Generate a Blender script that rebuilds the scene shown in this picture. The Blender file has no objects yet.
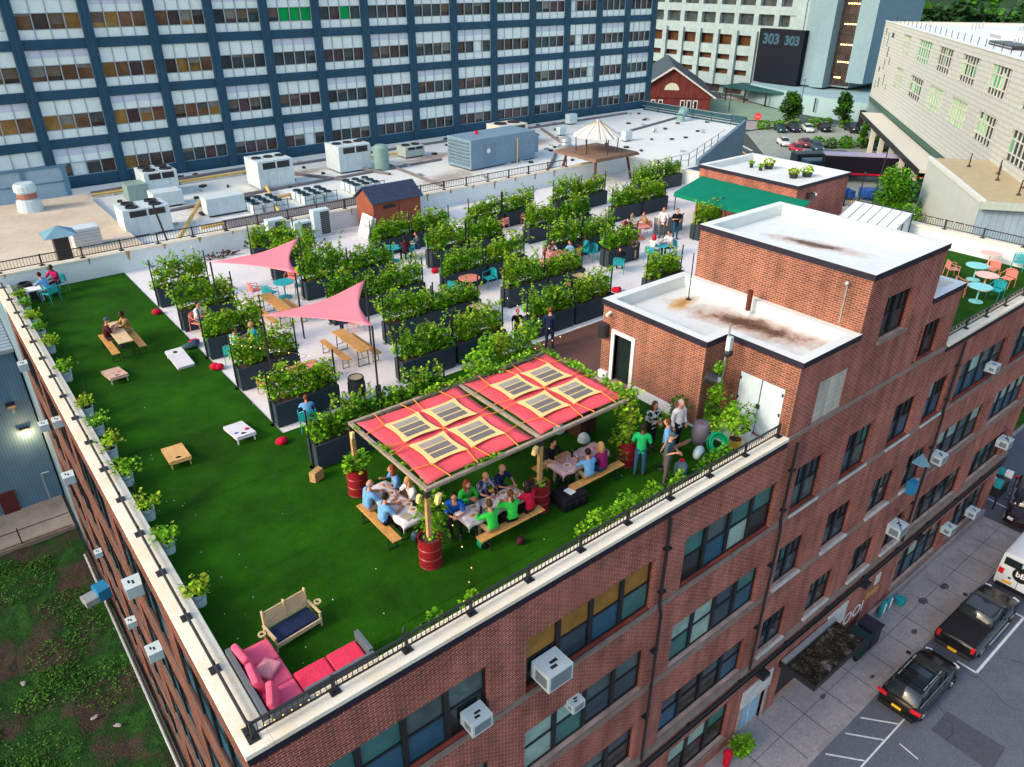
import bpy, bmesh, math, random
from mathutils import Vector, Matrix, Euler
PI=math.pi; rad=math.radians
random.seed(7)
SC=bpy.context.scene; COL=SC.collection
G=-14.7
# ---------------------------------------------------------------- materials
MATS={}
def mat(name,rgb,rough=.8,var=.12,scale=2.0,metal=0.0,bump=0.0,spec=.5,island=0.0,emit=None,detail=6.0,alpha=1.0,trans=0.0):
    if name in MATS: return MATS[name]
    m=bpy.data.materials.new(name); m.use_nodes=True; nt=m.node_tree; N=nt.nodes; L=nt.links
    b=N['Principled BSDF']; b.inputs['Roughness'].default_value=rough; b.inputs['Metallic'].default_value=metal
    b.inputs['Specular IOR Level'].default_value=spec if rough<.5 else .15
    b.inputs['Base Color'].default_value=(*rgb,1)
    if var>0 or bump>0:
        tc=N.new('ShaderNodeTexCoord'); nz=N.new('ShaderNodeTexNoise'); nz.inputs['Scale'].default_value=scale; nz.inputs['Detail'].default_value=detail
        nz.inputs['Roughness'].default_value=.65
        L.new(tc.outputs['Object'],nz.inputs['Vector'])
        mr=N.new('ShaderNodeMapRange'); mr.inputs['From Min'].default_value=.3; mr.inputs['From Max'].default_value=.7
        mr.inputs['To Min'].default_value=1-var; mr.inputs['To Max'].default_value=1+var; L.new(nz.outputs['Fac'],mr.inputs['Value'])
        vm=N.new('ShaderNodeVectorMath'); vm.operation='SCALE'; vm.inputs[0].default_value=rgb; L.new(mr.outputs[0],vm.inputs['Scale'])
        src=vm.outputs[0]
        if island>0:
            ge=N.new('ShaderNodeNewGeometry'); m2=N.new('ShaderNodeMapRange'); m2.inputs['To Min'].default_value=1-island; m2.inputs['To Max'].default_value=1+island
            L.new(ge.outputs['Random Per Island'],m2.inputs['Value']); v2=N.new('ShaderNodeVectorMath'); v2.operation='SCALE'
            L.new(src,v2.inputs[0]); L.new(m2.outputs[0],v2.inputs['Scale']); src=v2.outputs[0]
        L.new(src,b.inputs['Base Color'])
        if bump>0:
            bp=N.new('ShaderNodeBump'); bp.inputs['Strength'].default_value=bump; bp.inputs['Distance'].default_value=.05
            n2=N.new('ShaderNodeTexNoise'); n2.inputs['Scale'].default_value=scale*6; L.new(tc.outputs['Object'],n2.inputs['Vector'])
            L.new(n2.outputs['Fac'],bp.inputs['Height']); L.new(bp.outputs[0],b.inputs['Normal'])
    if emit:
        b.inputs['Emission Color'].default_value=(*emit[0],1); b.inputs['Emission Strength'].default_value=emit[1]
    if alpha<1: b.inputs['Alpha'].default_value=alpha
    if trans>0:
        tr=N.new('ShaderNodeBsdfTranslucent'); ms=N.new('ShaderNodeMixShader'); ms.inputs[0].default_value=trans
        if b.inputs['Base Color'].is_linked: L.new(b.inputs['Base Color'].links[0].from_socket,tr.inputs[0])
        L.new(b.outputs[0],ms.inputs[1]); L.new(tr.outputs[0],ms.inputs[2]); L.new(ms.outputs[0],N['Material Output'].inputs[0])
    MATS[name]=m; return m
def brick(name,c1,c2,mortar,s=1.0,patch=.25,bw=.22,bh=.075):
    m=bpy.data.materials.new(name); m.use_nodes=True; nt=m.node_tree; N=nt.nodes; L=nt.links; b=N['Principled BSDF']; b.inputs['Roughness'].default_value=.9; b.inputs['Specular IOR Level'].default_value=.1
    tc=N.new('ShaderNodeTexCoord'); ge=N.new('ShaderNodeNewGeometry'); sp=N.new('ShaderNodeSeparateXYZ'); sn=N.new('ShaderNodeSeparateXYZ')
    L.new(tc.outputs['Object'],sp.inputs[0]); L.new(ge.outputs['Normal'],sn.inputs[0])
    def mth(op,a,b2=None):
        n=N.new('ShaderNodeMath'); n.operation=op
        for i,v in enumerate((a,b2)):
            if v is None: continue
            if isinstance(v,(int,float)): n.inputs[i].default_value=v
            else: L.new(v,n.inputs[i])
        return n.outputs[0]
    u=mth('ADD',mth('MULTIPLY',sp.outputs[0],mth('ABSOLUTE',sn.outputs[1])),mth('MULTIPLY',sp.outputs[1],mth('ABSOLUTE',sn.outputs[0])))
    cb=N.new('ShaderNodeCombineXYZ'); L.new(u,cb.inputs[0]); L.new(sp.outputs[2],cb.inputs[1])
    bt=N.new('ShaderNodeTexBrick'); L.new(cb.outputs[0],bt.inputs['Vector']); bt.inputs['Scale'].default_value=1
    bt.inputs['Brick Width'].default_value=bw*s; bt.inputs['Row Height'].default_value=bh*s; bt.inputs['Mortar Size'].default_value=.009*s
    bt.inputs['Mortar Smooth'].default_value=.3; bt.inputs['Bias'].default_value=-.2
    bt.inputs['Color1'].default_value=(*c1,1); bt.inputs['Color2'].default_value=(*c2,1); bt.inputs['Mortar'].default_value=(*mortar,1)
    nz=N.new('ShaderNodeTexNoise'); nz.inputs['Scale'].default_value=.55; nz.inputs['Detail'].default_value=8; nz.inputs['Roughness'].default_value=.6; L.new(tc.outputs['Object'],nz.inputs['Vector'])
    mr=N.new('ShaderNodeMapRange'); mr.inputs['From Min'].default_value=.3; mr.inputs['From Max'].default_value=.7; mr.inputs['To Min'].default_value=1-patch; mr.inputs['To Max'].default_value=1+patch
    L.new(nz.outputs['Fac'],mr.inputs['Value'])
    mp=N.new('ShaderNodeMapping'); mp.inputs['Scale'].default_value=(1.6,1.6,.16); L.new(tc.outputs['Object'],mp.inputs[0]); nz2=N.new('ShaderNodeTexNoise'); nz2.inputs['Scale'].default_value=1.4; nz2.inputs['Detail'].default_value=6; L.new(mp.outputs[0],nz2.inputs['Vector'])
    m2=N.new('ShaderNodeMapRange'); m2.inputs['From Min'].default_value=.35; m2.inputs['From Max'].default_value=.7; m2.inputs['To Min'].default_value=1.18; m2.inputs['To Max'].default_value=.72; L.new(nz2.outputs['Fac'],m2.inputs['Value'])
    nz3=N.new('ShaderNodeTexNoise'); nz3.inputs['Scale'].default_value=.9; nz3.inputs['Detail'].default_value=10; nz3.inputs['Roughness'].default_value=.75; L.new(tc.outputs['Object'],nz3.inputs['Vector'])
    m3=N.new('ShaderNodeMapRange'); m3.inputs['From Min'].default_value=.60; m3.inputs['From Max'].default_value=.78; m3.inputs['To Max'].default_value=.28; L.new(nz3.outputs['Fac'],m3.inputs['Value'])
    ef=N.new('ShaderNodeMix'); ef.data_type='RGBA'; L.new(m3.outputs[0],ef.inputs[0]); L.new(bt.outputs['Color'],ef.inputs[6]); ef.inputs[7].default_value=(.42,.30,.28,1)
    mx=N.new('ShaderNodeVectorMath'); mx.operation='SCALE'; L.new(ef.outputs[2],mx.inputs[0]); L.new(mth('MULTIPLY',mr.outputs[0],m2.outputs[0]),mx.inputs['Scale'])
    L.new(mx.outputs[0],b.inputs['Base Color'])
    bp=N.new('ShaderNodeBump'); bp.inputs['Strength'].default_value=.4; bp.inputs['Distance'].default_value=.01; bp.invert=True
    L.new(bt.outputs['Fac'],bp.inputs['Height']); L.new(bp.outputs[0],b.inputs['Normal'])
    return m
def striped(name,rgb,dark,period,axis='X',duty=.12,rough=.6,metal=0):
    m=bpy.data.materials.new(name); m.use_nodes=True; nt=m.node_tree; N=nt.nodes; L=nt.links; b=N['Principled BSDF']; b.inputs['Roughness'].default_value=rough; b.inputs['Metallic'].default_value=metal
    tc=N.new('ShaderNodeTexCoord'); sp=N.new('ShaderNodeSeparateXYZ'); L.new(tc.outputs['Object'],sp.inputs[0])
    a=sp.outputs['XYZ'.index(axis)]
    d=N.new('ShaderNodeMath'); d.operation='DIVIDE'; L.new(a,d.inputs[0]); d.inputs[1].default_value=period
    f=N.new('ShaderNodeMath'); f.operation='FRACT'; L.new(d.outputs[0],f.inputs[0])
    g=N.new('ShaderNodeMath'); g.operation='LESS_THAN'; L.new(f.outputs[0],g.inputs[0]); g.inputs[1].default_value=duty
    nz=N.new('ShaderNodeTexNoise'); nz.inputs['Scale'].default_value=1.3; nz.inputs['Detail'].default_value=7; L.new(tc.outputs['Object'],nz.inputs['Vector'])
    mr=N.new('ShaderNodeMapRange'); mr.inputs['To Min'].default_value=.78; mr.inputs['To Max'].default_value=1.22; L.new(nz.outputs['Fac'],mr.inputs['Value'])
    mx=N.new('ShaderNodeMix'); mx.data_type='RGBA'; L.new(g.outputs[0],mx.inputs[0]); mx.inputs[6].default_value=(*rgb,1); mx.inputs[7].default_value=(*dark,1)
    v=N.new('ShaderNodeVectorMath'); v.operation='SCALE'; L.new(mx.outputs[2],v.inputs[0]); L.new(mr.outputs[0],v.inputs['Scale']); L.new(v.outputs[0],b.inputs['Base Color'])
    return m
def patchy(name,a,bcol,scale=.8,rough=.9,lo=.45,hi=.6,fine=30,bump=.0,c=None,amp=.10):
    m=bpy.data.materials.new(name); m.use_nodes=True; nt=m.node_tree; N=nt.nodes; L=nt.links; b=N['Principled BSDF']; b.inputs['Roughness'].default_value=rough; b.inputs['Specular IOR Level'].default_value=.12
    tc=N.new('ShaderNodeTexCoord'); nz=N.new('ShaderNodeTexNoise'); nz.inputs['Scale'].default_value=scale; nz.inputs['Detail'].default_value=9; nz.inputs['Roughness'].default_value=.7
    L.new(tc.outputs['Object'],nz.inputs['Vector']); cr=N.new('ShaderNodeValToRGB'); L.new(nz.outputs['Fac'],cr.inputs[0])
    cr.color_ramp.elements[0].position=lo; cr.color_ramp.elements[0].color=(*a,1); cr.color_ramp.elements[1].position=hi; cr.color_ramp.elements[1].color=(*bcol,1)
    if c:
        e=cr.color_ramp.elements.new(min(.95,hi+.12)); e.color=(*c,1)
    n2=N.new('ShaderNodeTexNoise'); n2.inputs['Scale'].default_value=fine; n2.inputs['Detail'].default_value=3; L.new(tc.outputs['Object'],n2.inputs['Vector'])
    mr=N.new('ShaderNodeMapRange'); mr.inputs['From Min'].default_value=.3; mr.inputs['From Max'].default_value=.7; mr.inputs['To Min'].default_value=1-amp; mr.inputs['To Max'].default_value=1+amp; L.new(n2.outputs['Fac'],mr.inputs['Value'])
    v=N.new('ShaderNodeVectorMath'); v.operation='SCALE'; L.new(cr.outputs[0],v.inputs[0]); L.new(mr.outputs[0],v.inputs['Scale']); L.new(v.outputs[0],b.inputs['Base Color'])
    if bump:
        bp=N.new('ShaderNodeBump'); bp.inputs['Strength'].default_value=bump; bp.inputs['Distance'].default_value=.04; L.new(n2.outputs['Fac'],bp.inputs['Height']); L.new(bp.outputs[0],b.inputs['Normal'])
    return m
BR_S=brick('brick_red',(.31,.066,.045),(.16,.036,.030),(.46,.31,.26))
BR_W=brick('brick_orange',(.235,.072,.045),(.12,.040,.032),(.36,.26,.20))
BR_L=brick('brick_shaded',(.15,.048,.034),(.085,.028,.023),(.20,.14,.12))  # left facade brick: shade painted in as a darker colour, offsets the sun
BR_H=brick('brick_house',(.13,.022,.022),(.085,.016,.018),(.14,.06,.055),s=2,patch=.15)
BLOCK=brick('pale_block',(.50,.46,.40),(.44,.41,.36),(.36,.33,.28),patch=.08,bw=.42,bh=.2)
COPE=patchy('coping_paint',(.74,.64,.46),(.80,.74,.62),1.1,.6,.35,.55)
WPAINT=patchy('white_wall_paint',(.60,.67,.69),(.69,.75,.76),.5,.7,.3,.6,fine=6,amp=.04)
MEMB=patchy('white_roof_membrane',(.60,.64,.63),(.68,.71,.69),.25,.6,.3,.6,fine=3,amp=.03)
PENTR=patchy('penthouse_roof',(.44,.36,.31),(.60,.66,.67),.30,.6,.30,.46,fine=3,amp=.04)
TAN=patchy('tan_gravel_roof',(.50,.41,.31),(.60,.52,.42),.5,.9,.35,.6,fine=12)
BAND=mat('dark_flashing',(.022,.020,.035),.5,.15)
TURF=patchy('artificial_turf',(.010,.056,.001),(.019,.100,.001),.7,1,.3,.7,fine=45,bump=.8,amp=.4)
CONC=patchy('terrace_concrete',(.60,.58,.60),(.70,.68,.69),.5,.85,.35,.6,fine=8,amp=.05)
DECK=striped('wood_deck',(.13,.055,.04),(.04,.018,.014),.14,'Y',.1,.7)
ASPH=patchy('asphalt',(.10,.11,.145),(.13,.14,.175),.5,.9,.3,.7,fine=28,bump=.2,amp=.3)
ASPH2=patchy('far_asphalt',(.06,.10,.12),(.09,.14,.16),.15,.9,.3,.7,fine=3)
SIDE=patchy('sidewalk_concrete',(.26,.235,.25),(.38,.35,.35),.55,.9,.35,.65,fine=16,amp=.18)
KERB=patchy('kerb_stone',(.26,.24,.25),(.34,.32,.33),1.2,.8)
LINE=mat('road_paint',(.62,.64,.68),.8,.2,6)
YLINE=mat('yellow_paint',(.55,.32,.08),.8,.2,6)
WEED=patchy('weedy_ground',(.050,.034,.028),(.012,.045,.010),.35,1,.42,.52,fine=14,bump=1.0,c=(.022,.085,.014),amp=.45)
METAL_D=mat('dark_metal',(.018,.018,.022),.45,.1)
METAL_L=mat('galvanised_metal',(.42,.46,.48),.4,.15,3,metal=.5)
ACW=mat('ac_casing',(.52,.62,.66),.5,.08,3)
ACG=striped('ac_grille',(.30,.36,.42),(.05,.06,.08),.035,'Z',.5)
CREAM=mat('cream_casing',(.62,.60,.52),.6,.08)
FRAME=mat('window_frame',(.012,.012,.015),.45,.1)
def glass(n,c,r=.12): return mat(n,c,r,.35,1.3,spec=.6)
GL=[glass('glass_dark',(.012,.02,.022)),glass('glass_teal',(.035,.15,.145),.3),glass('glass_blue',(.012,.085,.15),.3),glass('glass_grey',(.06,.10,.105)),glass('glass_ochre',(.30,.15,.035),.6),glass('glass_pale',(.28,.42,.38),.4),glass('glass_slate',(.02,.05,.075))]
SILL=mat('sill_stone',(.24,.185,.16),.8,.2,3)
SILLW=mat('sill_pale',(.55,.53,.52),.8,.2,3)
WOOD_O=mat('bench_wood',(.52,.27,.085),.5,.25,5)
WOOD_P=mat('pale_wood',(.58,.42,.24),.6,.15,4)
WOOD_G=mat('weathered_wood',(.30,.24,.19),.8,.3,6)
POST=mat('post_wood',(.42,.25,.11),.7,.25,6)
TROUGH=mat('trough_slate',(.030,.048,.062),.55,.15,2)
SOIL=mat('soil',(.085,.055,.045),1,.4,9,bump=.6)
LEAF=mat('leaf_bright',(.22,.47,.018),.55,.25,1.5,trans=.38,island=.55)
LEAF2=mat('leaf_mid',(.135,.37,.018),.6,.25,1.5,trans=.38,island=.5)
LEAF3=mat('leaf_dark',(.065,.22,.014),.6,.3,1.5,trans=.38,island=.5)
LEAFY=mat('leaf_yellow',(.36,.48,.03),.55,.25,1.5,trans=.38,island=.5)
LEAFT=mat('tree_leaf',(.022,.065,.018),.7,.3,.4,island=.5)
STEM=mat('stem',(.06,.04,.025),.9,.2)
PINK=mat('pink_sail',(.93,.24,.29),.7,.05,1)
REDC=mat('red_canopy',(.84,.11,.14),.8,.14,1.6,bump=.25,trans=.15)
CORD=mat('orange_cord',(.75,.28,.04),.6,.1)
CRM=mat('cream_fabric',(.78,.58,.24),.8,.06)
GREYP=mat('grey_mesh_panel',(.34,.30,.26),.7,.1,3); GREYP2=mat('slate_mesh_panel',(.17,.15,.15),.7,.1,3)
DRUM=mat('red_drum',(.22,.008,.016),.4,.15,3)
CHP=mat('pink_metal',(.72,.24,.19),.45,.06); CHT=mat('teal_metal',(.01,.34,.38),.45,.06)
CLOTH=mat('tablecloth_white',(.62,.58,.64),.85,.12,9); CLOTHP=mat('tablecloth_pink',(.60,.40,.42),.85,.22,12)
SKIN=mat('skin_light',(.52,.25,.17),.55,.05); SKIND=mat('skin_dark',(.09,.04,.025),.55,.05)
def fab(n,c): return mat('cloth_'+n,c,.85,.22,7,bump=.5)
F=dict(blue=fab('blue',(.012,.10,.50)),sky=fab('sky',(.14,.34,.62)),green=fab('green',(.03,.50,.06)),emer=fab('emerald',(.01,.36,.12)),black=fab('black',(.010,.010,.014)),navy=fab('navy',(.015,.025,.07)),
 white=fab('white',(.66,.64,.66)),red=fab('red',(.55,.01,.04)),purple=fab('purple',(.25,.012,.10)),grey=fab('grey',(.09,.075,.075)),slate=fab('slate',(.05,.09,.11)),tan=fab('tan',(.36,.20,.08)),jean=fab('jeans',(.02,.07,.15)),
 khaki=fab('khaki',(.33,.24,.14)),maroon=fab('maroon',(.06,.012,.02)),teal=fab('teal',(.02,.30,.34)),pinkc=fab('pink',(.60,.22,.26)),yel=fab('yellow',(.6,.40,.06)),mag=fab('magenta',(.40,.01,.12)))
def floral(n,a,b2):
    return patchy('floral_'+n,a,b2,9,.85,.50,.54,fine=20)
F['floral']=floral('teal',(.03,.28,.30),(.6,.6,.2)); F['bfloral']=floral('black',(.01,.01,.014),(.55,.6,.55)); F['pfloral']=floral('blue',(.02,.05,.14),(.55,.45,.5))
HAIRS=dict(brown=mat('hair_brown',(.09,.035,.015),.6,.2,8),dark=mat('hair_dark',(.015,.010,.010),.6,.2,8),blond=mat('hair_blond',(.42,.24,.09),.6,.2,8),grey=mat('hair_grey',(.30,.27,.25),.6,.2,8),auburn=mat('hair_auburn',(.20,.05,.02),.6,.2,8),red=mat('hair_red',(.40,.01,.03),.6,.2,8))
# ---------------------------------------------------------------- mesh builder
class MB:
    def __init__(s): s.v=[]; s.f=[]; s.m=[]; s.mats=[]
    def mi(s,m):
        if m not in s.mats: s.mats.append(m)
        return s.mats.index(m)
    def add(s,vs,fs,m):
        k=len(s.v); s.v+= [tuple(v) for v in vs]; i=s.mi(m)
        for f in fs: s.f.append(tuple(k+a for a in f)); s.m.append(i)
        return s
    def box(s,x0,y0,z0,x1,y1,z1,m,M=None):
        if x0>x1:x0,x1=x1,x0
        if y0>y1:y0,y1=y1,y0
        if z0>z1:z0,z1=z1,z0
        vs=[(x0,y0,z0),(x1,y0,z0),(x1,y1,z0),(x0,y1,z0),(x0,y0,z1),(x1,y0,z1),(x1,y1,z1),(x0,y1,z1)]
        if M: vs=[M@Vector(v) for v in vs]
        return s.add(vs,[(0,3,2,1),(4,5,6,7),(0,1,5,4),(1,2,6,5),(2,3,7,6),(3,0,4,7)],m)
    def cb(s,c,sz,m,rz=0,rx=0,ry=0):
        M=Matrix.Translation(c)@Euler((rx,ry,rz)).to_matrix().to_4x4()
        return s.box(-sz[0]/2,-sz[1]/2,-sz[2]/2,sz[0]/2,sz[1]/2,sz[2]/2,m,M)
    def cyl(s,p0,p1,r0,m,r1=None,n=10,caps=True):
        p0=Vector(p0);p1=Vector(p1); r1=r0 if r1 is None else r1; d=(p1-p0)
        if d.length<1e-6: return s
        d.normalize(); a=d.orthogonal().normalized(); b=d.cross(a)
        vs=[p0+(a*math.cos(t)+b*math.sin(t))*r0 for t in [2*PI*i/n for i in range(n)]]+[p1+(a*math.cos(t)+b*math.sin(t))*r1 for t in [2*PI*i/n for i in range(n)]]
        fs=[(i,(i+1)%n,n+(i+1)%n,n+i) for i in range(n)]
        if caps: fs+=[tuple(range(n-1,-1,-1)),tuple(range(n,2*n))]
        return s.add(vs,fs,m)
    def tube(s,pts,r,m,n=6):
        for a,b in zip(pts[:-1],pts[1:]): s.cyl(a,b,r,m,n=n)
        return s
    def lathe(s,c,prof,m,n=16,cap=True):
        vs=[];fs=[]
        for r,z in prof:
            for i in range(n): t=2*PI*i/n; vs.append((c[0]+r*math.cos(t),c[1]+r*math.sin(t),c[2]+z))
        for k in range(len(prof)-1):
            for i in range(n): j=(i+1)%n; fs.append((k*n+i,k*n+j,(k+1)*n+j,(k+1)*n+i))
        if cap: fs+=[tuple(range(n-1,-1,-1)),tuple(range((len(prof)-1)*n,len(prof)*n))]
        return s.add(vs,fs,m)
    def prism(s,poly,z0,z1,m,M=None):
        n=len(poly); vs=[(x,y,z0) for x,y in poly]+[(x,y,z1) for x,y in poly]
        if M: vs=[M@Vector(v) for v in vs]
        return s.add(vs,[tuple(range(n-1,-1,-1)),tuple(range(n,2*n))]+[(i,(i+1)%n,n+(i+1)%n,n+i) for i in range(n)],m)
    def ell(s,c,r,m,n=10,k=6,M=None):
        vs=[];fs=[]
        for j in range(k+1):
            ph=PI*j/k
            for i in range(n):
                t=2*PI*i/n; v=Vector((r[0]*math.sin(ph)*math.cos(t),r[1]*math.sin(ph)*math.sin(t),r[2]*math.cos(ph)))
                if M: v=M@v
                vs.append(Vector(c)+v)
        for j in range(k):
            for i in range(n): i2=(i+1)%n; fs.append((j*n+i,(j+1)*n+i,(j+1)*n+i2,j*n+i2))
        return s.add(vs,fs,m)
    def build(s,name,parent=None,loc=None,rz=0,smooth=False,bevel=0):
        me=bpy.data.meshes.new(name); me.from_pydata(s.v,[],s.f)
        for m in s.mats: me.materials.append(m)
        me.polygons.foreach_set('material_index',s.m)
        if smooth: me.polygons.foreach_set('use_smooth',[True]*len(s.f))
        bm=bmesh.new(); bm.from_mesh(me)
        if smooth: bmesh.ops.remove_doubles(bm,verts=bm.verts,dist=1e-5)
        bmesh.ops.recalc_face_normals(bm,faces=bm.faces); bm.to_mesh(me); bm.free()
        me.update()
        o=bpy.data.objects.new(name,me); COL.objects.link(o)
        if parent: o.parent=parent
        if loc: o.location=loc
        if rz: o.rotation_euler=(0,0,rz)
        if bevel:
            bv=o.modifiers.new('Bevel','BEVEL'); bv.width=bevel; bv.segments=2; bv.limit_method='ANGLE'
        return o
def tag(o,label=None,cat=None,group=None,kind=None):
    if label: o['label']=label
    if cat: o['category']=cat
    if group: o['group']=group
    if kind: o['kind']=kind
    return o
def empty(name,loc=(0,0,0),rz=0,label=None,cat=None,group=None):
    o=bpy.data.objects.new(name,None); COL.objects.link(o); o.location=loc; o.rotation_euler=(0,0,rz); o.empty_display_size=.1
    return tag(o,label,cat,group)
def struct(name,mb,**k):
    o=mb.build(name,**k); o['kind']='structure'; return o
def dup(root,loc,rz=0,label=None,group=None,mats=None):
    r=root.copy(); COL.objects.link(r); r.location=loc; r.rotation_euler=(0,0,rz)
    if label: r['label']=label
    if group: r['group']=group
    def rec(a,b):
        for ch in list(a.children):
            c=ch.copy(); COL.objects.link(c); c.parent=b
            if mats and c.type=='MESH':
                remat(c,mats)
            rec(ch,c)
    rec(root,r)
    if mats and r.type=='MESH': remat(r,mats)
    return r
_rm={}
def remat(o,mats):
    me=o.data
    if any(m in mats for m in me.materials):
        key=(me.name,tuple((a.name,b.name) for a,b in mats.items()))
        if key not in _rm:
            n=me.copy()
            for i,m in enumerate(n.materials):
                if m in mats: n.materials[i]=mats[m]
            _rm[key]=n
        o.data=_rm[key]
ORD=['first','second','third','fourth','fifth','sixth','seventh','eighth','ninth','tenth','eleventh','twelfth','thirteenth','fourteenth','fifteenth','sixteenth','seventeenth','eighteenth']
# foliage: leaf quads around clumps
def leafmesh(rng,clumps,n,ls,mats,droop=.3):
    mb=MB(); tot=sum(c[3]*c[4]*c[5] for c in clumps)
    for c in clumps:
        k=max(3,int(n*c[3]*c[4]*c[5]/tot)); m=rng.choice(mats)
        for _ in range(k):
            while True:
                d=Vector((rng.uniform(-1,1),rng.uniform(-1,1),rng.uniform(-1,1)))
                if .05<d.length<1: break
            rr=d.length**.45; d=d.normalized()*rr
            p=Vector((c[0]+d.x*c[3],c[1]+d.y*c[4],c[2]+d.z*c[5]))
            leaf(mb,rng,p,ls*rng.uniform(.65,1.35),m if rng.random()<.75 else rng.choice(mats))
    return mb
def leaf(mb,rng,p,s,m):
    a=Vector((rng.uniform(-1,1),rng.uniform(-1,1),rng.uniform(-.6,.6))).normalized(); u=Vector((rng.uniform(-.8,.8),rng.uniform(-.8,.8),1)).normalized()
    b=u.cross(a).normalized(); h=a*s; w=b*s*.42
    mb.add([p,p+h*.5+w,p+h,p+h*.5-w],[(0,1,2,3)],m)
def tendril(mb,rng,p,d,L,ls,mats,stem=True):
    p=Vector(p); d=Vector(d).normalized(); st=p.copy(); k=int(L/.07)
    for i in range(k):
        q=p+d*.07; 
        if stem and i%2==0: mb.cyl(p,p+d*.14,.008,STEM,n=3,caps=False)
        p=q; d=(d+Vector((rng.uniform(-.18,.18),rng.uniform(-.18,.18),-.09+rng.uniform(-.08,.08)))).normalized()
        for _ in range(2): leaf(mb,rng,p+Vector((rng.uniform(-.05,.05),rng.uniform(-.05,.05),rng.uniform(-.04,.04))),ls,rng.choice(mats))
# wall with holes: plane 'y' (u=x) or 'x' (u=y); holes=(u0,v0,u1,v1); region fn(u,v)->bool
def holed(mb,axis,c,us,vs,holes,m,depth,region=None,mrev=None):
    U=sorted(set(us+[h[0] for h in holes]+[h[2] for h in holes])); V=sorted(set(vs+[h[1] for h in holes]+[h[3] for h in holes]))
    def pt(u,v,d=0): return (u,c+d,v) if axis=='y' else (c+d,u,v)
    for i in range(len(U)-1):
        for j in range(len(V)-1):
            u=(U[i]+U[i+1])/2; v=(V[j]+V[j+1])/2
            if region and not region(u,v): continue
            if any(h[0]<u<h[2] and h[1]<v<h[3] for h in holes): continue
            q=[pt(U[i],V[j]),pt(U[i+1],V[j]),pt(U[i+1],V[j+1]),pt(U[i],V[j+1])]
            mb.add(q,[(0,1,2,3)],m)
    for h in holes:
        a,b2,c2,d2=h
        for p,q in (((a,b2),(c2,b2)),((c2,b2),(c2,d2)),((c2,d2),(a,d2)),((a,d2),(a,b2))):
            mb.add([pt(*p),pt(*q),pt(*q,depth),pt(*p,depth)],[(0,1,2,3)],mrev or m)

def stained(name,base1,base2,stains,seed=0):
    # stains: (cx,cy,angle,half_length,half_width) soft dirt ellipses in metres
    m=patchy(name,base1,base2,.3,.65,.3,.55,fine=3,amp=.04); nt=m.node_tree; N=nt.nodes; L=nt.links; b=N['Principled BSDF']; src=b.inputs['Base Color'].links[0].from_socket
    tc=N.new('ShaderNodeTexCoord'); nz=N.new('ShaderNodeTexNoise'); nz.inputs['Scale'].default_value=1.6; nz.inputs['Detail'].default_value=9; nz.inputs['Roughness'].default_value=.7; L.new(tc.outputs['Object'],nz.inputs['Vector'])
    for cx,cy,an,hl,hw,c1,c2 in stains:
        s1=N.new('ShaderNodeVectorMath'); s1.operation='SUBTRACT'; L.new(tc.outputs['Object'],s1.inputs[0]); s1.inputs[1].default_value=(cx,cy,0)
        rt=N.new('ShaderNodeVectorRotate'); rt.rotation_type='Z_AXIS'; rt.inputs['Angle'].default_value=-an; L.new(s1.outputs[0],rt.inputs['Vector'])
        sc=N.new('ShaderNodeVectorMath'); sc.operation='MULTIPLY'; L.new(rt.outputs[0],sc.inputs[0]); sc.inputs[1].default_value=(1/hl,1/hw,0)
        ln=N.new('ShaderNodeVectorMath'); ln.operation='LENGTH'; L.new(sc.outputs[0],ln.inputs[0])
        ad=N.new('ShaderNodeMath'); ad.operation='MULTIPLY_ADD'; L.new(nz.outputs['Fac'],ad.inputs[0]); ad.inputs[1].default_value=1.5; L.new(ln.outputs['Value'],ad.inputs[2])
        cr=N.new('ShaderNodeMapRange'); cr.inputs['From Min'].default_value=1.75; cr.inputs['From Max'].default_value=1.15; L.new(ad.outputs[0],cr.inputs['Value'])
        c3=N.new('ShaderNodeMapRange'); c3.inputs['From Min'].default_value=1.30; c3.inputs['From Max'].default_value=.95; L.new(ad.outputs[0],c3.inputs['Value'])
        a=N.new('ShaderNodeMix'); a.data_type='RGBA'; L.new(cr.outputs[0],a.inputs[0]); L.new(src,a.inputs[6]); a.inputs[7].default_value=(*c1,1)
        d=N.new('ShaderNodeMix'); d.data_type='RGBA'; L.new(c3.outputs[0],d.inputs[0]); L.new(a.outputs[2],d.inputs[6]); d.inputs[7].default_value=(*c2,1); src=d.outputs[2]
    L.new(src,b.inputs['Base Color']); return m

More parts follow.
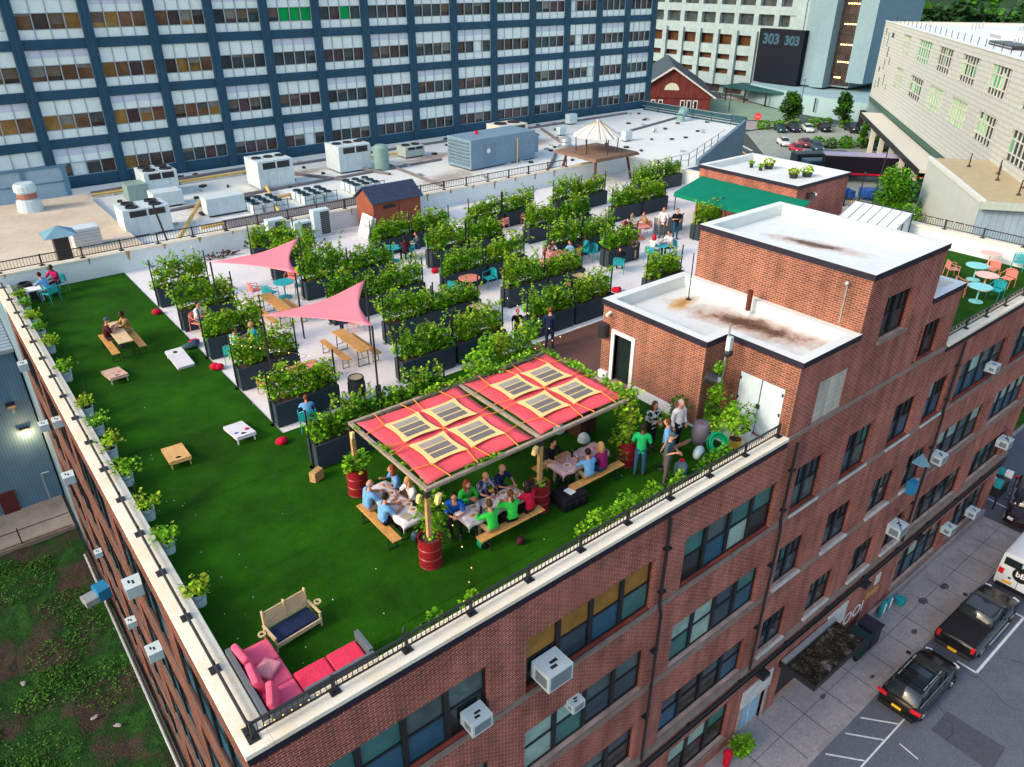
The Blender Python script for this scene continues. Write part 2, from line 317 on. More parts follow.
def turf_detail(m):
    nt=m.node_tree; N=nt.nodes; L=nt.links; b=N['Principled BSDF']; src=b.inputs['Base Color'].links[0].from_socket
    tc=N.new('ShaderNodeTexCoord'); sp=N.new('ShaderNodeSeparateXYZ'); L.new(tc.outputs['Object'],sp.inputs[0])
    def mth(op,a,b2=None):
        n=N.new('ShaderNodeMath'); n.operation=op
        for i,v in enumerate((a,b2)):
            if v is None: continue
            if isinstance(v,(int,float)): n.inputs[i].default_value=v
            else: L.new(v,n.inputs[i])
        return n.outputs[0]
    f=mth('FRACT',mth('DIVIDE',sp.outputs[1],7.4)); st=mth('MULTIPLY',mth('LESS_THAN',f,.5),.09)
    seam=mth('MULTIPLY',mth('LESS_THAN',mth('FRACT',mth('DIVIDE',sp.outputs[1],3.7)),.008),.35)
    nz=N.new('ShaderNodeTexNoise'); nz.inputs['Scale'].default_value=.35; nz.inputs['Detail'].default_value=7; nz.inputs['Roughness'].default_value=.65; L.new(tc.outputs['Object'],nz.inputs['Vector'])
    mr=N.new('ShaderNodeMapRange'); mr.inputs['From Min'].default_value=.3; mr.inputs['From Max'].default_value=.7; mr.inputs['To Min'].default_value=.72; mr.inputs['To Max'].default_value=1.22; L.new(nz.outputs['Fac'],mr.inputs['Value'])
    k=mth('SUBTRACT',mth('ADD',mr.outputs[0],st),seam)
    v=N.new('ShaderNodeVectorMath'); v.operation='SCALE'; L.new(src,v.inputs[0]); L.new(k,v.inputs['Scale']); L.new(v.outputs[0],b.inputs['Base Color'])
turf_detail(TURF)
def W(mb,name,parent,**k):
    o=mb.build(name,parent,**k); o.location=-parent.location; return o
YF=9.85; XW=1.78; XE=43.0; YB=39.2
# ================================================================ main brick building
BB=empty('brick_building',(22,24,G),0,'long four-storey red brick building carrying the roof garden','building')
mb=MB()
rows=[(-3.1,-1.2),(-6.5,-4.65),(-9.95,-8.15),(-13.7,-11.45)]
baysW=[(2.7,7.24,4),(8.4,13.07,4),(14.33,18.9,4)]; baysN=[(19.95,21.62,2),(23.1,24.9,2),(26.4,28.2,2),(29.2,30.9,2)]; baysE=[(31.95,36.7,4),(37.8,41.9,4)]
wins=[]
for r,(z0,z1) in enumerate(rows):
    for b in baysW+baysN+baysE:
        if r==3 and b in baysN: continue
        if r==3 and b==baysW[2]: wins.append((15.2,z0+.0,18.8,z1,3,r)); continue
        wins.append((b[0],z0,b[1],z1,b[2],r))
pw=[(23.3,2.4,25.1,3.95,2,9),(26.6,.5,28.4,2.0,2,9)]
infill=(20.1,.42,21.8,1.95)
doorsS=[(19.75,G+.05,21.35,-11.75),(31.0,G+.05,31.5,-12.6)]
doorsS=[(19.75,G+.12,21.35,-11.9),(22.35,G+.12,25.0,-12.2)]
def reg(u,v):
    if v<.38: return True
    if 18.8<u<22.0: return v<2.95
    if 22.0<=u<26.9: return v<4.95
    if 26.9<=u<29.4: return v<2.9
    return False
holes=[w[:4] for w in wins]+[w[:4] for w in pw]+[infill]+doorsS
holed(mb,'y',YF,[XW,18.8,22.0,26.9,29.4,XE],[G,.38,2.95,4.95,2.9],holes,BR_S,.28,reg)
# left facade (x = XW) window bays
lw=[]
yb=10.9; k=0
while yb<37.5:
    for r,(z0,z1) in enumerate(rows[:3]+[(-13.4,-11.45)]): lw.append((yb,z0,yb+4.6,z1,4,r))
    yb+=5.65
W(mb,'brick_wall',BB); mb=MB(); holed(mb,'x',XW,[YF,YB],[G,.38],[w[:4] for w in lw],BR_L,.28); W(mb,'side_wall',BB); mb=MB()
# back/east walls
mb.add([(XW,YB+.3,G),(XE,YB+.3,G),(XE,YB+.3,.9),(XW,YB+.3,.9)],[(0,1,2,3)],BR_S)
mb.add([(XE,YF,G),(XE,YB+.3,G),(XE,YB+.3,.9),(XE,YF,.9)],[(0,1,2,3)],BR_S)
W(mb,'brick_wall',BB)
# parapets' inner faces & copings
mb=MB()

for b_ in ((1.66,YF-.1,2.22,YB),(2.22,YF-.1,18.78,10.27),(29.45,YF-.1,XE+.1,10.27)): mb=MB(); mb.box(b_[0],b_[1],.38,b_[2],b_[3],.5,COPE); W(mb,'parapet_coping',BB,bevel=.012)
mb=MB()
mb.box(1.70,YF-.07,.16,1.775,YB,.377,BAND); mb.box(1.70,YF-.075,.16,18.78,YF-.005,.377,BAND); W(mb,'dark_flashing',BB); mb=MB(); mb.box(29.45,YF-.075,.16,XE+.05,YF-.005,.377,BAND)
W(mb,'dark_flashing',BB)
mb=MB()
mb.box(2.16,10.2,0,2.2,YB,.378,WPAINT); mb.box(2.2,10.2,0,18.78,10.24,.378,WPAINT); mb.box(29.45,10.2,0,XE-.3,10.24,.378,WPAINT)
mb.box(1.8,YB,-.2,XE,YB+.28,.96,WPAINT); mb.box(XE-.45,10.24,-.2,XE-.02,YB,.86,WPAINT)
W(mb,'parapet_inner_wall',BB)
mb=MB(); mb.box(1.7,YB-.04,.962,XE+.08,YB+.38,1.05,COPE); mb.box(XE-.5,10.28,.862,XE+.06,YB-.05,.97,COPE); W(mb,'back_wall_coping',BB,bevel=.01)
SILLD=mat('sill_shaded',(.11,.085,.075),.85,.3,4)  # left facade sills and courses: stone colour darkened to stand for shade
# string courses
for z,h,pr_ in ((.30,.16,.06),(-3.3,.2,.05),(-6.75,.2,.05),(-10.35,.28,.10)):
    mb=MB()
    x0=18.85 if z>0 else XW-.05
    mb.box(x0,YF-pr_,z,XE+.03 if z<0 else 29.4,YF+.02,z+h,SILL)
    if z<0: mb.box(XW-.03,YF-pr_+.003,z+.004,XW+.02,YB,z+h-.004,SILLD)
    W(mb,'string_course',BB)
mb=MB(); mb.box(3.0,YF-.22,-10.52,XE,YF-.12,-10.42,METAL_D); mb.box(3.0,YF-.2,-10.75,XE,YF-.14,-10.7,METAL_D)
for x in range(4,43,3): mb.box(x,YF-.2,-10.7,x+.05,YF,-10.45,METAL_D)
W(mb,'pipe_run',BB)
# windows
rngw=random.Random(5)
PAL={(8.4,0):['ochre/ochre2']}
def window(axis,c,w,spec=None,name='window'):
    u0,z0,u1,z1,n,r=w
    d0=c+(.14 if axis=='y' else .035); fr=MB(); pn=MB()
    def bx(m_,a,b,za,zb,da,db,mt):
        if axis=='y': m_.box(a,da,za,b,db,zb,mt)
        else: m_.box(da,a,za,db,b,zb,mt)
    t=.07
    bx(fr,u0,u1,z0,z0+t,d0,d0+.1,FRAME); bx(fr,u0,u1,z1-t,z1,d0,d0+.1,FRAME); bx(fr,u0,u0+t,z0+t,z1-t,d0,d0+.1,FRAME); bx(fr,u1-t,u1,z0+t,z1-t,d0,d0+.1,FRAME)
    st=(u1-u0)/n; zm=z0+(z1-z0)*.5
    for i in range(n):
        a=u0+i*st; b=a+st
        if i: bx(fr,a-.075,a+.075,z0+t,z1-t,d0-.03,d0+.09,FRAME)
        bx(fr,a+.075,b-.075,zm-.035,zm+.035,d0+.01,d0+.08,FRAME)
        if spec: cu,cl=spec[i%len(spec)]
        else: cu=rngw.choice([0,0,3,1,6,6,0,3]); cl=rngw.choice([0,6,2,6,0,3])
        bx(pn,a+.03,b-.03,zm,z1-.03,d0+.045,d0+.055,GL[cu]); bx(pn,a+.03,b-.03,z0+.03,zm,d0+.03,d0+.04,GL[cl])
        if n==2: bx(fr,a+st/2-.02,a+st/2+.02,zm,z1-t,d0+.0,d0+.06,FRAME)
    o=W(fr,name,BB); p=W(pn,'pane',BB); p.parent=o; p.location=(0,0,0)
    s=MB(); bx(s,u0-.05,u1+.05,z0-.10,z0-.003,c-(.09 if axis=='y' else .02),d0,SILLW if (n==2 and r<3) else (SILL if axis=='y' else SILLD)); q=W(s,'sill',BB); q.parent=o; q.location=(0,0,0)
    return o
spec={(8.4,0):[(4,0),(4,6),(4,2),(4,1)],(2.7,0):[(1,2),(1,2),(3,2),(3,0)],(14.33,0):[(1,0),(3,2),(1,5),(1,0)],(8.4,1):[(5,5),(5,1),(3,6),(3,6)],(14.33,1):[(5,1),(5,5),(6,6),(1,2)],
 (31.95,0):[(3,2),(5,2),(3,2),(3,6)],(31.95,1):[(5,6),(5,6),(3,6),(5,6)],(37.8,0):[(1,2),(5,2)],(37.8,1):[(5,2),(5,2)],(15.2,3):[(5,0),(5,0),(1,0)],(29.2,0):[(5,2),(0,2)],(31.95,3):[(3,6),(5,2),(3,2)]}
for w in wins: window('y',YF,w,spec.get((w[0],w[5])))
for w in pw: window('y',YF,w,[(0,0)])
bl=[(2,2),(2,2),(6,2),(2,2)]
for w in lw: window('x',XW,w,[bl[(int(w[0]*3)+w[5]+i)%4] for i in range(4)])
mb=MB(); mb.box(infill[0],YF+.04,infill[1],infill[2],YF+.2,infill[3],BLOCK); W(mb,'blocked_up_opening',BB)
# street door with pale panel above, lamp boxes, shutter door under the canopy
WD=mat('painted_door_white',(.46,.56,.64),.6,.12,3); WD2=mat('door_blue_grey',(.30,.46,.62),.6,.1,3)
mb=MB(); mb.box(19.8,YF+.1,G+.12,21.3,YF+.18,-12.75,WD2); o=W(mb,'street_door',BB)
mb=MB(); mb.box(20.5,YF+.05,G+.14,20.56,YF+.1,-12.8,WD); q=W(mb,'door_handle',BB); q.parent=o; q.location=(0,0,0)
mb=MB(); mb.box(19.6,YF-.05,-12.72,21.6,YF+.1,-11.75,SILLW); mb.box(19.6,YF-.06,G+.1,19.77,YF+.09,-12.73,SIDE); mb.box(21.35,YF-.06,G+.1,21.5,YF+.09,-12.73,SIDE); W(mb,'door_surround',BB)
mb=MB(); mb.box(22.4,YF+.2,G+.12,24.95,YF+.26,-12.2,METAL_D); W(mb,'loading_door',BB)
mb=MB(); mb.box(25.6,YF-.06,-12.7,27.2,YF-.005,-11.5,SILLW); W(mb,'blank_panel',BB)
for x,z in ((20.2,-11.2),(27.8,-11.0),(32.8,-10.95)):
    mb=MB(); mb.box(x,YF-.4,z,x+.45,YF-.0,z+.22,METAL_D); mb.box(x+.05,YF-.42,z+.03,x+.4,YF-.405,z+.15,GL[3]); W(mb,'wall_lamp',BB,bevel=.02)
# painted letters & pictures on street wall
def word(s,size,loc,rot,m,name,parent,ext=.004,bold=0):
    cu=bpy.data.curves.new('txt','FONT'); cu.body=s; cu.size=size; cu.extrude=ext; cu.offset=bold
    t=bpy.data.objects.new('txt',cu); COL.objects.link(t); bpy.context.view_layer.update()
    me=bpy.data.meshes.new_from_object(t.evaluated_get(bpy.context.evaluated_depsgraph_get())); bpy.data.objects.remove(t)
    me.materials.clear(); me.materials.append(m); o=bpy.data.objects.new(name,me); COL.objects.link(o)
    o.rotation_euler=rot
    if parent: o.parent=parent; o.location=Vector(loc)-parent.location
    else: o.location=loc
    return o
WHT=mat('white_paint',(.72,.72,.74),.7,.08,4)
word('OOI',.95,(27.35,YF-.012,-13.3),(PI/2,0,0),WHT,'painted_letters',BB)
YEL=mat('yellow_board',(.45,.25,.08),.7,.2,4)
mb=MB(); mb.box(29.2,YF-.05,-12.7,30.2,YF-.003,-12.35,YEL); mb.box(29.7,YF-.05,-12.1,30.1,YF-.003,-11.5,SILLW); W(mb,'notice_board',BB)
# basement plinth
mb=MB(); mb.box(25.1,YF-.12,G,XE,YF-.003,G+.55,SIDE); mb.box(31.3,YF-.5,G,XE-.5,YF-.125,G+.12,SIDE); W(mb,'plinth',BB)
# downpipes
for x in (13.35,19.35,31.1):
    mb=MB(); mb.tube([(x,YF-.1,.1),(x,YF-.1,-3.0),(x+.1,YF-.12,-3.5),(x+.1,YF-.12,-10.2)],.05,METAL_D,8)
    for z in (-1,-2.6,-5,-8): mb.box(x-.07,YF-.16,z,x+.17,YF,z+.05,METAL_D)
    W(mb,'downpipe',BB)
# canopy over loading door
mb=MB(); mb.prism([(22.0,YF-.02),(25.9,YF-.02),(25.9,8.2),(22.0,8.2)],-11.95,-11.75,METAL_D)
mb.box(22.0,8.2,-11.75,25.9,8.26,-11.69,METAL_D); mb.box(22.0,8.26,-11.75,22.07,9.8,-11.69,METAL_D); mb.box(22.08,9.6,-11.75,25.9,9.8,-11.62,METAL_L)
cn=W(mb,'entrance_canopy',BB)
mb=MB(); rg=random.Random(3)
CR=patchy('canopy_debris',(.012,.010,.008),(.035,.028,.02),2.2,1,.4,.55,fine=25,bump=1,c=(.22,.2,.2)); mb.box(22.08,8.27,-11.748,25.85,9.54,-11.72,CR); 
LITTER=mat('dry_litter',(.08,.05,.03),1,.4,9,island=.5)
for _ in range(650): leaf(mb,rg,Vector((rg.uniform(22.1,25.6),9.5-abs(rg.gauss(0,.5)) if rg.random()<.9 else rg.uniform(8.3,9.5),-11.715)),.07,LITTER)
q=W(mb,'leaf_litter',BB); q.parent=cn; q.location=(0,0,0)
# ---- penthouses
LX0,LX1=17.75,22.05; TX1=26.9
mb=MB()
def wallq(x0,y0,x1,y1,z0,z1,m): mb.add([(x0,y0,z0),(x1,y1,z0),(x1,y1,z1),(x0,y0,z1)],[(0,1,2,3)],m)
pdoor=(15.5,.1,16.32,1.95)
holed(mb,'x',LX0,[12.5,16.95],[0,2.9],[pdoor],BR_W,.18)
wallq(LX0,12.5,18.82,12.5,0,2.9,BR_W)
wd=(10.22,.06,11.85,1.98)
holed(mb,'x',18.82,[YF,12.5],[0,2.9],[wd],BR_W,.1)
wallq(LX0,16.95,LX1,16.95,0,2.9,BR_S)
wallq(22.0,YF,22.0,16.45,2.0,4.9,BR_W); wallq(22.0,16.45,TX1,16.45,0,4.9,BR_S); wallq(TX1,YF,TX1,16.45,0,4.9,BR_S)
wallq(29.4,YF,29.4,15.5,0,2.9,BR_S); wallq(TX1,15.5,29.4,15.5,0,2.9,BR_S)
W(mb,'penthouse_wall',BB)
def roofp(poly,z,name,depth=.45,pw_=.28,mm=PENTR,lip=.2):
    # coping ring, inner upstand, recessed roof
    cx=sum(p[0] for p in poly)/len(poly); cy=sum(p[1] for p in poly)/len(poly); n=len(poly)
    def off(d):
        out=[]
        for i in range(n):
            p0=Vector(poly[i-1]);p1=Vector(poly[i]);p2=Vector(poly[(i+1)%n])
            e1=(p1-p0).normalized();e2=(p2-p1).normalized(); n1=Vector((-e1.y,e1.x));n2=Vector((-e2.y,e2.x))
            out.append(p1+ (n1+n2)*d/(1+n1.dot(n2)))
        return out
    o=off(-.05); i_=off(pw_); a=MB()
    for k in range(n):
        j=(k+1)%n
        a.add([(*o[k],z),(*o[j],z),(*i_[j],z),(*i_[k],z)],[(0,1,2,3)],MEMB)
        a.add([(*i_[k],z),(*i_[j],z),(*i_[j],z-depth),(*i_[k],z-depth)],[(0,1,2,3)],MEMB)
    a.add([(*p,z-depth+.002) for p in i_],[tuple(range(n))],mm)
    ob=W(a,name,BB)
    b=MB(); o2=off(-.052); o3=off(.0)
    for k in range(n):
        j=(k+1)%n
        b.add([(*o2[k],z+.004),(*o2[j],z+.004),(*o2[j],z-lip),(*o2[k],z-lip)],[(0,1,2,3)],BAND); b.add([(*o2[k],z-lip),(*o2[j],z-lip),(*o3[j],z-lip),(*o3[k],z-lip)],[(0,1,2,3)],BAND)
    f=W(b,'dark_flashing',BB); f.parent=ob; f.location=(0,0,0)
    return ob
LOWR=stained('low_roof_membrane',(.58,.60,.59),(.64,.67,.66),[(20.7,12.9,rad(-80),3.4,1.0,(.42,.28,.22),(.10,.055,.035)),(20.4,15.6,rad(10),1.0,.45,(.55,.36,.14),(.40,.20,.06))])
TALR=stained('tall_roof_membrane',(.60,.64,.64),(.66,.70,.70),[(24.3,13.2,rad(-80),2.3,.55,(.50,.40,.34),(.12,.08,.06))])
roofp([(18.82,YF),(LX1-.06,YF),(LX1-.06,16.95),(LX0,16.95),(LX0,12.5),(18.82,12.5)],3.06,'low_penthouse_roof',.42,mm=LOWR)
roofp([(22.0,YF),(TX1,YF),(TX1,16.45),(22.0,16.45)],5.03,'tall_penthouse_roof',.4,mm=TALR)
roofp([(TX1+.06,YF),(29.4,YF),(29.4,15.5),(TX1+.06,15.5)],3.02,'side_penthouse_roof',.3,mm=MEMB)
mb=MB(); mb.box(17.9,15.52,.1,17.93,16.3,1.93,GL[0]); mb.box(17.70,15.36,.1,17.9,15.5,2.08,WHT); mb.box(17.70,16.32,.1,17.9,16.46,2.08,WHT); mb.box(17.70,15.5,1.95,17.9,16.32,2.08,WHT)
W(mb,'garden_door',BB)
for a_,b_ in ((13.0,15.2),(16.5,16.9)): mb=MB(); mb.box(17.6,a_,0.01,17.745,b_,.34,WHT); W(mb,'white_upstand',BB)
mb=MB(); mb.box(18.84,10.24,.06,18.9,11.02,1.96,WD); mb.box(18.84,11.06,.06,18.9,11.83,1.96,WD); o=W(mb,'white_double_door',BB)
mb=MB(); mb.box(18.79,10.98,.95,18.84,11.1,1.1,METAL_D)
for y in (10.26,11.78):
    for z in (.3,1.0,1.7): mb.box(18.81,y,z,18.84,y+.05,z+.1,METAL_D)
p=W(mb,'door_handle',BB); p.parent=o; p.location=(0,0,0)
mb=MB(); mb.cyl((22.3-.9,13.6,2.64),(22.3-.9,13.6,3.5),.09,mat('rusty_pipe',(.10,.03,.02),.9,.3,6)); mb.lathe((21.4,13.6,2.64),[(.16,0),(.12,.12),(.1,.14)],MEMB); W(mb,'vent_pipe',BB)
mb=MB(); mb.cyl((20.8,15.7,2.64),(20.8,15.7,4.4),.02,METAL_D); mb.lathe((20.8,15.7,2.64),[(.12,0),(.04,.08)],METAL_D); W(mb,'roof_mast',BB)
# rust streak & dirt on low roof
RUST=patchy('roof_rust_stain',(.35,.16,.03),(.48,.34,.18),3,.9,.4,.6,fine=20); MOSS=patchy('roof_moss',(.02,.022,.008),(.10,.05,.02),3,1,.4,.6,fine=25,bump=1)
def blob(rg,pts,w,z,m,name):
    a=MB(); L=[];R=[]
    for i,p in enumerate(pts):
        p=Vector(p); q=Vector(pts[min(i+1,len(pts)-1)])-Vector(pts[max(i-1,0)]); q.normalize(); nn=Vector((-q.y,q.x))
        ww=w*math.sin(PI*(i+.35)/(len(pts)-.3))*rg.uniform(.6,1.3); L.append(p+nn*ww); R.append(p-nn*ww*rg.uniform(.6,1.2))
    poly=[(*p,z) for p in L]+[(*p,z) for p in reversed(R)]
    a.add(poly,[tuple(range(len(poly)))],m); return W(a,name,BB)
rg=random.Random(11)
def lerp(a,b,n): return [(a[0]+(b[0]-a[0])*i/(n-1),a[1]+(b[1]-a[1])*i/(n-1)) for i in range(n)]
# antenna cluster & floodlights at the notch corner
mb=MB(); x,y=18.2,12.42
mb.tube([(x,y-.05,1.6),(x,y-.35,1.6),(x,y-.35,3.7)],.035,METAL_L,8); mb.cb((x,y-.42,3.05),(.16,.14,.45),ACW); mb.cb((x-.1,y-.5,2.75),(.3,.15,.12),METAL_D); mb.tube([(x-.6,y-.3,1.9),(x-.1,y-.35,1.65),(x,y-.35,1.6)],.04,METAL_L,8)
W(mb,'antenna_bracket',BB)
mb=MB(); mb.cyl((x-.75,y-.25,2.1),(x-.55,y-.5,2.0),.19,METAL_D,.22,n=14); mb.cyl((x-.42,y-.35,1.95),(x-.3,y-.5,1.9),.09,WHT); W(mb,'floodlight',BB,bevel=.01)
mb=MB(); mb.cyl((LX0-.0,16.6,2.65),(LX0-.2,16.6,2.6),.06,WHT); W(mb,'wall_lamp',BB); mb=MB(); mb.cb((LX0-.16,16.75,1.95),(.26,.3,.5),METAL_D); W(mb,'wall_speaker',BB)
mb=MB(); mb.cyl((21.97,10.6,4.5),(21.97,10.6,3.2),.02,METAL_L); mb.ell((21.9,10.6,4.55),(.08,.08,.08),METAL_L); W(mb,'conduit',BB)
# penthouse C with green awning
mb=MB(); px0,px1,py0,py1=37.3,42.5,21.9,28.5
for a in ((px0,py0,px1,py0),(px1,py0,px1,py1),(px1,py1,px0,py1),(px0,py1,px0,py0)): mb.add([(a[0],a[1],0),(a[2],a[3],0),(a[2],a[3],2.9),(a[0],a[1],2.9)],[(0,1,2,3)],BR_S)
W(mb,'bar_house_wall',BB); roofp([(px0,py0),(px1,py0),(px1,py1),(px0,py1)],3.0,'bar_house_roof',.35,.25,mm=MEMB)
GAW=mat('green_awning',(.0,.16,.10),.7,.12,2)
mb=MB(); mb.prism([(0,2.35),(2.4,1.75),(2.4,1.7),(0,2.28)],21.0,28.3,GAW,Matrix(((-1,0,0,px0),(0,0,1,0),(0,1,0,0),(0,0,0,1))))
mb.box(px0-2.42,21.0,1.5,px0-2.40,28.3,1.72,GAW); W(mb,'green_awning',BB)
mb=MB(); 
for y in (21.1,24.6,28.2): mb.cyl((px0-2.35,y,0),(px0-2.35,y,1.7),.03,METAL_D)
W(mb,'awning_frame',BB)
mb=MB(); mb.cb((38.5,21.75,2.3),(.5,.2,.3),METAL_D); mb.cyl((38.8,21.8,2.4),(38.8,21.6,2.35),.07,WHT); W(mb,'floodlight',BB)
# sloping glass skylight
GLS=mat('skylight_glass',(.62,.68,.74),.25,.08,2); mb=MB()
sx0,sx1,sy0,sy1=38.3,41.9,17.6,20.9
mb.add([(sx0,sy0,.15),(sx0,sy1,.15),(sx1,sy1,1.65),(sx1,sy0,1.65)],[(0,1,2,3)],GLS); mb.add([(sx0,sy0,.15),(sx1,sy0,1.65),(sx1,sy0,0),(sx0,sy0,0)],[(0,1,2,3)],GLS); mb.add([(sx1,sy0,0),(sx1,sy1,0),(sx1,sy1,1.65),(sx1,sy0,1.65)],[(0,1,2,3)],GLS)
o=W(mb,'glass_skylight',BB); mb=MB()
for i in range(7):
    y=sy0+(sy1-sy0)*i/6; mb.cyl((sx0,y,.17),(sx1,y,1.67),.03,METAL_L,n=6)
for i in range(5):
    x=sx0+(sx1-sx0)*i/4; mb.cyl((x,sy0-.02,0),(x,sy0-.02,.15+1.5*i/4),.03,METAL_D,n=6)
p=W(mb,'skylight_frame',BB); p.parent=o; p.location=(0,0,0)
# ================================================================ roof surfaces
mb=MB(); mb.box(2.2,10.24,-.3,XE-.45,YB,0,CONC); struct('terrace_floor',mb)
mb=MB(); mb.prism([(2.21,10.25),(17.6,10.25),(17.6,16.9),(17.3,16.9),(17.3,20.45),(7.0,20.45),(6.98,39.18),(2.21,39.18)],.004,.02,TURF); struct('turf',mb)
mb=MB(); mb.prism([(29.45,10.25),(42.53,10.25),(42.53,17.3),(29.45,17.3)],.004,.02,TURF); struct('terrace_turf',mb)
mb=MB(); mb.prism([(17.32,17.0),(22.4,17.0),(22.4,20.4),(17.32,20.4)],.004,.05,DECK); mb.box(17.3,20.4,.0,24.,20.5,.07,WPAINT); struct('wood_deck',mb)
# ================================================================ railings
def railing(name,p0,p1,z,h,ps,bs,label,double=False,post_w=.06):
    p0=Vector((*p0,z));p1=Vector((*p1,z)); L=(p1-p0).length; d=(p1-p0)/L; ang=math.atan2(d.y,d.x)
    r=empty(name,p0,ang,label,'railing'); n=max(1,round(L/ps)); zz=METAL_D
    mb=MB(); mb.box(0,-.025,h-.04,L,.025,h,zz); mb.build('top_rail',r)
    mb=MB(); mb.box(0,-.02,.09,L,.02,.12,zz)
    if double: mb.box(0,-.02,h-.14,L,.02,h-.11,zz)
    mb.build('bottom_rail',r)
    mb=MB(); k=int(L/bs)
    for i in range(1,k): mb.box(i*L/k-.008,-.008,.1,i*L/k+.008,.008,h-.04,zz)
    mb.build('balusters',r)
    for i in range(n+1):
        mb=MB(); x=i*L/n; mb.box(x-post_w/2,-post_w/2,0,x+post_w/2,post_w/2,h+.03,zz); mb.box(x-.11,-.11,.0,x+.11,.11,.02,zz); mb.build('post',r)
    return r
railing('metal_railing',(1.93,10.05),(18.6,10.05),.5,.42,1.74,.115,'dark metal railing on the cream coping in front of the lounge sofas and tables')
railing('metal_railing',(1.93,10.25),(1.93,39.0),.5,.22,1.85,.13,'low metal railing along the left edge of the artificial lawn')
railing('metal_railing',(2.0,YB+.2),(36.5,YB+.2),1.05,.52,1.75,.13,'rusty-footed metal railing on the white back wall before the rooftop machinery')
railing('metal_railing',(29.6,10.05),(42.9,10.05),.5,.42,1.9,.12,'metal railing on the street side beside the pink and turquoise tables')
railing('metal_railing',(XE-.2,10.3),(XE-.2,22),.97,.5,1.9,.12,'metal railing on the far white wall behind the pink and turquoise tables')
# rust streaks under posts on back wall
rg=random.Random(4)
for i in range(20):
    mb=MB(); x=2.1+i*1.74+.05; w=rg.uniform(.05,.16); h=rg.uniform(.1,.5); mb.add([(x-w,YB-.046,1.04),(x+w,YB-.046,1.04),(x+w*.6,YB-.046,.96-.0),(x-w*.6,YB-.046,.96)],[(0,1,2,3)],RUST); mb.add([(x-w*.6,YB-.004,.955),(x+w*.6,YB-.004,.955),(x+w*.2,YB-.004,.95-h),(x-w*.3,YB-.004,.95-h*.8)],[(0,1,2,3)],RUST); W(mb,'rust_streak',BB)
# ================================================================ window AC units
def ac_unit(loc,face,s,label,grp=None,bracket=False):
    r=empty('window_air_conditioner',loc,face,label,'air conditioner',grp)   # local: sticks out toward -y
    w,h,d=.72*s,.50*s,.62*s
    mb=MB(); mb.box(-w/2,-d,0,w/2,.0,h,ACW); mb.box(-w*.2,-d*.75,h,w*.05,-d*.62,h+.004,METAL_D); mb.box(-w*.1,-d*.55,h,w*.2,-d*.42,h+.004,METAL_D)
    mb.build('casing',r,bevel=.015)
    mb=MB(); mb.box(-w/2+.06,-d-.008,.06,w/2-.06,-d+.0,h-.06,ACG); mb.build('rear_grille',r)
    mb=MB(); mb.box(-w/2-.006,-d+.08,.1,-w/2,-.18,h-.12,ACG); mb.build('side_louvre',r)
    if bracket:
        mb=MB(); mb.tube([(-w/2,-d,h),(0,.0,h+.7)],.015,METAL_D); mb.tube([(w/2,-d,h),(0,0,h+.7)],.015,METAL_D); mb.build('stay',r)
    return r
ac_unit((9.05,9.95,-2.75),0,1.12,'large boxy air conditioner under the ochre-blind windows of the top floor')
ac_unit((10.1,9.95,-4.85),0,.62,'small air conditioner poking from a window just below the large boxy one')
ac_unit((6.75,9.95,-2.75),0,.82,'white air conditioner in the top-floor window below the red lounge sofas')
ac_unit((35.2,9.9,-2.5),0,.72,'white air conditioner in the top-floor wide window right of the tall rooftop brick block')
ac_unit((32.0,9.9,-6.0),0,.85,'white air conditioner beside the downpipe on the second floor from top')
ac_unit((29.5,9.9,-8.7),0,1.05,'large white air conditioner held by dark stays above the pipe run',bracket=True)
ac_unit((41.1,9.9,-8.9),0,.95,'rusty white air conditioner held by stays near the far corner of the brick wall',bracket=True)
ac_unit((40.2,9.9,-13.1),0,.85,'ground-floor air conditioner nearest the far street corner')
ac_unit((37.0,9.9,-12.6),0,.85,'ground-floor air conditioner left of the one nearest the far corner')
for y,z,s,l in ((19.2,-2.7,1.25,'biggest air conditioner on the side wall above the weedy lot'),(19.6,-5.7,1.1,'air conditioner below and nearer than the biggest one on the side wall'),(25.4,-9.2,.9,'small air conditioner low on the side wall over the weeds'),
    (32.1,-6.2,1.2,'air conditioner on the side wall beside the grey shed roof edge'),(31.0,-9.6,.8,'small pale air conditioner on the side wall near the concrete pad'),(37.4,-6.2,1.15,'air conditioner on the side wall next to the glowing wall lamp'),
    (28.4,-1.6,.9,'narrow bluish air conditioner in a top-floor side window'),(37.2,-2.9,1.1,'farthest air conditioner on the side wall over the blue metal building')):
    ac_unit((1.84,y,z+.1),-PI/2,s*.62,l)
r=empty('duct_box',(1.25,33.4,-13.6),0.2,'blue and grey boxy air conditioner outlet low on the side wall','air conditioner')
mb=MB(); mb.box(-.1,-.4,0,.5,.4,.6,mat('blue_plastic',(.02,.2,.4),.5,.1)); mb.build('casing',r,bevel=.02); mb=MB(); mb.box(-.7,-.35,.0,-.1,.35,.35,METAL_L); mb.build('hood',r,bevel=.02)
# folded awning in window Wf
r=empty('window_canopy',(30.0,9.8,-5.2),0,'small pale blue shade sticking out of a third-row window beside the downpipe','shade'); mb=MB(); mb.add([(-.5,0,.2),(.5,0,.2),(.1,-.55,0),(-.3,-.35,.05),(-.5,0,.14),(.5,0,.14),(.1,-.55,-.05),(-.3,-.35,0)],[(0,1,2,3),(7,6,5,4),(0,3,7,4),(1,5,6,2),(2,6,7,3)],mat('pale_blue_shade',(.16,.30,.38),.6,.1)); mb.build('panel',r); mb=MB(); mb.box(-.3,-.35,-1.5,.1,0,-.9,mat('blue_plastic',(.02,.2,.4))); mb.build('blue_crate',r)
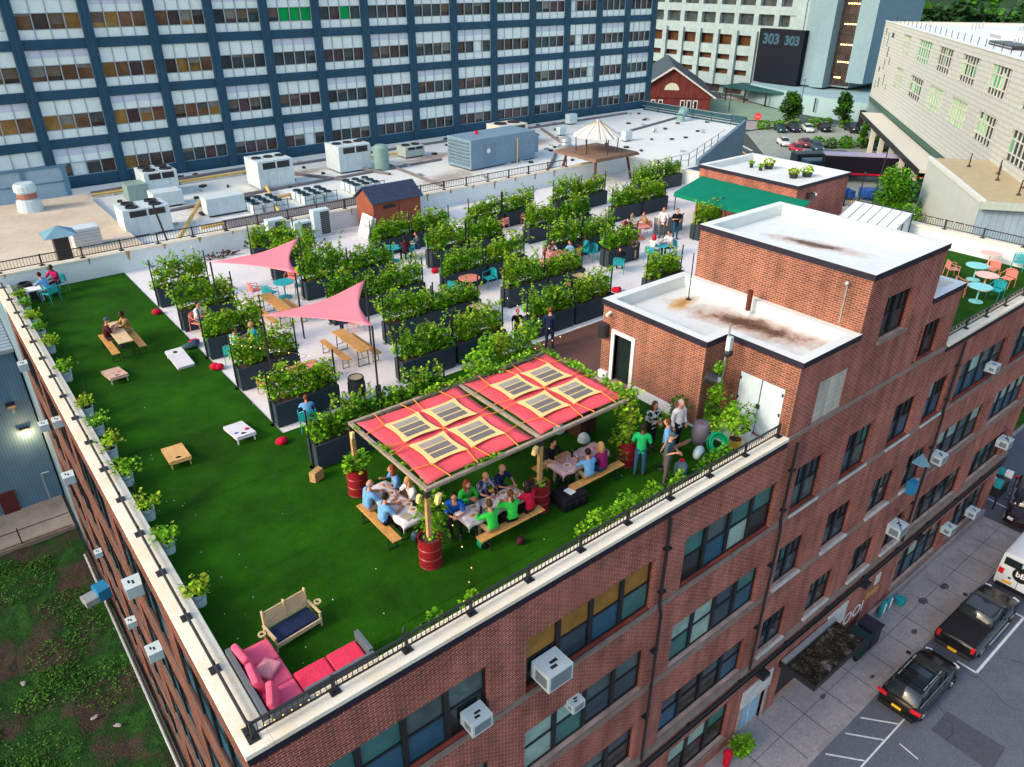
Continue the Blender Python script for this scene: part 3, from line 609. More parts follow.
# ================================================================ planters
def make_hedge(seed,L=2.3,h=1.0,dens=2400,style=0):
    rng=random.Random(seed); cl=[]
    ms=[[LEAF,LEAF,LEAFY,LEAF2],[LEAF2,LEAF,LEAF,LEAF3],[LEAF,LEAF2,LEAF]][style]
    for i in range(26):
        x=-L/2-.02+(L+.04)*(i+.5+rng.uniform(-.4,.4))/26; t=((i*7)%26)/26
        cl.append((x,rng.uniform(-.13,.13),h*(.10+.74*t),rng.uniform(.12,.24),rng.uniform(.13,.24),rng.uniform(.13,.25)))
    mb=leafmesh(rng,cl,dens,.105,ms)
    for i in range(38 if style!=1 else 26):
        x=rng.uniform(-L/2,L/2); tendril(mb,rng,(x,rng.uniform(-.2,.2),h*rng.uniform(.3,.98)),(rng.uniform(-.9,.9),rng.uniform(-.7,.7),rng.uniform(.2,1.6)),rng.uniform(.3,.75),.11,ms[:2]+[LEAFY])
    for i in range(7):
        x=rng.uniform(-L/2+.15,L/2-.15); mb.tube([(x,0,-.05),(x+rng.uniform(-.1,.1),rng.uniform(-.1,.1),h*.4),(x+rng.uniform(-.2,.2),rng.uniform(-.15,.15),h*.8)],.014,STEM,4)
    return mb
def planter_proto(seed,L,h,style,wire=True):
    r=empty('vine_planter',(0,-50,0))
    mb=MB(); W_=.62; H=.86; t=.05
    o=[(-L/2,0),(L/2,0),(L/2,W_),(-L/2,W_)]
    a,b=L/2,W_
    mb.box(-a,0,.05,a,t,H,TROUGH); mb.box(-a,b-t,.05,a,b,H,TROUGH); mb.box(-a,t,.05,-a+t,b-t,H,TROUGH); mb.box(a-t,t,.05,a,b-t,H,TROUGH); mb.box(-a+.02,.02,0,a-.02,b-.02,.05,TROUGH)
    mb.build('trough',r,bevel=.008)
    mb=MB(); rg=random.Random(seed); nx=14; ny=4; vs=[];fs=[]
    for j in range(ny+1):
        for i in range(nx+1): vs.append((-a+t+(L-2*t)*i/nx,t+(b-2*t)*j/ny,H-.07+rg.uniform(-.03,.03)))
    for j in range(ny):
        for i in range(nx): k=j*(nx+1)+i; fs.append((k,k+1,k+nx+2,k+nx+1))
    mb.add(vs,fs,SOIL); mb.build('soil',r)
    f=make_hedge(seed,L,h,style=style).build('foliage',r,loc=(0,b/2+.07,H-.05))
    if wire:
        for sx in (-1,1):
            mb=MB(); mb.box(sx*(a+.04)-.022,b/2-.022,0,sx*(a+.04)+.022,b/2+.022,H+h+.25,METAL_D); mb.box(sx*(a+.04)-.1,b/2-.1,0,sx*(a+.04)+.1,b/2+.1,.02,METAL_L); mb.build('trellis_post',r)
        mb=MB()
        for z in (H+.3,H+.65,H+h): mb.cyl((-a,b/2,z),(a,b/2,z),.006,METAL_D,n=4)
        mb.build('trellis_wire',r)
    return r
protos=[planter_proto(21+i,2.25,[.94,.84,1.0,.88,.80,.92][i],[0,2,0,1,2,0][i]) for i in range(6)]
PR=[ # y front, row name, [ (x centre, variant, hscale, style-mod) ]
 (17.8,'lawn row behind the canopy',[(8.1,3,1.0),(10.55,3,1.05)]),
 (20.8,'row at the lawn edge',[(8.15,0,1),(12.9,1,1.05),(15.3,2,1),(18.9,1,1.05),(21.3,2,1),(25.9,5,1.0)]),
 (23.9,'second row from the lawn',[(8.15,2,1),(14.15,0,1.1),(16.4,4,.8),(20.15,5,1.25),(22.5,2,.8)]),
 (27.0,'third row from the lawn',[(8.15,5,1),(13.3,3,1.25),(15.6,1,1.1),(19.0,1,1.1),(21.5,0,1.1),(25.4,2,1.05),(27.8,1,1.0)]),
 (24.9,'short row before the bar counter',[(27.3,1,1.0),(34.3,5,1.0)]),
 (30.2,'fourth row from the lawn',[(8.2,0,1.15),(13.6,1,1.5),(15.9,4,1.0),(20.3,2,1.1),(22.6,1,1.1),(26.6,5,1.1),(29.0,3,1.1),(33.2,1,1.1),(35.6,5,1.1)]),
 (33.4,'row nearest the back wall',[(8.2,2,1.1),(13.5,5,1.2),(18.9,1,.95),(21.4,4,1.0),(25.1,0,.9),(27.5,5,1.0),(31.4,2,1.1),(33.5,0,.9),(38.4,1,1.05)]),
 (36.1,'planter before the condenser cabinets',[(13.6,5,.9)]),
 (33.6,'planter by the white wall beside the awning',[(41.0,3,1.0)]),
]
k=0
allp=[]
for y,rn,xs in PR:
    for i,(x,v,hs) in enumerate(xs):
        n=len(xs); q='only' if n==1 else (ORD[i]+' from the left')
        lab=f'trough planter of vines, {q} in the {rn}' if n>1 else {24.9:'',36.1:'trough planter of vines before the condenser cabinets under the smaller sail',33.6:'trough planter of vines by the low white wall left of the green awning'}[y]
        o=dup(protos[v],(x,y,0),rg.uniform(-.015,.015),lab[:],'trough planters of vines on the terrace'); o['category']='planter'
        for c in o.children:
            if c.name.startswith('foliage'): c.scale=(1 if (i+k)%2 else -1,1,hs)
        k+=1
for p in protos:
    for c in list(p.children): bpy.data.objects.remove(c)
    bpy.data.objects.remove(p)
# ================================================================ furniture makers
def beer_table(loc,rz,label,L=2.3,w=.52,m=WOOD_O,cloth=None,grp='folding beer-garden tables'):
    r=empty('folding_table',loc,rz,label,'table',grp)   # long along local y
    mb=MB(); mb.box(-w/2,-L/2,.72,w/2,L/2,.75,m); mb.build('tabletop',r,bevel=.006)
    for s in (-1,1):
        mb=MB(); y=s*(L/2-.3)
        for sx in (-1,1): mb.cyl((sx*(w/2-.06),y,.72),(sx*(w/2-.04),y,0),.018,METAL_D,n=6)
        mb.cyl((-w/2+.06,y,.3),(w/2-.06,y,.3),.012,METAL_D,n=6); mb.cyl((-w/2+.04,y,.02),(w/2-.04,y,.02),.014,METAL_D,n=6); mb.cyl((0,y-s*.25,.7),(0,y,.3),.012,METAL_D,n=6); mb.build('leg',r)
    return r
def beer_bench(loc,rz,label,L=2.2,w=.27,m=WOOD_O,grp='folding beer-garden benches'):
    r=empty('folding_bench',loc,rz,label,'bench',grp)
    mb=MB(); mb.box(-w/2,-L/2,.42,w/2,L/2,.45,m); mb.build('seat',r,bevel=.006)
    for s in (-1,1):
        mb=MB(); y=s*(L/2-.28)
        for sx in (-1,1): mb.cyl((sx*(w/2-.03),y,.42),(sx*(w/2-.01),y,0),.015,METAL_D,n=6)
        mb.cyl((-w/2,y,.02),(w/2,y,.02),.012,METAL_D,n=6); mb.cyl((-w/2,y,.2),(w/2,y,.2),.01,METAL_D,n=6); mb.build('leg',r)
    return r
def cloth(cx,cy,L,w,rz,m,label,z=.777,drop=.28):
    mb=MB(); rg=random.Random(int(cx*100)); nx=10; ny=24; vs=[];fs=[]
    for j in range(ny+1):
        for i in range(nx+1):
            u=[-1.45,-1.3,-1.15,-1.02,-.6,0,.6,1.02,1.15,1.3,1.45][i]; v=(-1.12,-1.06,-1.01)[j] if j<3 else ((1.01,1.06,1.12)[j-22] if j>21 else -1.01+2.02*(j-2)/20); x=u*w/2; y=v*L/2; d=max(abs(u)-1,0)*w/2+max(abs(v)-1,0)*L/2*1.0
            x=max(-w/2-.03,min(w/2+.03,x)); y2=max(-L/2-.03,min(L/2+.03,y)); zz=z+.004-d*1.15
            if d>0: x+=.025*math.sin(j*1.3)*(1 if x>0 else -1); 
            vs.append((x,y2,zz+rg.uniform(-.004,.004)))
    for j in range(ny):
        for i in range(nx): k=j*(nx+1)+i; fs.append((k,k+1,k+nx+2,k+nx+1))
    mb.add(vs,fs,m); o=mb.build('tablecloth',None,(cx,cy,0),rz,smooth=True); sd=o.modifiers.new('t','SOLIDIFY'); sd.thickness=.006; tag(o,label,'tablecloth'); return o
def chair(loc,rz,m,label,cat='chair',grp='metal terrace chairs'):
    r=empty('terrace_chair',loc,rz,label,cat,grp)   # faces +y
    mb=MB(); mb.box(-.23,-.22,.42,.23,.24,.45,m); mb.build('seat',r,bevel=.015)
    mb=MB(); n=7
    for i in range(n):
        t=-1+2*i/(n-1); mb.box(t*.22-.028,-.27-.03*(1-t*t),.46,t*.22+.028,-.245-.03*(1-t*t),.80-.05*t*t,m)
    mb.tube([(-.25,-.24,.78),(-.12,-.29,.84),(.12,-.29,.84),(.25,-.24,.78)],.016,m); mb.build('backrest',r)
    for sx in (-1,1):
        mb=MB(); mb.tube([(sx*.25,-.24,.78),(sx*.27,-.05,.67),(sx*.27,.2,.65)],.016,m); mb.build('armrest',r)
        mb=MB(); mb.tube([(sx*.27,.2,.65),(sx*.25,.24,.0)],.015,m); mb.build('leg',r)
        mb=MB(); mb.tube([(sx*.25,-.24,.78),(sx*.26,-.30,0)],.015,m); mb.build('leg',r)
    return r
def rtable(loc,m,label,d=.8,grp='round metal terrace tables',h=.74):
    r=empty('round_table',loc,0,label,'table',grp)
    mb=MB(); mb.lathe((0,0,0),[(d/2,h-.03),(d/2+.005,h-.015),(d/2,h)],m,24); mb.build('tabletop',r,smooth=False)
    mb=MB(); mb.cyl((0,0,.03),(0,0,h-.03),.035,m,n=12); mb.build('pedestal',r)
    mb=MB(); mb.lathe((0,0,0),[(.3,0),(.3,.02),(.05,.04)],m,20); mb.build('base_disc',r)
    return r
# picnic table on lawn
beer_table((4.62,30.1,.02),0,'pale wood folding table on the lawn with two people facing each other',m=WOOD_P)
beer_bench((4.18,29.9,.02),0,'wood bench on the lawn under the person in maroon and grey',m=WOOD_O)
beer_bench((5.15,30.0,.02),0,'wood bench on the lawn under the person in tan',m=WOOD_O)
beer_table((11.37,23.9,0),0,'brown folding table on the terrace in front of the larger pink sail')
beer_bench((10.75,24.1,0),0,'brown bench left of the table in front of the larger pink sail')
beer_bench((11.9,23.9,0),0,'brown bench right of the table in front of the larger pink sail')
beer_table((10.65,29.3,0),0,'orange-brown folding table between the two pink sails')
beer_bench((10.05,29.0,0),0,'orange-brown bench left of the table between the two sails')
beer_bench((11.35,29.0,0),0,'orange-brown bench right of the table between the two sails')
beer_table((17.1,24.1,0),0,'pale folding table beside the pink round table and turquoise chairs',m=WOOD_P)
beer_bench((16.5,24.0,0),0,'wood bench left of the pale folding table by the pink round table')
beer_bench((17.75,23.9,0),0,'pale bench right of the pale folding table by the pink round table',m=WOOD_P)
beer_table((23.0,24.1,0),0,'pale folding table in front of the pink square table with diners',m=WOOD_P)
beer_bench((22.4,24.0,0),0,'wood bench left of the pale folding table near the diners in blue')
beer_table((36.6,32.0,0),.6,'long wooden table behind the far planters near the timber stand',L=2.6)
beer_bench((36.2,31.4,0),.6,'long wooden bench behind the far planters near the timber stand',L=2.6)
beer_table((22.1,31.6,0),0,'pale table amid the far planters right of the pink armchairs',L=1.1,m=WOOD_P)
beer_table((28.6,31.9,0),0,'pale table half hidden by vines near the red cushions',L=2,m=WOOD_P)
beer_table((15.3,29.0,0),0,'pale table glimpsed over the vines in front of the turquoise corner set',L=1.4,m=WOOD_P)
# three dining tables with cloths under canopy
beer_table((7.5,14.25,.02),.0,'folding table under the white cloth nearest the swing seat',w=.6,L=1.95,m=WOOD_O,grp='dining tables by the red canopy')
beer_bench((6.93,14.15,.02),0,'wood bench beneath the two men in light blue shirts',L=1.9,grp='dining benches by the red canopy')
beer_bench((8.1,14.5,.02),0,'wood bench behind the woman in a pale blue top under the canopy edge',L=1.9,grp='dining benches by the red canopy')
cloth(7.5,14.25,1.95,.6,0,CLOTH,'white cloth over the table with plates and a dark tablet, below the left canopy post')
beer_table((9.45,12.6,.02),-PI/2,'folding table under the patterned cloth where seven people dine',w=.6,L=1.9,grp='dining tables by the red canopy')
beer_bench((9.6,11.95,.02),-PI/2,'wood bench beneath the two women in bright green and the one in red',L=2.1,grp='dining benches by the red canopy')
beer_bench((9.5,13.3,.02),-PI/2,'wood bench on the canopy side of the table where seven people dine',L=1.9,grp='dining benches by the red canopy')
cloth(9.45,12.6,1.9,.6,-PI/2,CLOTH,'lilac-white patterned cloth on the crowded middle dining table')
beer_table((12.75,12.75,.02),-PI/2,'folding table under the pink-white cloth where three people sit',w=.6,L=1.8,grp='dining tables by the red canopy')
beer_bench((12.85,12.1,.02),-PI/2,'wood bench beneath the man in light blue and the blonde in purple',L=2.0,grp='dining benches by the red canopy')
beer_bench((12.3,13.4,.02),-PI/2,'wood bench beneath the man in black behind the pink-white cloth',L=1.4,grp='dining benches by the red canopy')
cloth(12.75,12.75,1.8,.6,-PI/2,CLOTHP,'pinkish cloth on the right dining table beside the black case')
# plates etc
PLATE=mat('plate',(.72,.70,.68),.4,.05); FOOD=mat('food',(.48,.22,.06),.8,.4,20); WINE=mat('bottle_dark',(.01,.015,.012),.15,.1)
def plate(x,y,z,label,grp):
    r=empty('plate',(x,y,z),0,label,'plate',grp); mb=MB(); mb.lathe((0,0,0),[(.07,0),(.12,.015),(.115,.018),(.065,.006)],PLATE,16); mb.build('dish',r); mb=MB(); mb.ell((0,0,.02),(.07,.06,.03),FOOD,8,4); mb.build('food',r)
for i,(x,y) in enumerate(((7.7,13.9),(7.68,13.65),(7.35,14.9),(7.6,14.6))): plate(x,y,.79,'small plate of food on the white cloth by the woman in pale blue','plates on the left dining table')
for i in range(7): plate(8.75+.24*i,12.48+.26*(i%2),.79,'small plate of food on the lilac-white cloth','plates on the middle dining table')
for i in range(3): plate(12.15+.45*i,12.62+.2*(i%2),.79,'small plate on the pinkish cloth','plates on the right dining table')
def bottle(x,y,z,label,m=WINE): 
    mb=MB(); mb.lathe((0,0,0),[(.038,0),(.04,.17),(.014,.23),(.014,.3)],m,10); tag(mb.build('bottle',None,(x,y,z),smooth=True),label,'bottle')
bottle(9.0,12.45,.785,'dark bottle on the middle dining table by the man in bright blue'); bottle(12.55,12.85,.785,'dark bottle on the right dining table between the diners')
bottle(9.75,12.8,.785,'dark bottle on the middle dining table between the man in navy and the ponytailed woman')
mb=MB(); mb.cb((0,0,0),(.22,.3,.02),GREYP); tag(mb.build('tablet',None,(7.4,13.5,.80),.3,bevel=.004),'dark flat tablet on the near end of the white cloth','tablet')
def cup(x,y,label,m=WHT,grp='paper cups on the dining tables'):
    mb=MB(); mb.lathe((0,0,0),[(.028,0),(.038,.10),(.034,.10),(.026,.01)],m,10); tag(mb.build('cup',None,(x,y,.785)),label,'cup',grp)
for x,y in ((7.4,14.3),(7.6,14.15),(7.55,13.35)): cup(x,y,'pale cup standing on the white cloth of the left table')
for x,y in ((9.1,12.75),(9.6,12.5),(10.1,12.7)): cup(x,y,'pale cup on the cloth of the middle table',grp='cups on the middle table')
# terrace chairs / tables
T,Pk=CHT,CHP
chair((4.0,38.3,.02),2.2,T,'turquoise armchair by the back wall behind the person in magenta')
chair((3.45,37.2,.02),.6,T,'turquoise armchair under the person in blue in the lawn corner')
r=empty('side_table',(2.95,37.9,.02),0,'white square side table in the far lawn corner','table'); mb=MB(); mb.box(-.3,-.3,.5,.3,.3,.54,WHT); mb.build('tabletop',r); mb=MB(); 
for a in (-.27,.27):
    for b in (-.27,.27): mb.box(a-.03,b-.03,0,a+.03,b+.03,.5,WHT)
mb.box(-.27,-.29,.08,.27,-.25,.5,METAL_D); mb.build('frame',r)
mb=MB(); mb.lathe((0,0,0),[(.28,0),(.3,.3),(.28,.6),(.24,.6),(.24,.5)],METAL_D,16); tag(mb.build('waste_bin',None,(2.75,38.7,.02)),'dark grey bin beside the white side table in the lawn corner','bin')
rtable((18.8,26.55,0),Pk,'pink round table between two turquoise chairs before a planter',d=1.0)
chair((18.0,26.5,0),-1.3,T,'turquoise chair left of the pink round table'); chair((20.0,26.6,0),1.5,T,'turquoise chair right of the pink round table')
rtable((18.3,32.5,0),T,'turquoise table in front of the planter by the brick shed',d=.9); chair((17.6,32.4,0),-1.2,T,'turquoise chair beside the planter by the brick shed'); chair((19.1,32.3,0),1.4,T,'turquoise chair right of the table by the brick shed')
rtable((11.9,31.3,0),T,'turquoise table under the smaller pink sail',d=.9)
chair((11.2,31.2,0),-1.0,T,'turquoise chair left of the table under the smaller sail'); chair((12.6,31.2,0),1.2,T,'turquoise chair right of the table under the smaller sail')
chair((10.8,31.9,0),-1.5,Pk,'pink chair at the left under the smaller sail'); chair((12.7,32.3,0),2.4,Pk,'pink chair at the right behind the smaller sail')
chair((12.6,26.0,0),1.6,Pk,'pink chair at the right edge of the larger pink sail')
chair((7.7,23.2,0),.2,Pk,'pink chair before the planter beside the lawn'); beer_table((9.0,23.0,0),PI/2,'pink slatted table beside the planter next to the lawn',L=1.1,m=Pk,w=.6,grp=None)
chair((7.65,26.3,0),-.6,T,'dark turquoise chair under the person in a floral shirt')
chair((7.6,29.9,0),-2.6,Pk,'pink chair beside the person in white near the lawn edge')
chair((7.8,20.2,.0),-.3,T,'turquoise chair under the child in blue beside the lawn')
chair((27.2,32.2,0),0,T,'turquoise chair hidden among the far planters')
chair((25.8,33.0,0),.3,Pk,'left pink armchair in front of the far blue-grey planter'); chair((27.6,33.0,0),-.2,Pk,'right pink armchair in front of the far blue-grey planter')
r=beer_table((24.2,26.6,0),PI/2,'pink square table where people in blue and white dine',L=1.0,w=.8,m=Pk,grp=None)
chair((23.3,26.2,0),-1.1,Pk,'pink chair left of the pink square table'); chair((25.1,26.3,0),1.2,Pk,'pink chair under the man in blue jeans')
chair((26.3,26.3,0),1.8,T,'turquoise chair behind the man in blue jeans'); chair((26.15,24.15,0),-.9,T,'turquoise chair at the gap beside the short planter row')
rtable((31.0,27.2,0),Pk,'pink table beside the bar counter',d=.9); chair((31.65,27.4,0),1.3,Pk,'pink chair between the pink table and bar counter'); chair((30.08,27.36,0),-1.3,Pk,'pink chair left of the pink table near the bar')
rtable((29.3,24.3,0),T,'turquoise table beneath the white-shirted couple',d=.9); chair((28.72,24.32,0),-1.4,T,'turquoise chair left of the white-shirted couple')
# east terrace
PKL=mat('pale_pink_metal',(.80,.48,.40),.45,.05); TLL=mat('pale_teal_metal',(.22,.60,.60),.45,.05)
def sq(loc,m,l): return rtable(loc,PKL if m==Pk else TLL,l,d=1.0)
sq((41.3,13.1,.02),Pk,'pink round table against the far white wall'); sq((38.9,12.75,.02),T,'turquoise round table farthest back of the two turquoise ones')
sq((37.9,11.9,.02),Pk,'pink round table between the two turquoise ones'); sq((36.1,11.45,.02),T,'turquoise round table nearest the tall brick block')
chair((42.0,12.0,.02),1.9,T,'turquoise chair against the far white wall'); chair((38.4,13.6,.02),-2.4,Pk,'pink chair behind the far turquoise table')
chair((39.8,12.4,.02),1.4,Pk,'pink chair right of the far turquoise table'); chair((39.1,11.4,.02),1.4,Pk,'pink chair right of the middle pink table')
chair((36.3,12.3,.02),-2.9,Pk,'pink chair behind the near turquoise table'); chair((37.1,11.1,.02),1.5,T,'turquoise chair right of the near turquoise table'); chair((35.0,14.2,.02),-2.3,Pk,'lone pink chair peeking past the tall brick block')
# ================================================================ cornhole boards
def cornhole(loc,rz,m,label,top=None,scl=1):
    r=empty('cornhole_board',loc,rz,label,'game board'); T_=.62; L=1.3
    M=Matrix.Translation((0,-L/2,.07))@Matrix.Rotation(math.asin(.22/L),4,'X')
    mb=MB(); n=20; hx,hy,hr=0,L-.23,.09
    # board with a real hole
    ring=[(hx+hr*math.cos(2*PI*i/n),hy+hr*math.sin(2*PI*i/n)) for i in range(n)]
    def sqp(t):
        c,s=math.cos(t),math.sin(t); k=.2/max(abs(c),abs(s)); return (hx+c*k,hy+s*k)
    sqr=[sqp(2*PI*i/n) for i in range(n)]
    for z in (0,.02):
        vs=[M@Vector((x,y,z)) for x,y in ring+sqr]; mb.add(vs,[(i,(i+1)%n,n+(i+1)%n,n+i) for i in range(n)],m)
        for q in ([(-T_/2,0),(T_/2,0),(T_/2,hy-.2),(-T_/2,hy-.2)],[(-T_/2,hy-.2),(-.2,hy-.2),(-.2,hy+.2),(-T_/2,hy+.2)],[(.2,hy-.2),(T_/2,hy-.2),(T_/2,hy+.2),(.2,hy+.2)],[(-T_/2,hy+.2),(T_/2,hy+.2),(T_/2,L),(-T_/2,L)]):
            mb.add([M@Vector((*p,z)) for p in q],[(0,1,2,3)],m)
    mb.add([M@Vector((x,y,z)) for x,y in ring for z in (0,.02)],[(2*i,2*i+1,(2*i+3)%(2*n),(2*i+2)%(2*n)) for i in range(n)],m)
    mb.build('board_top',r)
    mb=MB(); 
    for a,b,c,d in ((-T_/2,-0,T_/2,.03),(-T_/2,L-.03,T_/2,L),(-T_/2,.03,-T_/2+.03,L-.03),(T_/2-.03,.03,T_/2,L-.03)): mb.box(a,b,-.08,c,d,-.001,m,M)
    mb.build('frame',r)
    for s in (-1,1):
        mb=MB(); p=M@Vector((s*(T_/2-.05),L-.08,-.02)); mb.box(p.x-.02,p.y-.03,0,p.x+.02,p.y+.02,p.z,m); mb.build('leg',r)
    return r
WB=mat('board_white',(.62,.60,.64),.6,.08); PB=mat('board_pink',(.55,.36,.27),.6,.1); WO=mat('board_wood',(.62,.36,.14),.6,.15,6)
cornhole((6.05,27.6,.02),.04,WB,'white cornhole board flat on the lawn near the planters')
cornhole((3.8,27.8,.02),PI+.05,PB,'pinkish cornhole board on the lawn below the picnic table, bean bags on it')
cornhole((3.9,21.1,.02),PI-.06,WO,'plain yellow-wood cornhole board in the middle of the lawn')
cornhole((5.9,21.2,.02),PI,WB,'white cornhole board with bags in front of the dark planters')
for i,(x,y,z,m,l) in enumerate(((3.75,27.7,.21,F['blue'],'blue bean bag lying on the pinkish board'),(3.95,27.75,.21,F['mag'],'magenta bean bag lying on the pinkish board'),(3.6,27.45,.2,F['blue'],'blue bean bag near the low end of the pinkish board'),
   (5.72,20.95,.25,F['blue'],'blue bean bag on the white board by the planters'),(6.08,21.0,.26,F['mag'],'magenta bean bag on the white board by the planters'))):
    mb=MB(); mb.ell((0,0,0),(.08,.08,.035),m,10,6); tag(mb.build('bean_bag',None,(x,y,z),smooth=True),l,'bean bag')
# ================================================================ swing seat
r=empty('swing_seat',(3.76,12.42,.02),.10,'wooden swing bench with a dark cushion standing on the lawn by the sofas','bench'); r.scale=(.86,.86,.86)
mb=MB(); 
for i in range(7): mb.box(-.62,.28+.012*i,.34+.075*i,.62,.31+.012*i,.395+.075*i,WOOD_P)
for x in (-.6,0,.6): mb.box(x-.02,.31,.3,x+.02,.40,.9,WOOD_P)
mb.build('backrest',r)
mb=MB()
for i in range(6): mb.box(-.62,-.28+.09*i,.22,.62,-.21+.09*i,.25,WOOD_P)
mb.box(-.64,-.33,.17,.64,-.29,.29,WOOD_P); mb.build('seat',r)
mb=MB(); mb.box(-.58,-.27,.25,.58,.26,.34,F['navy']); mb.build('cushion',r,bevel=.02)
for s in (-1,1):
    mb=MB(); mb.box(s*.64-.03,-.3,.44,s*.64+.03,.34,.48,WOOD_P); mb.box(s*.64-.025,-.3,.0,s*.64+.025,-.25,.44,WOOD_P); mb.box(s*.64-.025,.28,0,s*.64+.025,.33,.44,WOOD_P); mb.build('armrest',r)
    mb=MB(); mb.lathe((s*.80,.1,.44),[(.10,0),(.10,.04),(.055,.04),(.055,0)],WOOD_P,16,cap=False); mb.build('cup_holder',r)
# ================================================================ sectional sofa
WICK=striped('grey_wicker',(.10,.13,.15),(.03,.04,.05),.04,'Z',.35); CUSH=mat('pink_cushion',(.74,.10,.18),.85,.12,3,bump=.3)
r=empty('lounge_sofa',(2.72,11.3,.02),0,'grey wicker sofa with red-pink cushions along the left parapet','sofa')
mb=MB(); mb.box(-.36,-1.02,.02,.38,.98,.28,WICK); mb.box(-.48,-1.02,.0,-.37,1.0,.62,WICK); mb.box(-.36,-1.14,.0,.4,-1.03,.6,WICK); mb.build('frame',r,bevel=.01)
for i,(a,b) in enumerate(((-1.0,-.36),(-.35,.3),(.31,.97))):
    mb=MB(); mb.box(-.3,a,.28,.40,b,.42,CUSH); mb.build('seat_cushion',r,bevel=.04)
for y,rz,x in ((.62,.1,-.24),(-.05,-.1,-.24),(-.72,-.35,-.15)):
    mb=MB(); mb.cb((0,0,0),(.15,.58,.40),CUSH); mb.build('back_cushion',r,(x,y,.58),rz,bevel=.05).rotation_euler=(0,-.35,rz)
mb=MB(); mb.cb((0,0,0),(.45,.42,.12),F['pinkc']); mb.build('throw_pillow',r,(.05,.1,.49),.6,bevel=.05)
r=empty('lounge_sofa',(3.85,10.72,.02),0,'grey wicker sofa with red cushions along the street-side parapet','sofa')
mb=MB(); mb.box(-.72,-.30,.02,.72,.32,.28,WICK); mb.box(-.72,-.42,0,.82,-.31,.58,WICK); mb.box(.73,-.30,0,.84,.36,.62,WICK); mb.build('frame',r,bevel=.01)
CUR=mat('red_cushion',(.70,.04,.09),.85,.12,3,bump=.3)
for a,b in ((-.70,.0),(.02,.71)):
    mb=MB(); mb.box(a,-.28,.28,b,.32,.42,CUR); mb.build('seat_cushion',r,bevel=.04)
# ================================================================ red drums & pergola
posts=[(7.4,12.42),(10.95,12.42),(14.42,12.42),(7.4,16.15),(10.95,16.15),(14.42,16.15)]
dl=['red oil-drum planter under the front left canopy post','red oil-drum planter under the front middle canopy post','dark red oil-drum planter under the front right canopy post','red oil-drum planter with bright green bush under the back left canopy post','red oil-drum planter under the back middle canopy post','red oil-drum planter under the back right canopy post']
for i,(x,y) in enumerate(posts):
    r=empty('oil_drum_planter',(x,y,.02),0,dl[i],'planter','red oil drums holding the canopy posts')
    mb=MB(); mb.lathe((0,0,0),[(.29,0),(.30,.02),(.29,.04),(.29,.27),(.305,.29),(.29,.31),(.29,.55),(.305,.57),(.29,.59),(.29,.83),(.30,.86),(.27,.86),(.27,.78)],DRUM,24); mb.build('drum',r,smooth=False)
    mb=MB(); mb.lathe((0,0,.78),[(.27,0),(.001,.03)],SOIL,20,cap=False); mb.build('soil',r)
    rg=random.Random(i+60)
    if i in (3,):
        m2=leafmesh(rg,[(0,0,.22,.3,.3,.22),(.22,.05,.25,.22,.2,.18),(-.2,-.05,.2,.2,.2,.18)],420,.12,[LEAF,LEAF2]); m2.ell((0,-.28,-.02),(.08,.06,.05),LEAFY,8,5); m2.build('bush',r,(0,0,.84))
    elif i==2: leafmesh(rg,[(0,0,.12,.28,.28,.15)],160,.1,[LEAF2,LEAF]).build('bush',r,(0,0,.82))
    else: leafmesh(rg,[(.08,.05,.04,.2,.2,.06)],40,.08,[LEAF2,LEAF]).build('bush',r,(0,0,.82))
PZ=2.36
r=empty('canopy_pergola',(10.9,14.3,.02),0,'timber-framed red canopy with cream-edged grey panels over the dining lawn','pergola')
PG=r
def Wp(mb,n,**k): return W(mb,n,PG,**k)
for x,y in posts:
    mb=MB(); mb.box(x-.055,y-.055,.84,x+.055,y+.055,PZ-.1,POST); p=Wp(mb,'post')
    mb=MB(); mb.box(x-.07,y-.07,PZ-.28,x+.07,y+.07,PZ-.1,METAL_D); q=Wp(mb,'bracket'); q.parent=p; q.location=(0,0,0)
for a in ((7.34,12.34,14.48,12.44),(7.34,16.1,14.48,16.2)):
    mb=MB(); mb.box(a[0],a[1],PZ-.09,a[2],a[3],PZ,WOOD_G); Wp(mb,'beam',bevel=.008)
for x in (7.34,10.90,14.38):
    mb=MB(); mb.box(x,12.445,PZ-.088,x+.1,16.095,PZ-.002,WOOD_G); Wp(mb,'beam',bevel=.008)
def canopy(x0,x1,y0,y1):
    n=18; vs=[];fs=[]; mb=MB()
    for j in range(n+1):
        for i in range(n+1):
            u=i/n*2-1; v=j/n*2-1; e=1-.055*(1-v*v)*abs(u); e2=1-.05*(1-u*u)*abs(v)
            vs.append(((x0+x1)/2+u*e*(x1-x0)/2,(y0+y1)/2+v*e2*(y1-y0)/2,PZ-.02-.05*math.cos(u*1.4)*math.cos(v*1.4)+.012*math.sin(u*9+v*5)))
    for j in range(n):
        for i in range(n): k=j*(n+1)+i; fs.append((k,k+1,k+n+2,k+n+1))
    mb.add(vs,fs,REDC); o=Wp(mb,'red_canopy',smooth=True); s=o.modifiers.new('t','SOLIDIFY'); s.thickness=.006; return o
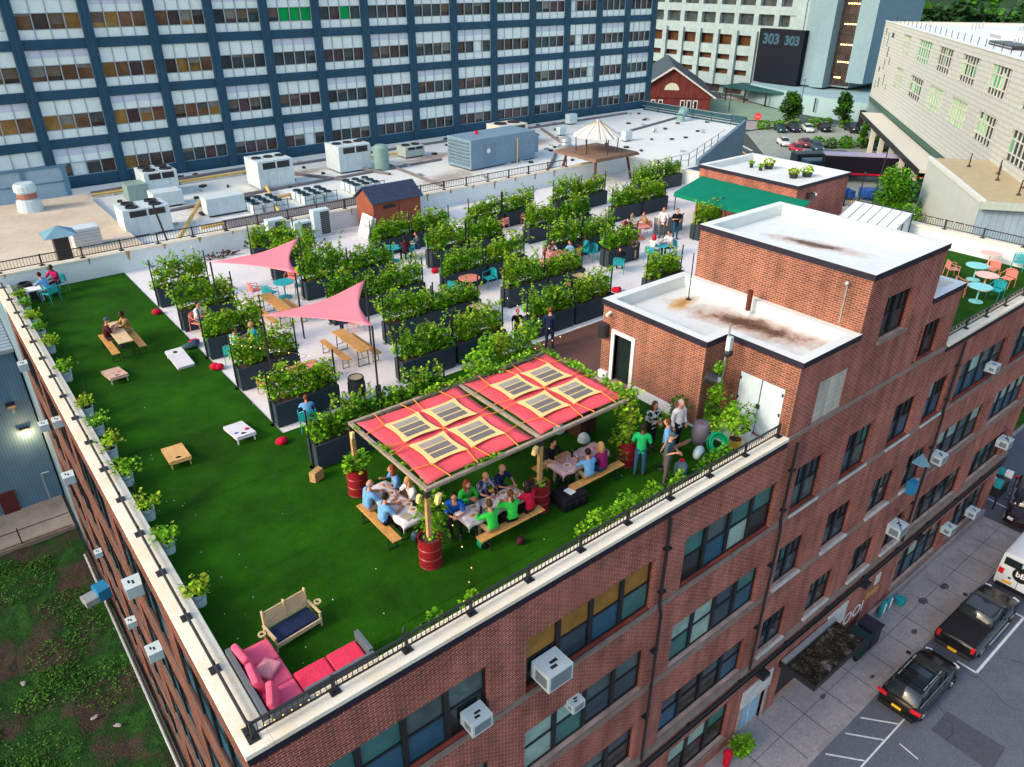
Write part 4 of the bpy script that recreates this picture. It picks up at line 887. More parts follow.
for x0 in (7.5,11.05):
    x1=x0+3.3; c=canopy(x0,x1,12.52,16.02); cx=(x0+x1)/2+.0; cy=14.27
    for sx in (-.61,.61):
        for sy in (-.63,.63):
            mb=MB(); pts=[]; hw=.56; n=8
            for s in range(4):
                for i in range(n):
                    t=-1+2*i/n; d=hw*(1-.13*(1-t*t)); p=[(t*hw,-d),(d,t*hw),(-t*hw,d),(-d,-t*hw)][s]; pts.append((cx+sx+p[0],cy+sy+p[1]))
            mb.prism(pts,PZ+.012,PZ+.026,CRM); q=Wp(mb,'cream_frame_panel')
            for k_,m_ in ((-1,GREYP2),(0,GREYP2),(1,GREYP)):
                mb=MB(); yy=cy+sy+k_*.27; mb.box(cx+sx-.36,yy-.105,PZ+.028,cx+sx+.36,yy+.105,PZ+.036,m_ if k_<1 else GREYP); w=Wp(mb,'grey_mesh'); w.parent=q; w.location=(0,0,0)
    z=PZ+.015; tubes=[]
    class TT:
        def tube(s_,p,*a): tubes.append(p)
    mb=TT()
    for sx in (-1,1):
        for sy in (-1,1):
            # frame corners to beams
            c1=(cx+sx*1.14,cy+sy*1.16,z+.02); c2=(cx+sx*.08,cy+sy*.1,z+.02); mb.tube([c1,(cx+sx*1.72,cy+sy*1.05,z)],.014,CORD,4); mb.tube([c1,(cx+sx*1.05,cy+sy*1.84,z)],.014,CORD,4)
            mb.tube([c2,(cx,cy,z+.04)],.014,CORD,4)
            mb.tube([(cx+sx*1.14,cy+sy*.1,z+.02),(cx+sx*1.72,cy+sy*.2,z)],.014,CORD,4); mb.tube([(cx+sx*.1,cy+sy*1.16,z+.02),(cx+sx*.22,cy+sy*1.84,z)],.014,CORD,4)
    for p_ in tubes: mb=MB(); mb.tube(p_,.014,CORD,4); Wp(mb,'orange_cord')
# vines on pergola
rg=random.Random(77); mb=MB()
for i in range(26):
    x=rg.uniform(11.1,14.3); mb_p=(x,16.15,PZ+.03); tendril(mb,rg,mb_p,(rg.uniform(-1,1),rg.uniform(-.3,.3),.3),.5,.12,[LEAF,LEAF2])
for i in range(90):
    t=rg.random(); p=Vector((14.36+rg.uniform(-.3,.15),12.42+rg.uniform(-.2,.3),PZ+.15-2.0*t*t))
    tendril(mb,rg,p,(rg.uniform(-1,1),rg.uniform(-1,1),rg.uniform(-.8,.3)),.32,.12,[LEAF,LEAF2,LEAFY])
for i in range(26):
    y=rg.uniform(12.6,16); tendril(mb,rg,(14.4,y,PZ+.02),(rg.uniform(-.6,.6),rg.choice([-1,1]),.1),.5,.12,[LEAF,LEAF2])
for i in range(46):
    t=rg.random(); p=Vector((7.72+rg.uniform(-.12,.25),12.5+rg.uniform(-.1,.9),2.1-1.5*t)); tendril(mb,rg,p,(rg.uniform(-1,1),rg.uniform(-1,1),-1.2),.4,.12,[LEAF,LEAF2,LEAF3])
for i in range(7): tendril(mb,rg,(7.4+rg.uniform(0,.1),rg.uniform(13.2,15.6),PZ+.02),(rg.uniform(-.4,.4),1,.1),.35,.10,[LEAF,LEAF2])
for i in range(6): tendril(mb,rg,(rg.uniform(8.3,9.3),12.42,PZ+.02),(1,.1,.1),.35,.10,[LEAF,LEAF2])
for i in range(9): tendril(mb,rg,(rg.uniform(9.5,11),16.15,PZ+.02),(1,.1,.4),.5,.12,[LEAF,LEAFY])
Wp(mb,'climbing_vine')
for c_,z_,r_ in (((7.62,12.28,2.0),(.16,.12,.30),.4),((7.22,12.5,2.05),(.10,.1,.26),.2),((7.35,16.02,2.02),(.1,.1,.22),0),((10.75,12.4,2.0),(.14,.12,.26),.3)): mb=MB(); mb.cb(c_,z_,CRM,r_,.2); Wp(mb,'hanging_lantern',bevel=.02)
# string of bulbs on lawn & railings
BULB=mat('bulb_glow',(.9,.6,.2),.4,0,emit=((1,.55,.15),1.2))
def bulbs(pts,n,name,label,sag=.0):
    r=empty(name,pts[0],0,label,'string lights'); o=Vector(pts[0]); mb=MB(); b=MB(); P=[Vector(p)-o for p in pts]; segs=[(P[i],P[i+1]) for i in range(len(P)-1)]; tot=sum((b_-a_).length for a_,b_ in segs)
    for a_,b_ in segs:
        L=(b_-a_).length; k=max(2,int(n*L/tot)); q=[a_.lerp(b_,i/k)-Vector((0,0,sag*4*(i/k)*(1-i/k))) for i in range(k+1)]; mb.tube(q,.006,METAL_D,3)
        for v in q: b.ell(v-Vector((0,0,.03)),(.016,.016,.022),BULB,6,4)
    mb.build('cable',r); b.build('bulb',r)
bulbs([(7.7,12.2,1.9),(8.05,11.6,.1),(7.4,10.9,.06),(6.9,10.4,.5)],7,'string_lights','string of small bulbs trailing over the lawn to the street-side railing')
bulbs([(1.93,10.25,.72),(1.93,24,.72)],70,'string_lights','string of small bulbs along the near part of the left railing')
bulbs([(2.2,10.1,.62),(6.8,10.1,.62)],26,'string_lights','string of bulbs on the railing behind the red sofas')
bulbs([(29.7,10.1,.8),(42.6,10.1,.8)],40,'string_lights','string of bulbs on the railing by the pink and turquoise tables')
bulbs([(42.75,15.2,1.5),(42.6,21.5,1.4)],12,'string_lights','string of bulbs over the far wall beside the glass skylight')
bulbs([(13.0,24.5,1.95),(11.7,20.9,.6)],6,'string_lights','string of bulbs sagging between two planters on the terrace')
bulbs([(16.6,20.95,2.1),(16.6,17.9,1.6),(12.0,16.2,2.4)],14,'string_lights','string of bulbs from a planter post to the canopy corner')
bulbs([(7.0,23.9,1.9),(8.4,20.9,2.2),(7.0,20.9,1.9)],12,'string_lights','string of bulbs over the child in blue beside the lawn')
# ================================================================ shade sails
def sail(c,label,sagk=.2):
    c=[Vector(p) for p in c]; cen=(c[0]+c[1]+c[2])/3; n=16; mb=MB(); vs=[];fs=[];idx={}
    for i in range(n+1):
        for j in range(n+1-i):
            a=i/n;b=j/n;g=1-a-b; p=c[0]*a+c[1]*b+c[2]*g
            k=1-max(0,(a*b*4*(1-g)**1+b*g*4*(1-a)+a*g*4*(1-b)))*0
            pull=( (1-g)**2*0 )
            e=sagk*(4*a*b*max(0,1-3*g)+4*b*g*max(0,1-3*a)+4*a*g*max(0,1-3*b))
            p=p.lerp(cen,e*1.35); p.z-=.25*(a*b+b*g+a*g)
            idx[(i,j)]=len(vs); vs.append(p-cen)
    for i in range(n):
        for j in range(n-i):
            fs.append((idx[(i,j)],idx[(i+1,j)],idx[(i,j+1)]))
            if j<n-i-1: fs.append((idx[(i+1,j)],idx[(i+1,j+1)],idx[(i,j+1)]))
    mb.add(vs,fs,PINK); r=empty('shade_sail',cen,0,label,'shade sail'); o=mb.build('fabric',r,smooth=True); s=o.modifiers.new('t','SOLIDIFY'); s.thickness=.008
    for p in c:
        mb=MB(); q=p-cen; mb.cyl(q,(q.x,q.y,-cen.z+.0),.035,METAL_D); mb.build('pole',r)
sail([(8.51,29.93,2.8),(12.63,30.63,2.8),(10.64,26.65,2.8)],'smaller pink shade sail at the upper left of the terrace')
sail([(8.0,23.46,2.8),(12.39,24.31,2.8),(10.51,20.43,2.8)],'larger pink shade sail over the terrace beside the brown table')
# ================================================================ misc garden things
def bush(loc,rs,n,ls,mats,label,cat='plant',name='potted_plant',pot=None,group=None,seed=1):
    r=empty(name,loc,0,label,cat,group); rg=random.Random(seed); h=0
    if pot:
        pm,pr_,ph=pot; h=ph; mb=MB(); mb.lathe((0,0,0),[(pr_*.8,0),(pr_,ph),(pr_*.9,ph),(pr_*.88,ph*.9)],pm,16); mb.build('pot',r)
        mb=MB(); mb.lathe((0,0,ph*.9),[(pr_*.88,0),(.001,.01)],SOIL,12,cap=False); mb.build('soil',r)
    cl=[(c[0],c[1],c[2]+h,c[3],c[4],c[5]) for c in rs]; leafmesh(rg,cl,n,ls,mats).build('foliage',r)
    mb=MB()
    for c in cl[:4]: mb.tube([(0,0,h*.9),(c[0]*.5,c[1]*.5,c[2]*.6),(c[0],c[1],c[2])],.012,STEM,4)
    mb.build('stem',r); return r
BUCK=mat('bucket_white',(.52,.64,.68),.5,.08,4)
# buckets along left parapet
by=[(2.58,37.7),(2.6,36.3),(2.6,34.6),(2.6,33.1),(2.62,31.5),(2.62,28.6),(2.62,25.4),(2.62,24.0),(2.6,22.3),(2.6,20.6),(2.62,18.6),(2.62,16.9),(2.62,14.6)]
for i,(x,y) in enumerate(by):
    rg=random.Random(200+i); n=5
    r=empty('bucket_plant',(x-.21,y,.02),rg.uniform(0,6),f'white bucket with a leafy plant, {ORD[i]} from the far corner along the left railing','plant','white bucket plants along the left railing')
    mb=MB(); mb.lathe((0,0,0),[(.14,0),(.175,.36),(.18,.38),(.165,.38),(.155,.30)],BUCK,16); mb.build('bucket',r); mb=MB(); mb.lathe((0,0,.31),[(.155,0),(.001,.015)],SOIL,12,cap=False); mb.build('soil',r)
    mb=MB(); mb.tube([(-.18,0,.34),(-.12,.16,.26),(.12,.16,.26),(.18,0,.34)],.006,METAL_D,4); mb.build('handle',r)
    k=.62*[1.0,.9,1,.9,1.1,1.1,.9,1,1.2,1.3,1.0,1.0,.9][i]; L_=[[LEAF,LEAFY],[LEAF2,LEAF]][i%2]
    cl=[(rg.uniform(-.35,.35)*k,rg.uniform(-.35,.35)*k,.38+rg.uniform(.12,.5)*k,.13,.13,.10) for _ in range(6)]; mb=leafmesh(rg,cl,130,.11,L_)
    for j in range(5): tendril(mb,rg,(0,0,.5),(rg.uniform(-1,1),rg.uniform(-1,1),.5),.7*k,.10,L_)
    mb.build('foliage',r)
    mb=MB(); 
    for c in cl[:4]: mb.tube([(0,0,.3),c[:3]],.01,STEM,4)
    if i in (4,6,10): mb.cyl((.1,.1,.3),(.12,.1,1.3),.012,METAL_D)
    mb.build('stem',r)
for i,(x,y,l) in enumerate(((14.3,19.3,'bright green bushy plant on the lawn behind the canopy, left of two'),(15.9,19.4,'tall sprawling bright green plant on the lawn behind the canopy, right of two'))):
    bush((x,y,.0),[(0,0,.55,.6,.4,.5),(.4,0,.8,.5,.35,.4),(-.5,0,.5,.5,.35,.4),(.8,.1,1.0,.35,.3,.3),(.1,0,1.2,.3,.25,.3)],1100,.12,[LEAF,LEAF2,LEAFY],l,pot=(TROUGH,.3,.4),seed=400+i,name='lawn_bush')
# row of plants along front parapet
for i,(x,s,lab) in enumerate(((6.2,.5,'small leafy plant with a light by the street railing near the lawn stake'),(7.3,.45,'small pale plant by the street railing left of the tall weeds'),(11.2,.9,'bluish green bush by the street railing below the black case'),(12.3,1.0,'feathery bright green bush by the street railing'),(13.4,.8,'low green plant by the street railing in front of the tall feathery bush'),(14.6,.6,'low yellow-green plant at the feet of the man in the grey cap'),(15.9,.8,'broad-leafed bush along the railing below the hose reel'),(16.7,.7,'spreading bush along the railing beside the broad-leafed one'))):
    bush((x,10.62,.02),[(0,0,.3*s,.35*s,.25*s,.3*s),(.2*s,.05,.55*s,.3*s,.2*s,.35*s),(-.3*s,0,.35*s,.3*s,.2*s,.3*s),(.45*s,0,.3*s,.3*s,.2*s,.25*s)],int(420*s),.10,[LEAF,LEAF2] if i%2 else [LEAF,LEAF2,LEAF3],lab,seed=300+i,name='railing_bush')
bush((18.0,12.1,.0),[(0,0,.8,.25,.25,.4),(.05,0,1.3,.25,.22,.4),(0,.05,1.9,.2,.2,.35),(.0,-.05,2.3,.13,.13,.25),(.1,0,.4,.25,.25,.3)],800,.11,[LEAF2,LEAF3,LEAF],'tall dark conical shrub in the brick corner beside the white double door',name='tall_shrub',seed=41)
bush((17.3,12.9,.0),[(0,0,.7,.4,.3,.4)],140,.12,[LEAF3,STEM],'dark thin shrub against the brick wall left of the tall conical one',name='tall_shrub',seed=42)
bush((17.75,10.95,.0),[(0,0,.5,.35,.3,.35),(-.3,.1,.8,.3,.3,.35),(.1,.3,.9,.25,.25,.3),(-.5,.3,.5,.3,.3,.3)],700,.1,[LEAF,LEAFY,LEAF2],'yellow-green bushy plant behind the green hose',name='bush',seed=43,pot=(F['yel'],.22,.3))
bush((16.7,12.9,.0),[(0,0,.3,.25,.25,.25),(0,.2,.5,.15,.15,.2)],220,.1,[LEAF,LEAF2],'small fresh green plant at the foot of the brick wall behind the standing group',name='bush',seed=44)
for i,(x,y,l) in enumerate(((18.35,11.75,'white pot with a wiry plant by the white double door, the farther one'),(18.4,11.05,'white pot by the white double door, the nearer one'))):
    bush((x,y,.0),[(0,0,.35,.25,.25,.3),(.05,.05,.7,.15,.15,.2)],130,.09,[LEAF2,LEAF],l,pot=(BUCK,.19,.34),seed=50+i)
GB=patchy('wood_grey_barrel',(.10,.10,.13),(.20,.18,.22),4,.7,.3,.7,fine=20)
r=empty('water_barrel',(17.05,11.75,0),0,'bulging grey-purple barrel behind the green hose','barrel'); r.scale=(.82,.82,.82); mb=MB(); mb.lathe((0,0,0),[(.28,0),(.36,.3),(.38,.5),(.36,.7),(.3,.9),(.26,.93),(.1,.95)],GB,20); mb.build('body',r,smooth=True); mb=MB(); mb.ell((-.08,-.05,.96),(.05,.05,.02),F['red'],8,4); mb.build('cap',r)
HOSE=mat('green_hose',(.0,.25,.11),.5,.1,5)
r=empty('garden_hose',(16.85,10.95,.0),0,'coiled bright green garden hose beside the barrel','hose'); mb=MB()
M=Matrix.Translation((0,0,.5))@Euler((rad(62),0,rad(-25))).to_matrix().to_4x4()
for k in range(13):
    R_=.16+.022*(k%9)+.02*random.random(); z=.03*(k%4)-.05; c=Vector((random.uniform(-.02,.02),random.uniform(-.02,.02),z)); pts=[M@(c+Vector((R_*math.cos(t*PI/9),R_*math.sin(t*PI/9),0))) for t in range(19)]; mb.tube(pts,.02,HOSE,5)
mb.tube([(-.2,-.2,.3),(-.5,-.3,.03),(-.9,0,.03)],.018,HOSE,5); mb.build('coil',r); mb=MB(); mb.cyl((0,.05,0),(0,.1,.5),.03,METAL_D); mb.box(-.15,-.1,0,.15,.2,.03,METAL_D); mb.build('stand',r)
r=empty('soil_bag',(16.35,11.25,0),.2,'white and blue plump bag printed in dark blue before the barrel','bag'); mb=MB(); mb.ell((0,0,.2),(.26,.16,.22),BUCK,14,8); mb.build('body',r,smooth=True); mb=MB(); mb.cb((0,-.15,.2),(.3,.02,.1),F['navy'],0,.25); mb.build('print',r)
r=empty('timber_plank',(15.85,11.75,.0),0,'pinkish timber planks leaning beside the white and blue bag','plank'); mb=MB(); mb.cb((0,0,.35),(.3,1.0,.03),mat('pink_plank',(.30,.15,.12),.8,.25,6),.35,-.75); mb.cb((.12,.05,.3),(.12,1.0,.03),WOOD_G,.5,-.7); mb.build('board',r)
r=empty('gas_bottle',(15.15,10.95,.0),0,'grey-blue canister with red lid at the side of the man in the grey cap','canister'); mb=MB(); mb.lathe((0,0,0),[(.15,0),(.19,.08),(.19,.42),(.12,.52),(.08,.56)],mat('slate_blue',(.10,.17,.22),.5,.1),16); mb.build('body',r,smooth=True); mb=MB(); mb.lathe((0,0,.56),[(.07,0),(.07,.06)],F['red'],10); mb.build('lid',r)
r=empty('equipment_case',(11.75,12.05,.02),-.08,'black plastic case with white label on the lawn beside the red drum','case'); mb=MB(); CASE=mat('black_case',(.012,.010,.016),.5,.1); mb.box(-.42,-.33,.04,.42,.33,.36,CASE); mb.box(-.40,-.31,.36,.40,.31,.40,CASE); mb.box(-.43,-.34,.28,.43,.34,.30,METAL_D)
for x in (-.25,0,.25): mb.box(x-.03,-.345,.18,x+.03,-.33,.32,METAL_D)
for x in (-.36,.36):
    for y in (-.28,.28): mb.cyl((x,y,0),(x,y,.05),.03,METAL_D)
mb.build('shell',r,bevel=.02); mb=MB(); mb.cb((0,0,.404),(.22,.28,.006),WHT,.15); mb.build('paper_label',r)
KR=mat('kraft_bag',(.45,.27,.12),.8,.15,5)
r=empty('paper_bag',(6.75,17.45,.02),.4,'brown paper bag with handle leaning on the planter corner on the lawn','bag'); mb=MB(); mb.prism([(-.18,-.1),(.18,-.1),(.2,.1),(-.2,.1)],0,.32,KR); mb.build('body',r); mb=MB(); mb.tube([(-.08,0,.32),(-.05,0,.42),(.05,0,.42),(.08,0,.32)],.008,KR,4); mb.build('handle',r)
r=empty('wooden_barrel',(9.95,20.9,0),0,'dark wooden barrel table at the lawn edge between two planters','barrel'); mb=MB(); mb.lathe((0,0,0),[(.24,0),(.29,.25),(.31,.45),(.29,.68),(.26,.88),(.255,.9),(.235,.9),(.235,.87)],mat('barrel_dark',(.04,.045,.05),.7,.25,6),22); mb.build('staves',r); mb=MB()
for z,rr in ((.1,.27),(.3,.305),(.62,.305),(.82,.275)): mb.lathe((0,0,z),[(rr+.004,0),(rr+.006,.04)],METAL_D,22,cap=False)
mb.build('hoop',r); mb=MB(); mb.lathe((0,0,.872),[(.234,0),(.001,.003)],WOOD_P,20,cap=False); mb.build('barrel_head',r)
for x,y,l,m in ((11.9,14.9,'red handbag tossed on the bench end behind the middle table','red'),(9.6,11.55,'dark purple bag under the bench of the women in green','maroon')):
    mb=MB(); mb.ell((0,0,.12),(.14,.09,.13),F[m],10,6); mb.tube([(-.08,0,.2),(0,0,.33),(.08,0,.2)],.01,F[m],4); tag(mb.build('handbag',None,(x,y,.02),smooth=True),l,'bag')
for x,y,l in ((7.55,13.35,'dark backpack under the end of the white-clothed table'),(8.75,12.1,'dark green bag under the left end of the middle table')):
    mb=MB(); mb.ell((0,0,.16),(.15,.12,.18),F['slate'] if x<8 else F['emer'],10,6); mb.ell((0,-.1,.12),(.1,.06,.1),F['black'],8,5); tag(mb.build('backpack',None,(x,y,.02),smooth=True),l,'bag')
for x,y,l in ((6.75,32.9,'red cushions dropped at the corner of the far left planter'),(6.9,28.9,'red bag beside the blue coat at the planter near the lawn edge'),(7.0,26.2,'red bags on the pavement by the person in the floral shirt'),(6.75,19.9,'bright red bag beside the child in blue'),(19.0,29.7,'dark red bag hanging at the end of the planter by the round pink table'),(21.9,31.0,'red bag on the pavement among the far planters'),(24.2,22.4,'bright red bag at the gap behind the low white roof'),(29.3,33.2,'red cushions between the far blue-grey planters')):
    mb=MB(); rg=random.Random(int(x*7)); 
    for _ in range(3): mb.ell((rg.uniform(-.15,.15),rg.uniform(-.12,.12),.12),(.18,.14,.13),F['red'],10,6)
    tag(mb.build('red_bag',None,(x,y,.0),smooth=True),l,'bag')
mb=MB(); mb.ell((0,0,.1),(.35,.22,.1),F['slate'],12,6); mb.ell((.2,.1,.14),(.2,.15,.1),F['jean'],12,6); tag(mb.build('folded_coat',None,(6.75,28.6,.02),smooth=True),'dark blue coat lying at the lawn edge by the red bag','coat')
# cooler domes & cabinets under far canopy
r=empty('drinks_cabinet',(14.6,14.6,.02),.1,'dark wooden cabinets under the canopy by the brick wall','cabinet'); mb=MB(); CAB=mat('cabinet_wood',(.06,.025,.015),.7,.25,5); mb.box(-.4,-.3,0,-.02,.3,.8,CAB); mb.box(.02,-.3,0,.4,.3,.85,CAB); mb.build('box',r,bevel=.01)
for x,y,l in ((14.0,15.0,'white dome lantern on the grass, the farther of two by the wooden cabinets'),(14.25,14.1,'white dome lantern on the grass, the nearer of two by the wooden cabinets')):
    mb=MB(); mb.lathe((0,0,0),[(.2,0),(.2,.08),(.16,.2),(.08,.28),(.01,.3)],BUCK,16); tag(mb.build('dome_lantern',None,(x,y,.02),smooth=True),l,'lantern')
# garden litter petals
mb=MB(); rg=random.Random(9)
for _ in range(90): leaf(mb,rg,Vector((rg.uniform(2.4,16.8) if rg.random()<.6 else rg.uniform(2.4,4.2),rg.uniform(10.5,20.2) if rg.random()<.6 else rg.uniform(10.5,38),.035)),.04,LITTER if rg.random()<.3 else BUCK)
tag(mb.build('fallen_petals'),'small pale petals and leaves scattered over the artificial lawn',None,None,'stuff')
# stake light on lawn
r=empty('garden_spotlight',(5.5,10.6,.02),0,'small black garden spotlight by the street railing near the swing bench','light'); mb=MB(); mb.cyl((0,0,0),(0,0,.35),.012,METAL_D); mb.cyl((0,0,.35),(.08,.08,.42),.03,METAL_D); mb.build('lamp_head',r)
# shed
SH=mat('shed_clay',(.24,.075,.045),.8,.12,1.5); SHR=mat('shed_roof',(.04,.055,.10),.7,.2,5)
r=empty('garden_shed',(21.3,37.9,0),0,'small terracotta shed with blue-grey shingle gable roof by the back wall','shed'); mb=MB(); w,d,h=3.1,1.9,1.75
mb.box(-w/2,-d/2,0,w/2,d/2,h,SH); mb.prism([(-d/2,h),(d/2,h),(0,h+.62)],-w/2,w/2,SH,Matrix(((0,0,1,0),(1,0,0,0),(0,1,0,0),(0,0,0,1)))); mb.build('wall',r)
mb=MB()
for s in (-1,1):
    M=Matrix.Translation((0,s*.54,h+.33))@Euler((-s*.578,0,0)).to_matrix().to_4x4()
    mb.box(-w/2-.12,-.66,-.0,w/2+.12,.66,.05,SHR,M)
    for q in range(9): mb.box(-w/2-.12,-.66+.147*q,.05,w/2+.12,-.64+.147*q,.06,SHR,M)
mb.build('roof',r); mb=MB(); mb.box(-.9,-d/2-.02,1.35,-.1,-d/2-.001,1.55,METAL_D); mb.build('window',r); mb=MB(); mb.box(.1,-d/2-.015,.1,.13,-d/2-.001,1.7,METAL_D); mb.build('door_seam',r)
mb=MB(); mb.cb((0,0,.6),(.06,1.1,1.25),WHT,0,0,.35); mb.cb((.3,0,.5),(.04,.9,1.1),WPAINT,0,0,.3); tag(mb.build('white_panel',None,(19.2,37.0,0)),'white boards leaning against the left side of the shed','board')
CONDM=ACG
for i,(x,y,l) in enumerate(((14.7,38.6,'white condenser cabinet left of three by the back wall'),(15.9,38.0,'short white condenser cabinet in the middle of three by the back wall'),(17.35,38.7,'white condenser cabinet right of three, nearest the shed'))):
    r=empty('condenser_cabinet',(x,y,0),0,l,'condenser'); mb=MB(); hh=[1.45,1.25,1.5][i]; mb.box(-.5,-.25,0,.5,.25,hh,ACW); mb.build('cabinet',r,bevel=.02); mb=MB(); mb.box(-.1,-.262,.12,.44,-.24,hh-.12,METAL_D)
    for q in range(12): mb.box(-.1,-.27,.14+q*(hh-.26)/12,.44,-.262,.15+q*(hh-.26)/12,METAL_L)
    mb.build('fan_grille',r)
bush((13.6,38.3,0),[(0,0,.5,.6,.4,.4),(.5,0,.6,.5,.35,.4),(-.5,.0,.4,.4,.3,.3)],350,.12,[mat('brown_brush',(.07,.04,.04),.9,.3,2,island=.4),STEM],'heap of brown brushwood against the white back wall',name='brush_pile',seed=71)
bush((11.6,38.5,0),[(0,0,.15,.9,.25,.15)],120,.14,[MATS['brown_brush'],STEM],'low dark brush lying at the foot of the back wall',name='brush_pile',seed=72)
bush((14.3,37.4,0),[(0,0,.5,.4,.3,.4),(.6,0,.5,.4,.3,.4)],420,.12,[LEAF,LEAFY,LEAF2],'bright green shrub before the condenser cabinets',name='bush',seed=73)
# bar counter
r=empty('bar_counter',(33.2,27.1,0),0,'grey-green bar counter among the far vines','counter'); mb=MB(); mb.box(-.9,-.3,0,.9,.3,.95,mat('bar_grey',(.16,.22,.24),.6,.1)); mb.build('body',r); mb=MB(); mb.box(-.95,-.35,.95,.95,.35,1.0,SILLW); mb.build('worktop',r)
# timber stand with umbrella-like round metal roof
r=empty('timber_stand',(39.0,39.0,0),0,'timber platform on splayed legs carrying an open frame under a round pleated metal roof','tower'); pz=1.82
TW=mat('stand_timber',(.20,.13,.10),.85,.3,3)
cx,cy=0,0; LG=[(-1.75,1.6),(1.7,-1.75),(-1.75,-1.75),(1.7,1.7)]
for x,y in LG: mb=MB(); mb.cyl((x*1.05,y*1.05,0),(x*.88,y*.88,pz),.09,mat('stand_leg',(.10,.035,.03),.8,.2,4),n=8); mb.build('leg',r)
mb=MB(); 
for i in range(12): mb.box(-2.1+i*.35,-2.1,pz,-2.1+i*.35+.33,2.1,pz+.08,TW)
mb.box(-2.15,-2.15,pz-.12,2.15,-2.05,pz-.002,TW); mb.box(-2.15,2.05,pz-.12,2.15,2.15,pz-.002,TW); mb.box(-2.15,-2.045,pz-.12,-2.05,2.045,pz-.002,TW); mb.box(2.05,-2.045,pz-.12,2.15,2.045,pz-.002,TW); mb.build('platform',r)
for i in range(6):
    t=2*PI*i/6+.3; mb=MB(); mb.cyl((1.45*math.cos(t),1.45*math.sin(t),pz+.08),(1.5*math.cos(t),1.5*math.sin(t),pz+1.15),.04,METAL_D,n=6); mb.build('post',r)
mb=MB(); n=40; vs=[(0,0,pz+2.2)]; 
for i in range(n): t=2*PI*i/n; R_=1.72 if i%2 else 1.68; vs.append((R_*math.cos(t),R_*math.sin(t),pz+1.12+(.06 if i%2 else 0)))
RM=striped('pleated_metal',(.50,.50,.50),(.5,.5,.5),1); mb.add(vs,[(0,1+i,1+(i+1)%n) for i in range(n)],mat('white_pleated_metal',(.62,.62,.60),.5,.1,3)); mb.lathe((0,0,pz+2.1),[(.2,0),(.1,.14)],METAL_L,12)
for i in range(0,n,2): t=2*PI*i/n; mb.cyl((.2*math.cos(t),.2*math.sin(t),pz+2.1),(1.68*math.cos(t),1.68*math.sin(t),pz+1.13),.014,METAL_D if i%4 else CRM,n=4)
mb.build('round_roof',r)
# pots on bar roof
for i,(x,y,s,l) in enumerate(((40.3,27.0,.4,'tiny black pot with a sprout on the bar roof, left one'),(40.1,26.2,.4,'tiny black pot with a sprout on the bar roof, second one'),(40.9,26.2,1.0,'clump of potted herbs left on the bar roof'),(40.0,23.9,.9,'left part of the long clump of potted herbs on the bar roof'),(40.9,23.6,1.0,'right part of the long clump of potted herbs on the bar roof'))):
    bush((x,y,2.65),[(0,0,.15*s,.35*s,.35*s,.22*s)],int(170*s)+30,.12,[LEAF,LEAFY],l,pot=(METAL_D,.3*s,.25),seed=90+i)
# ================================================================ people
_tmp=[]
def skin(verts,edges,radii,sub=1,root=0):
    me=bpy.data.meshes.new('sk'); me.from_pydata([Vector(v) for v in verts],edges,[]); o=bpy.data.objects.new('sk',me); COL.objects.link(o)
    md=o.modifiers.new('s','SKIN'); md.use_smooth_shade=True
    if not me.skin_vertices: 
        bpy.context.view_layer.objects.active=o
    for i,r in enumerate(radii):
        me.skin_vertices[0].data[i].radius=(r,r) if not isinstance(r,tuple) else r; me.skin_vertices[0].data[i].use_root=(i==root)
    sb=o.modifiers.new('u','SUBSURF'); sb.levels=sub; sb.render_levels=sub
    bpy.context.view_layer.update(); dg=bpy.context.evaluated_depsgraph_get(); ev=o.evaluated_get(dg); m2=ev.to_mesh()
    vs=[v.co.copy() for v in m2.vertices]; fs=[tuple(p.vertices) for p in m2.polygons]; ev.to_mesh_clear(); bpy.data.objects.remove(o); return vs,fs
SKM=mat('SKINSLOT',(.5,.3,.2)); SHM=mat('SHIRTSLOT',(.5,.5,.5)); TRM=mat('TROUSERSLOT',(.1,.1,.1)); HRM=mat('HAIRSLOT',(.1,.05,.02)); SHOE=mat('shoe',(.03,.03,.035),.6,.1); EYE=mat('eye',(.02,.015,.015),.3,0); LIP=mat('lip',(.35,.09,.08),.5,0)
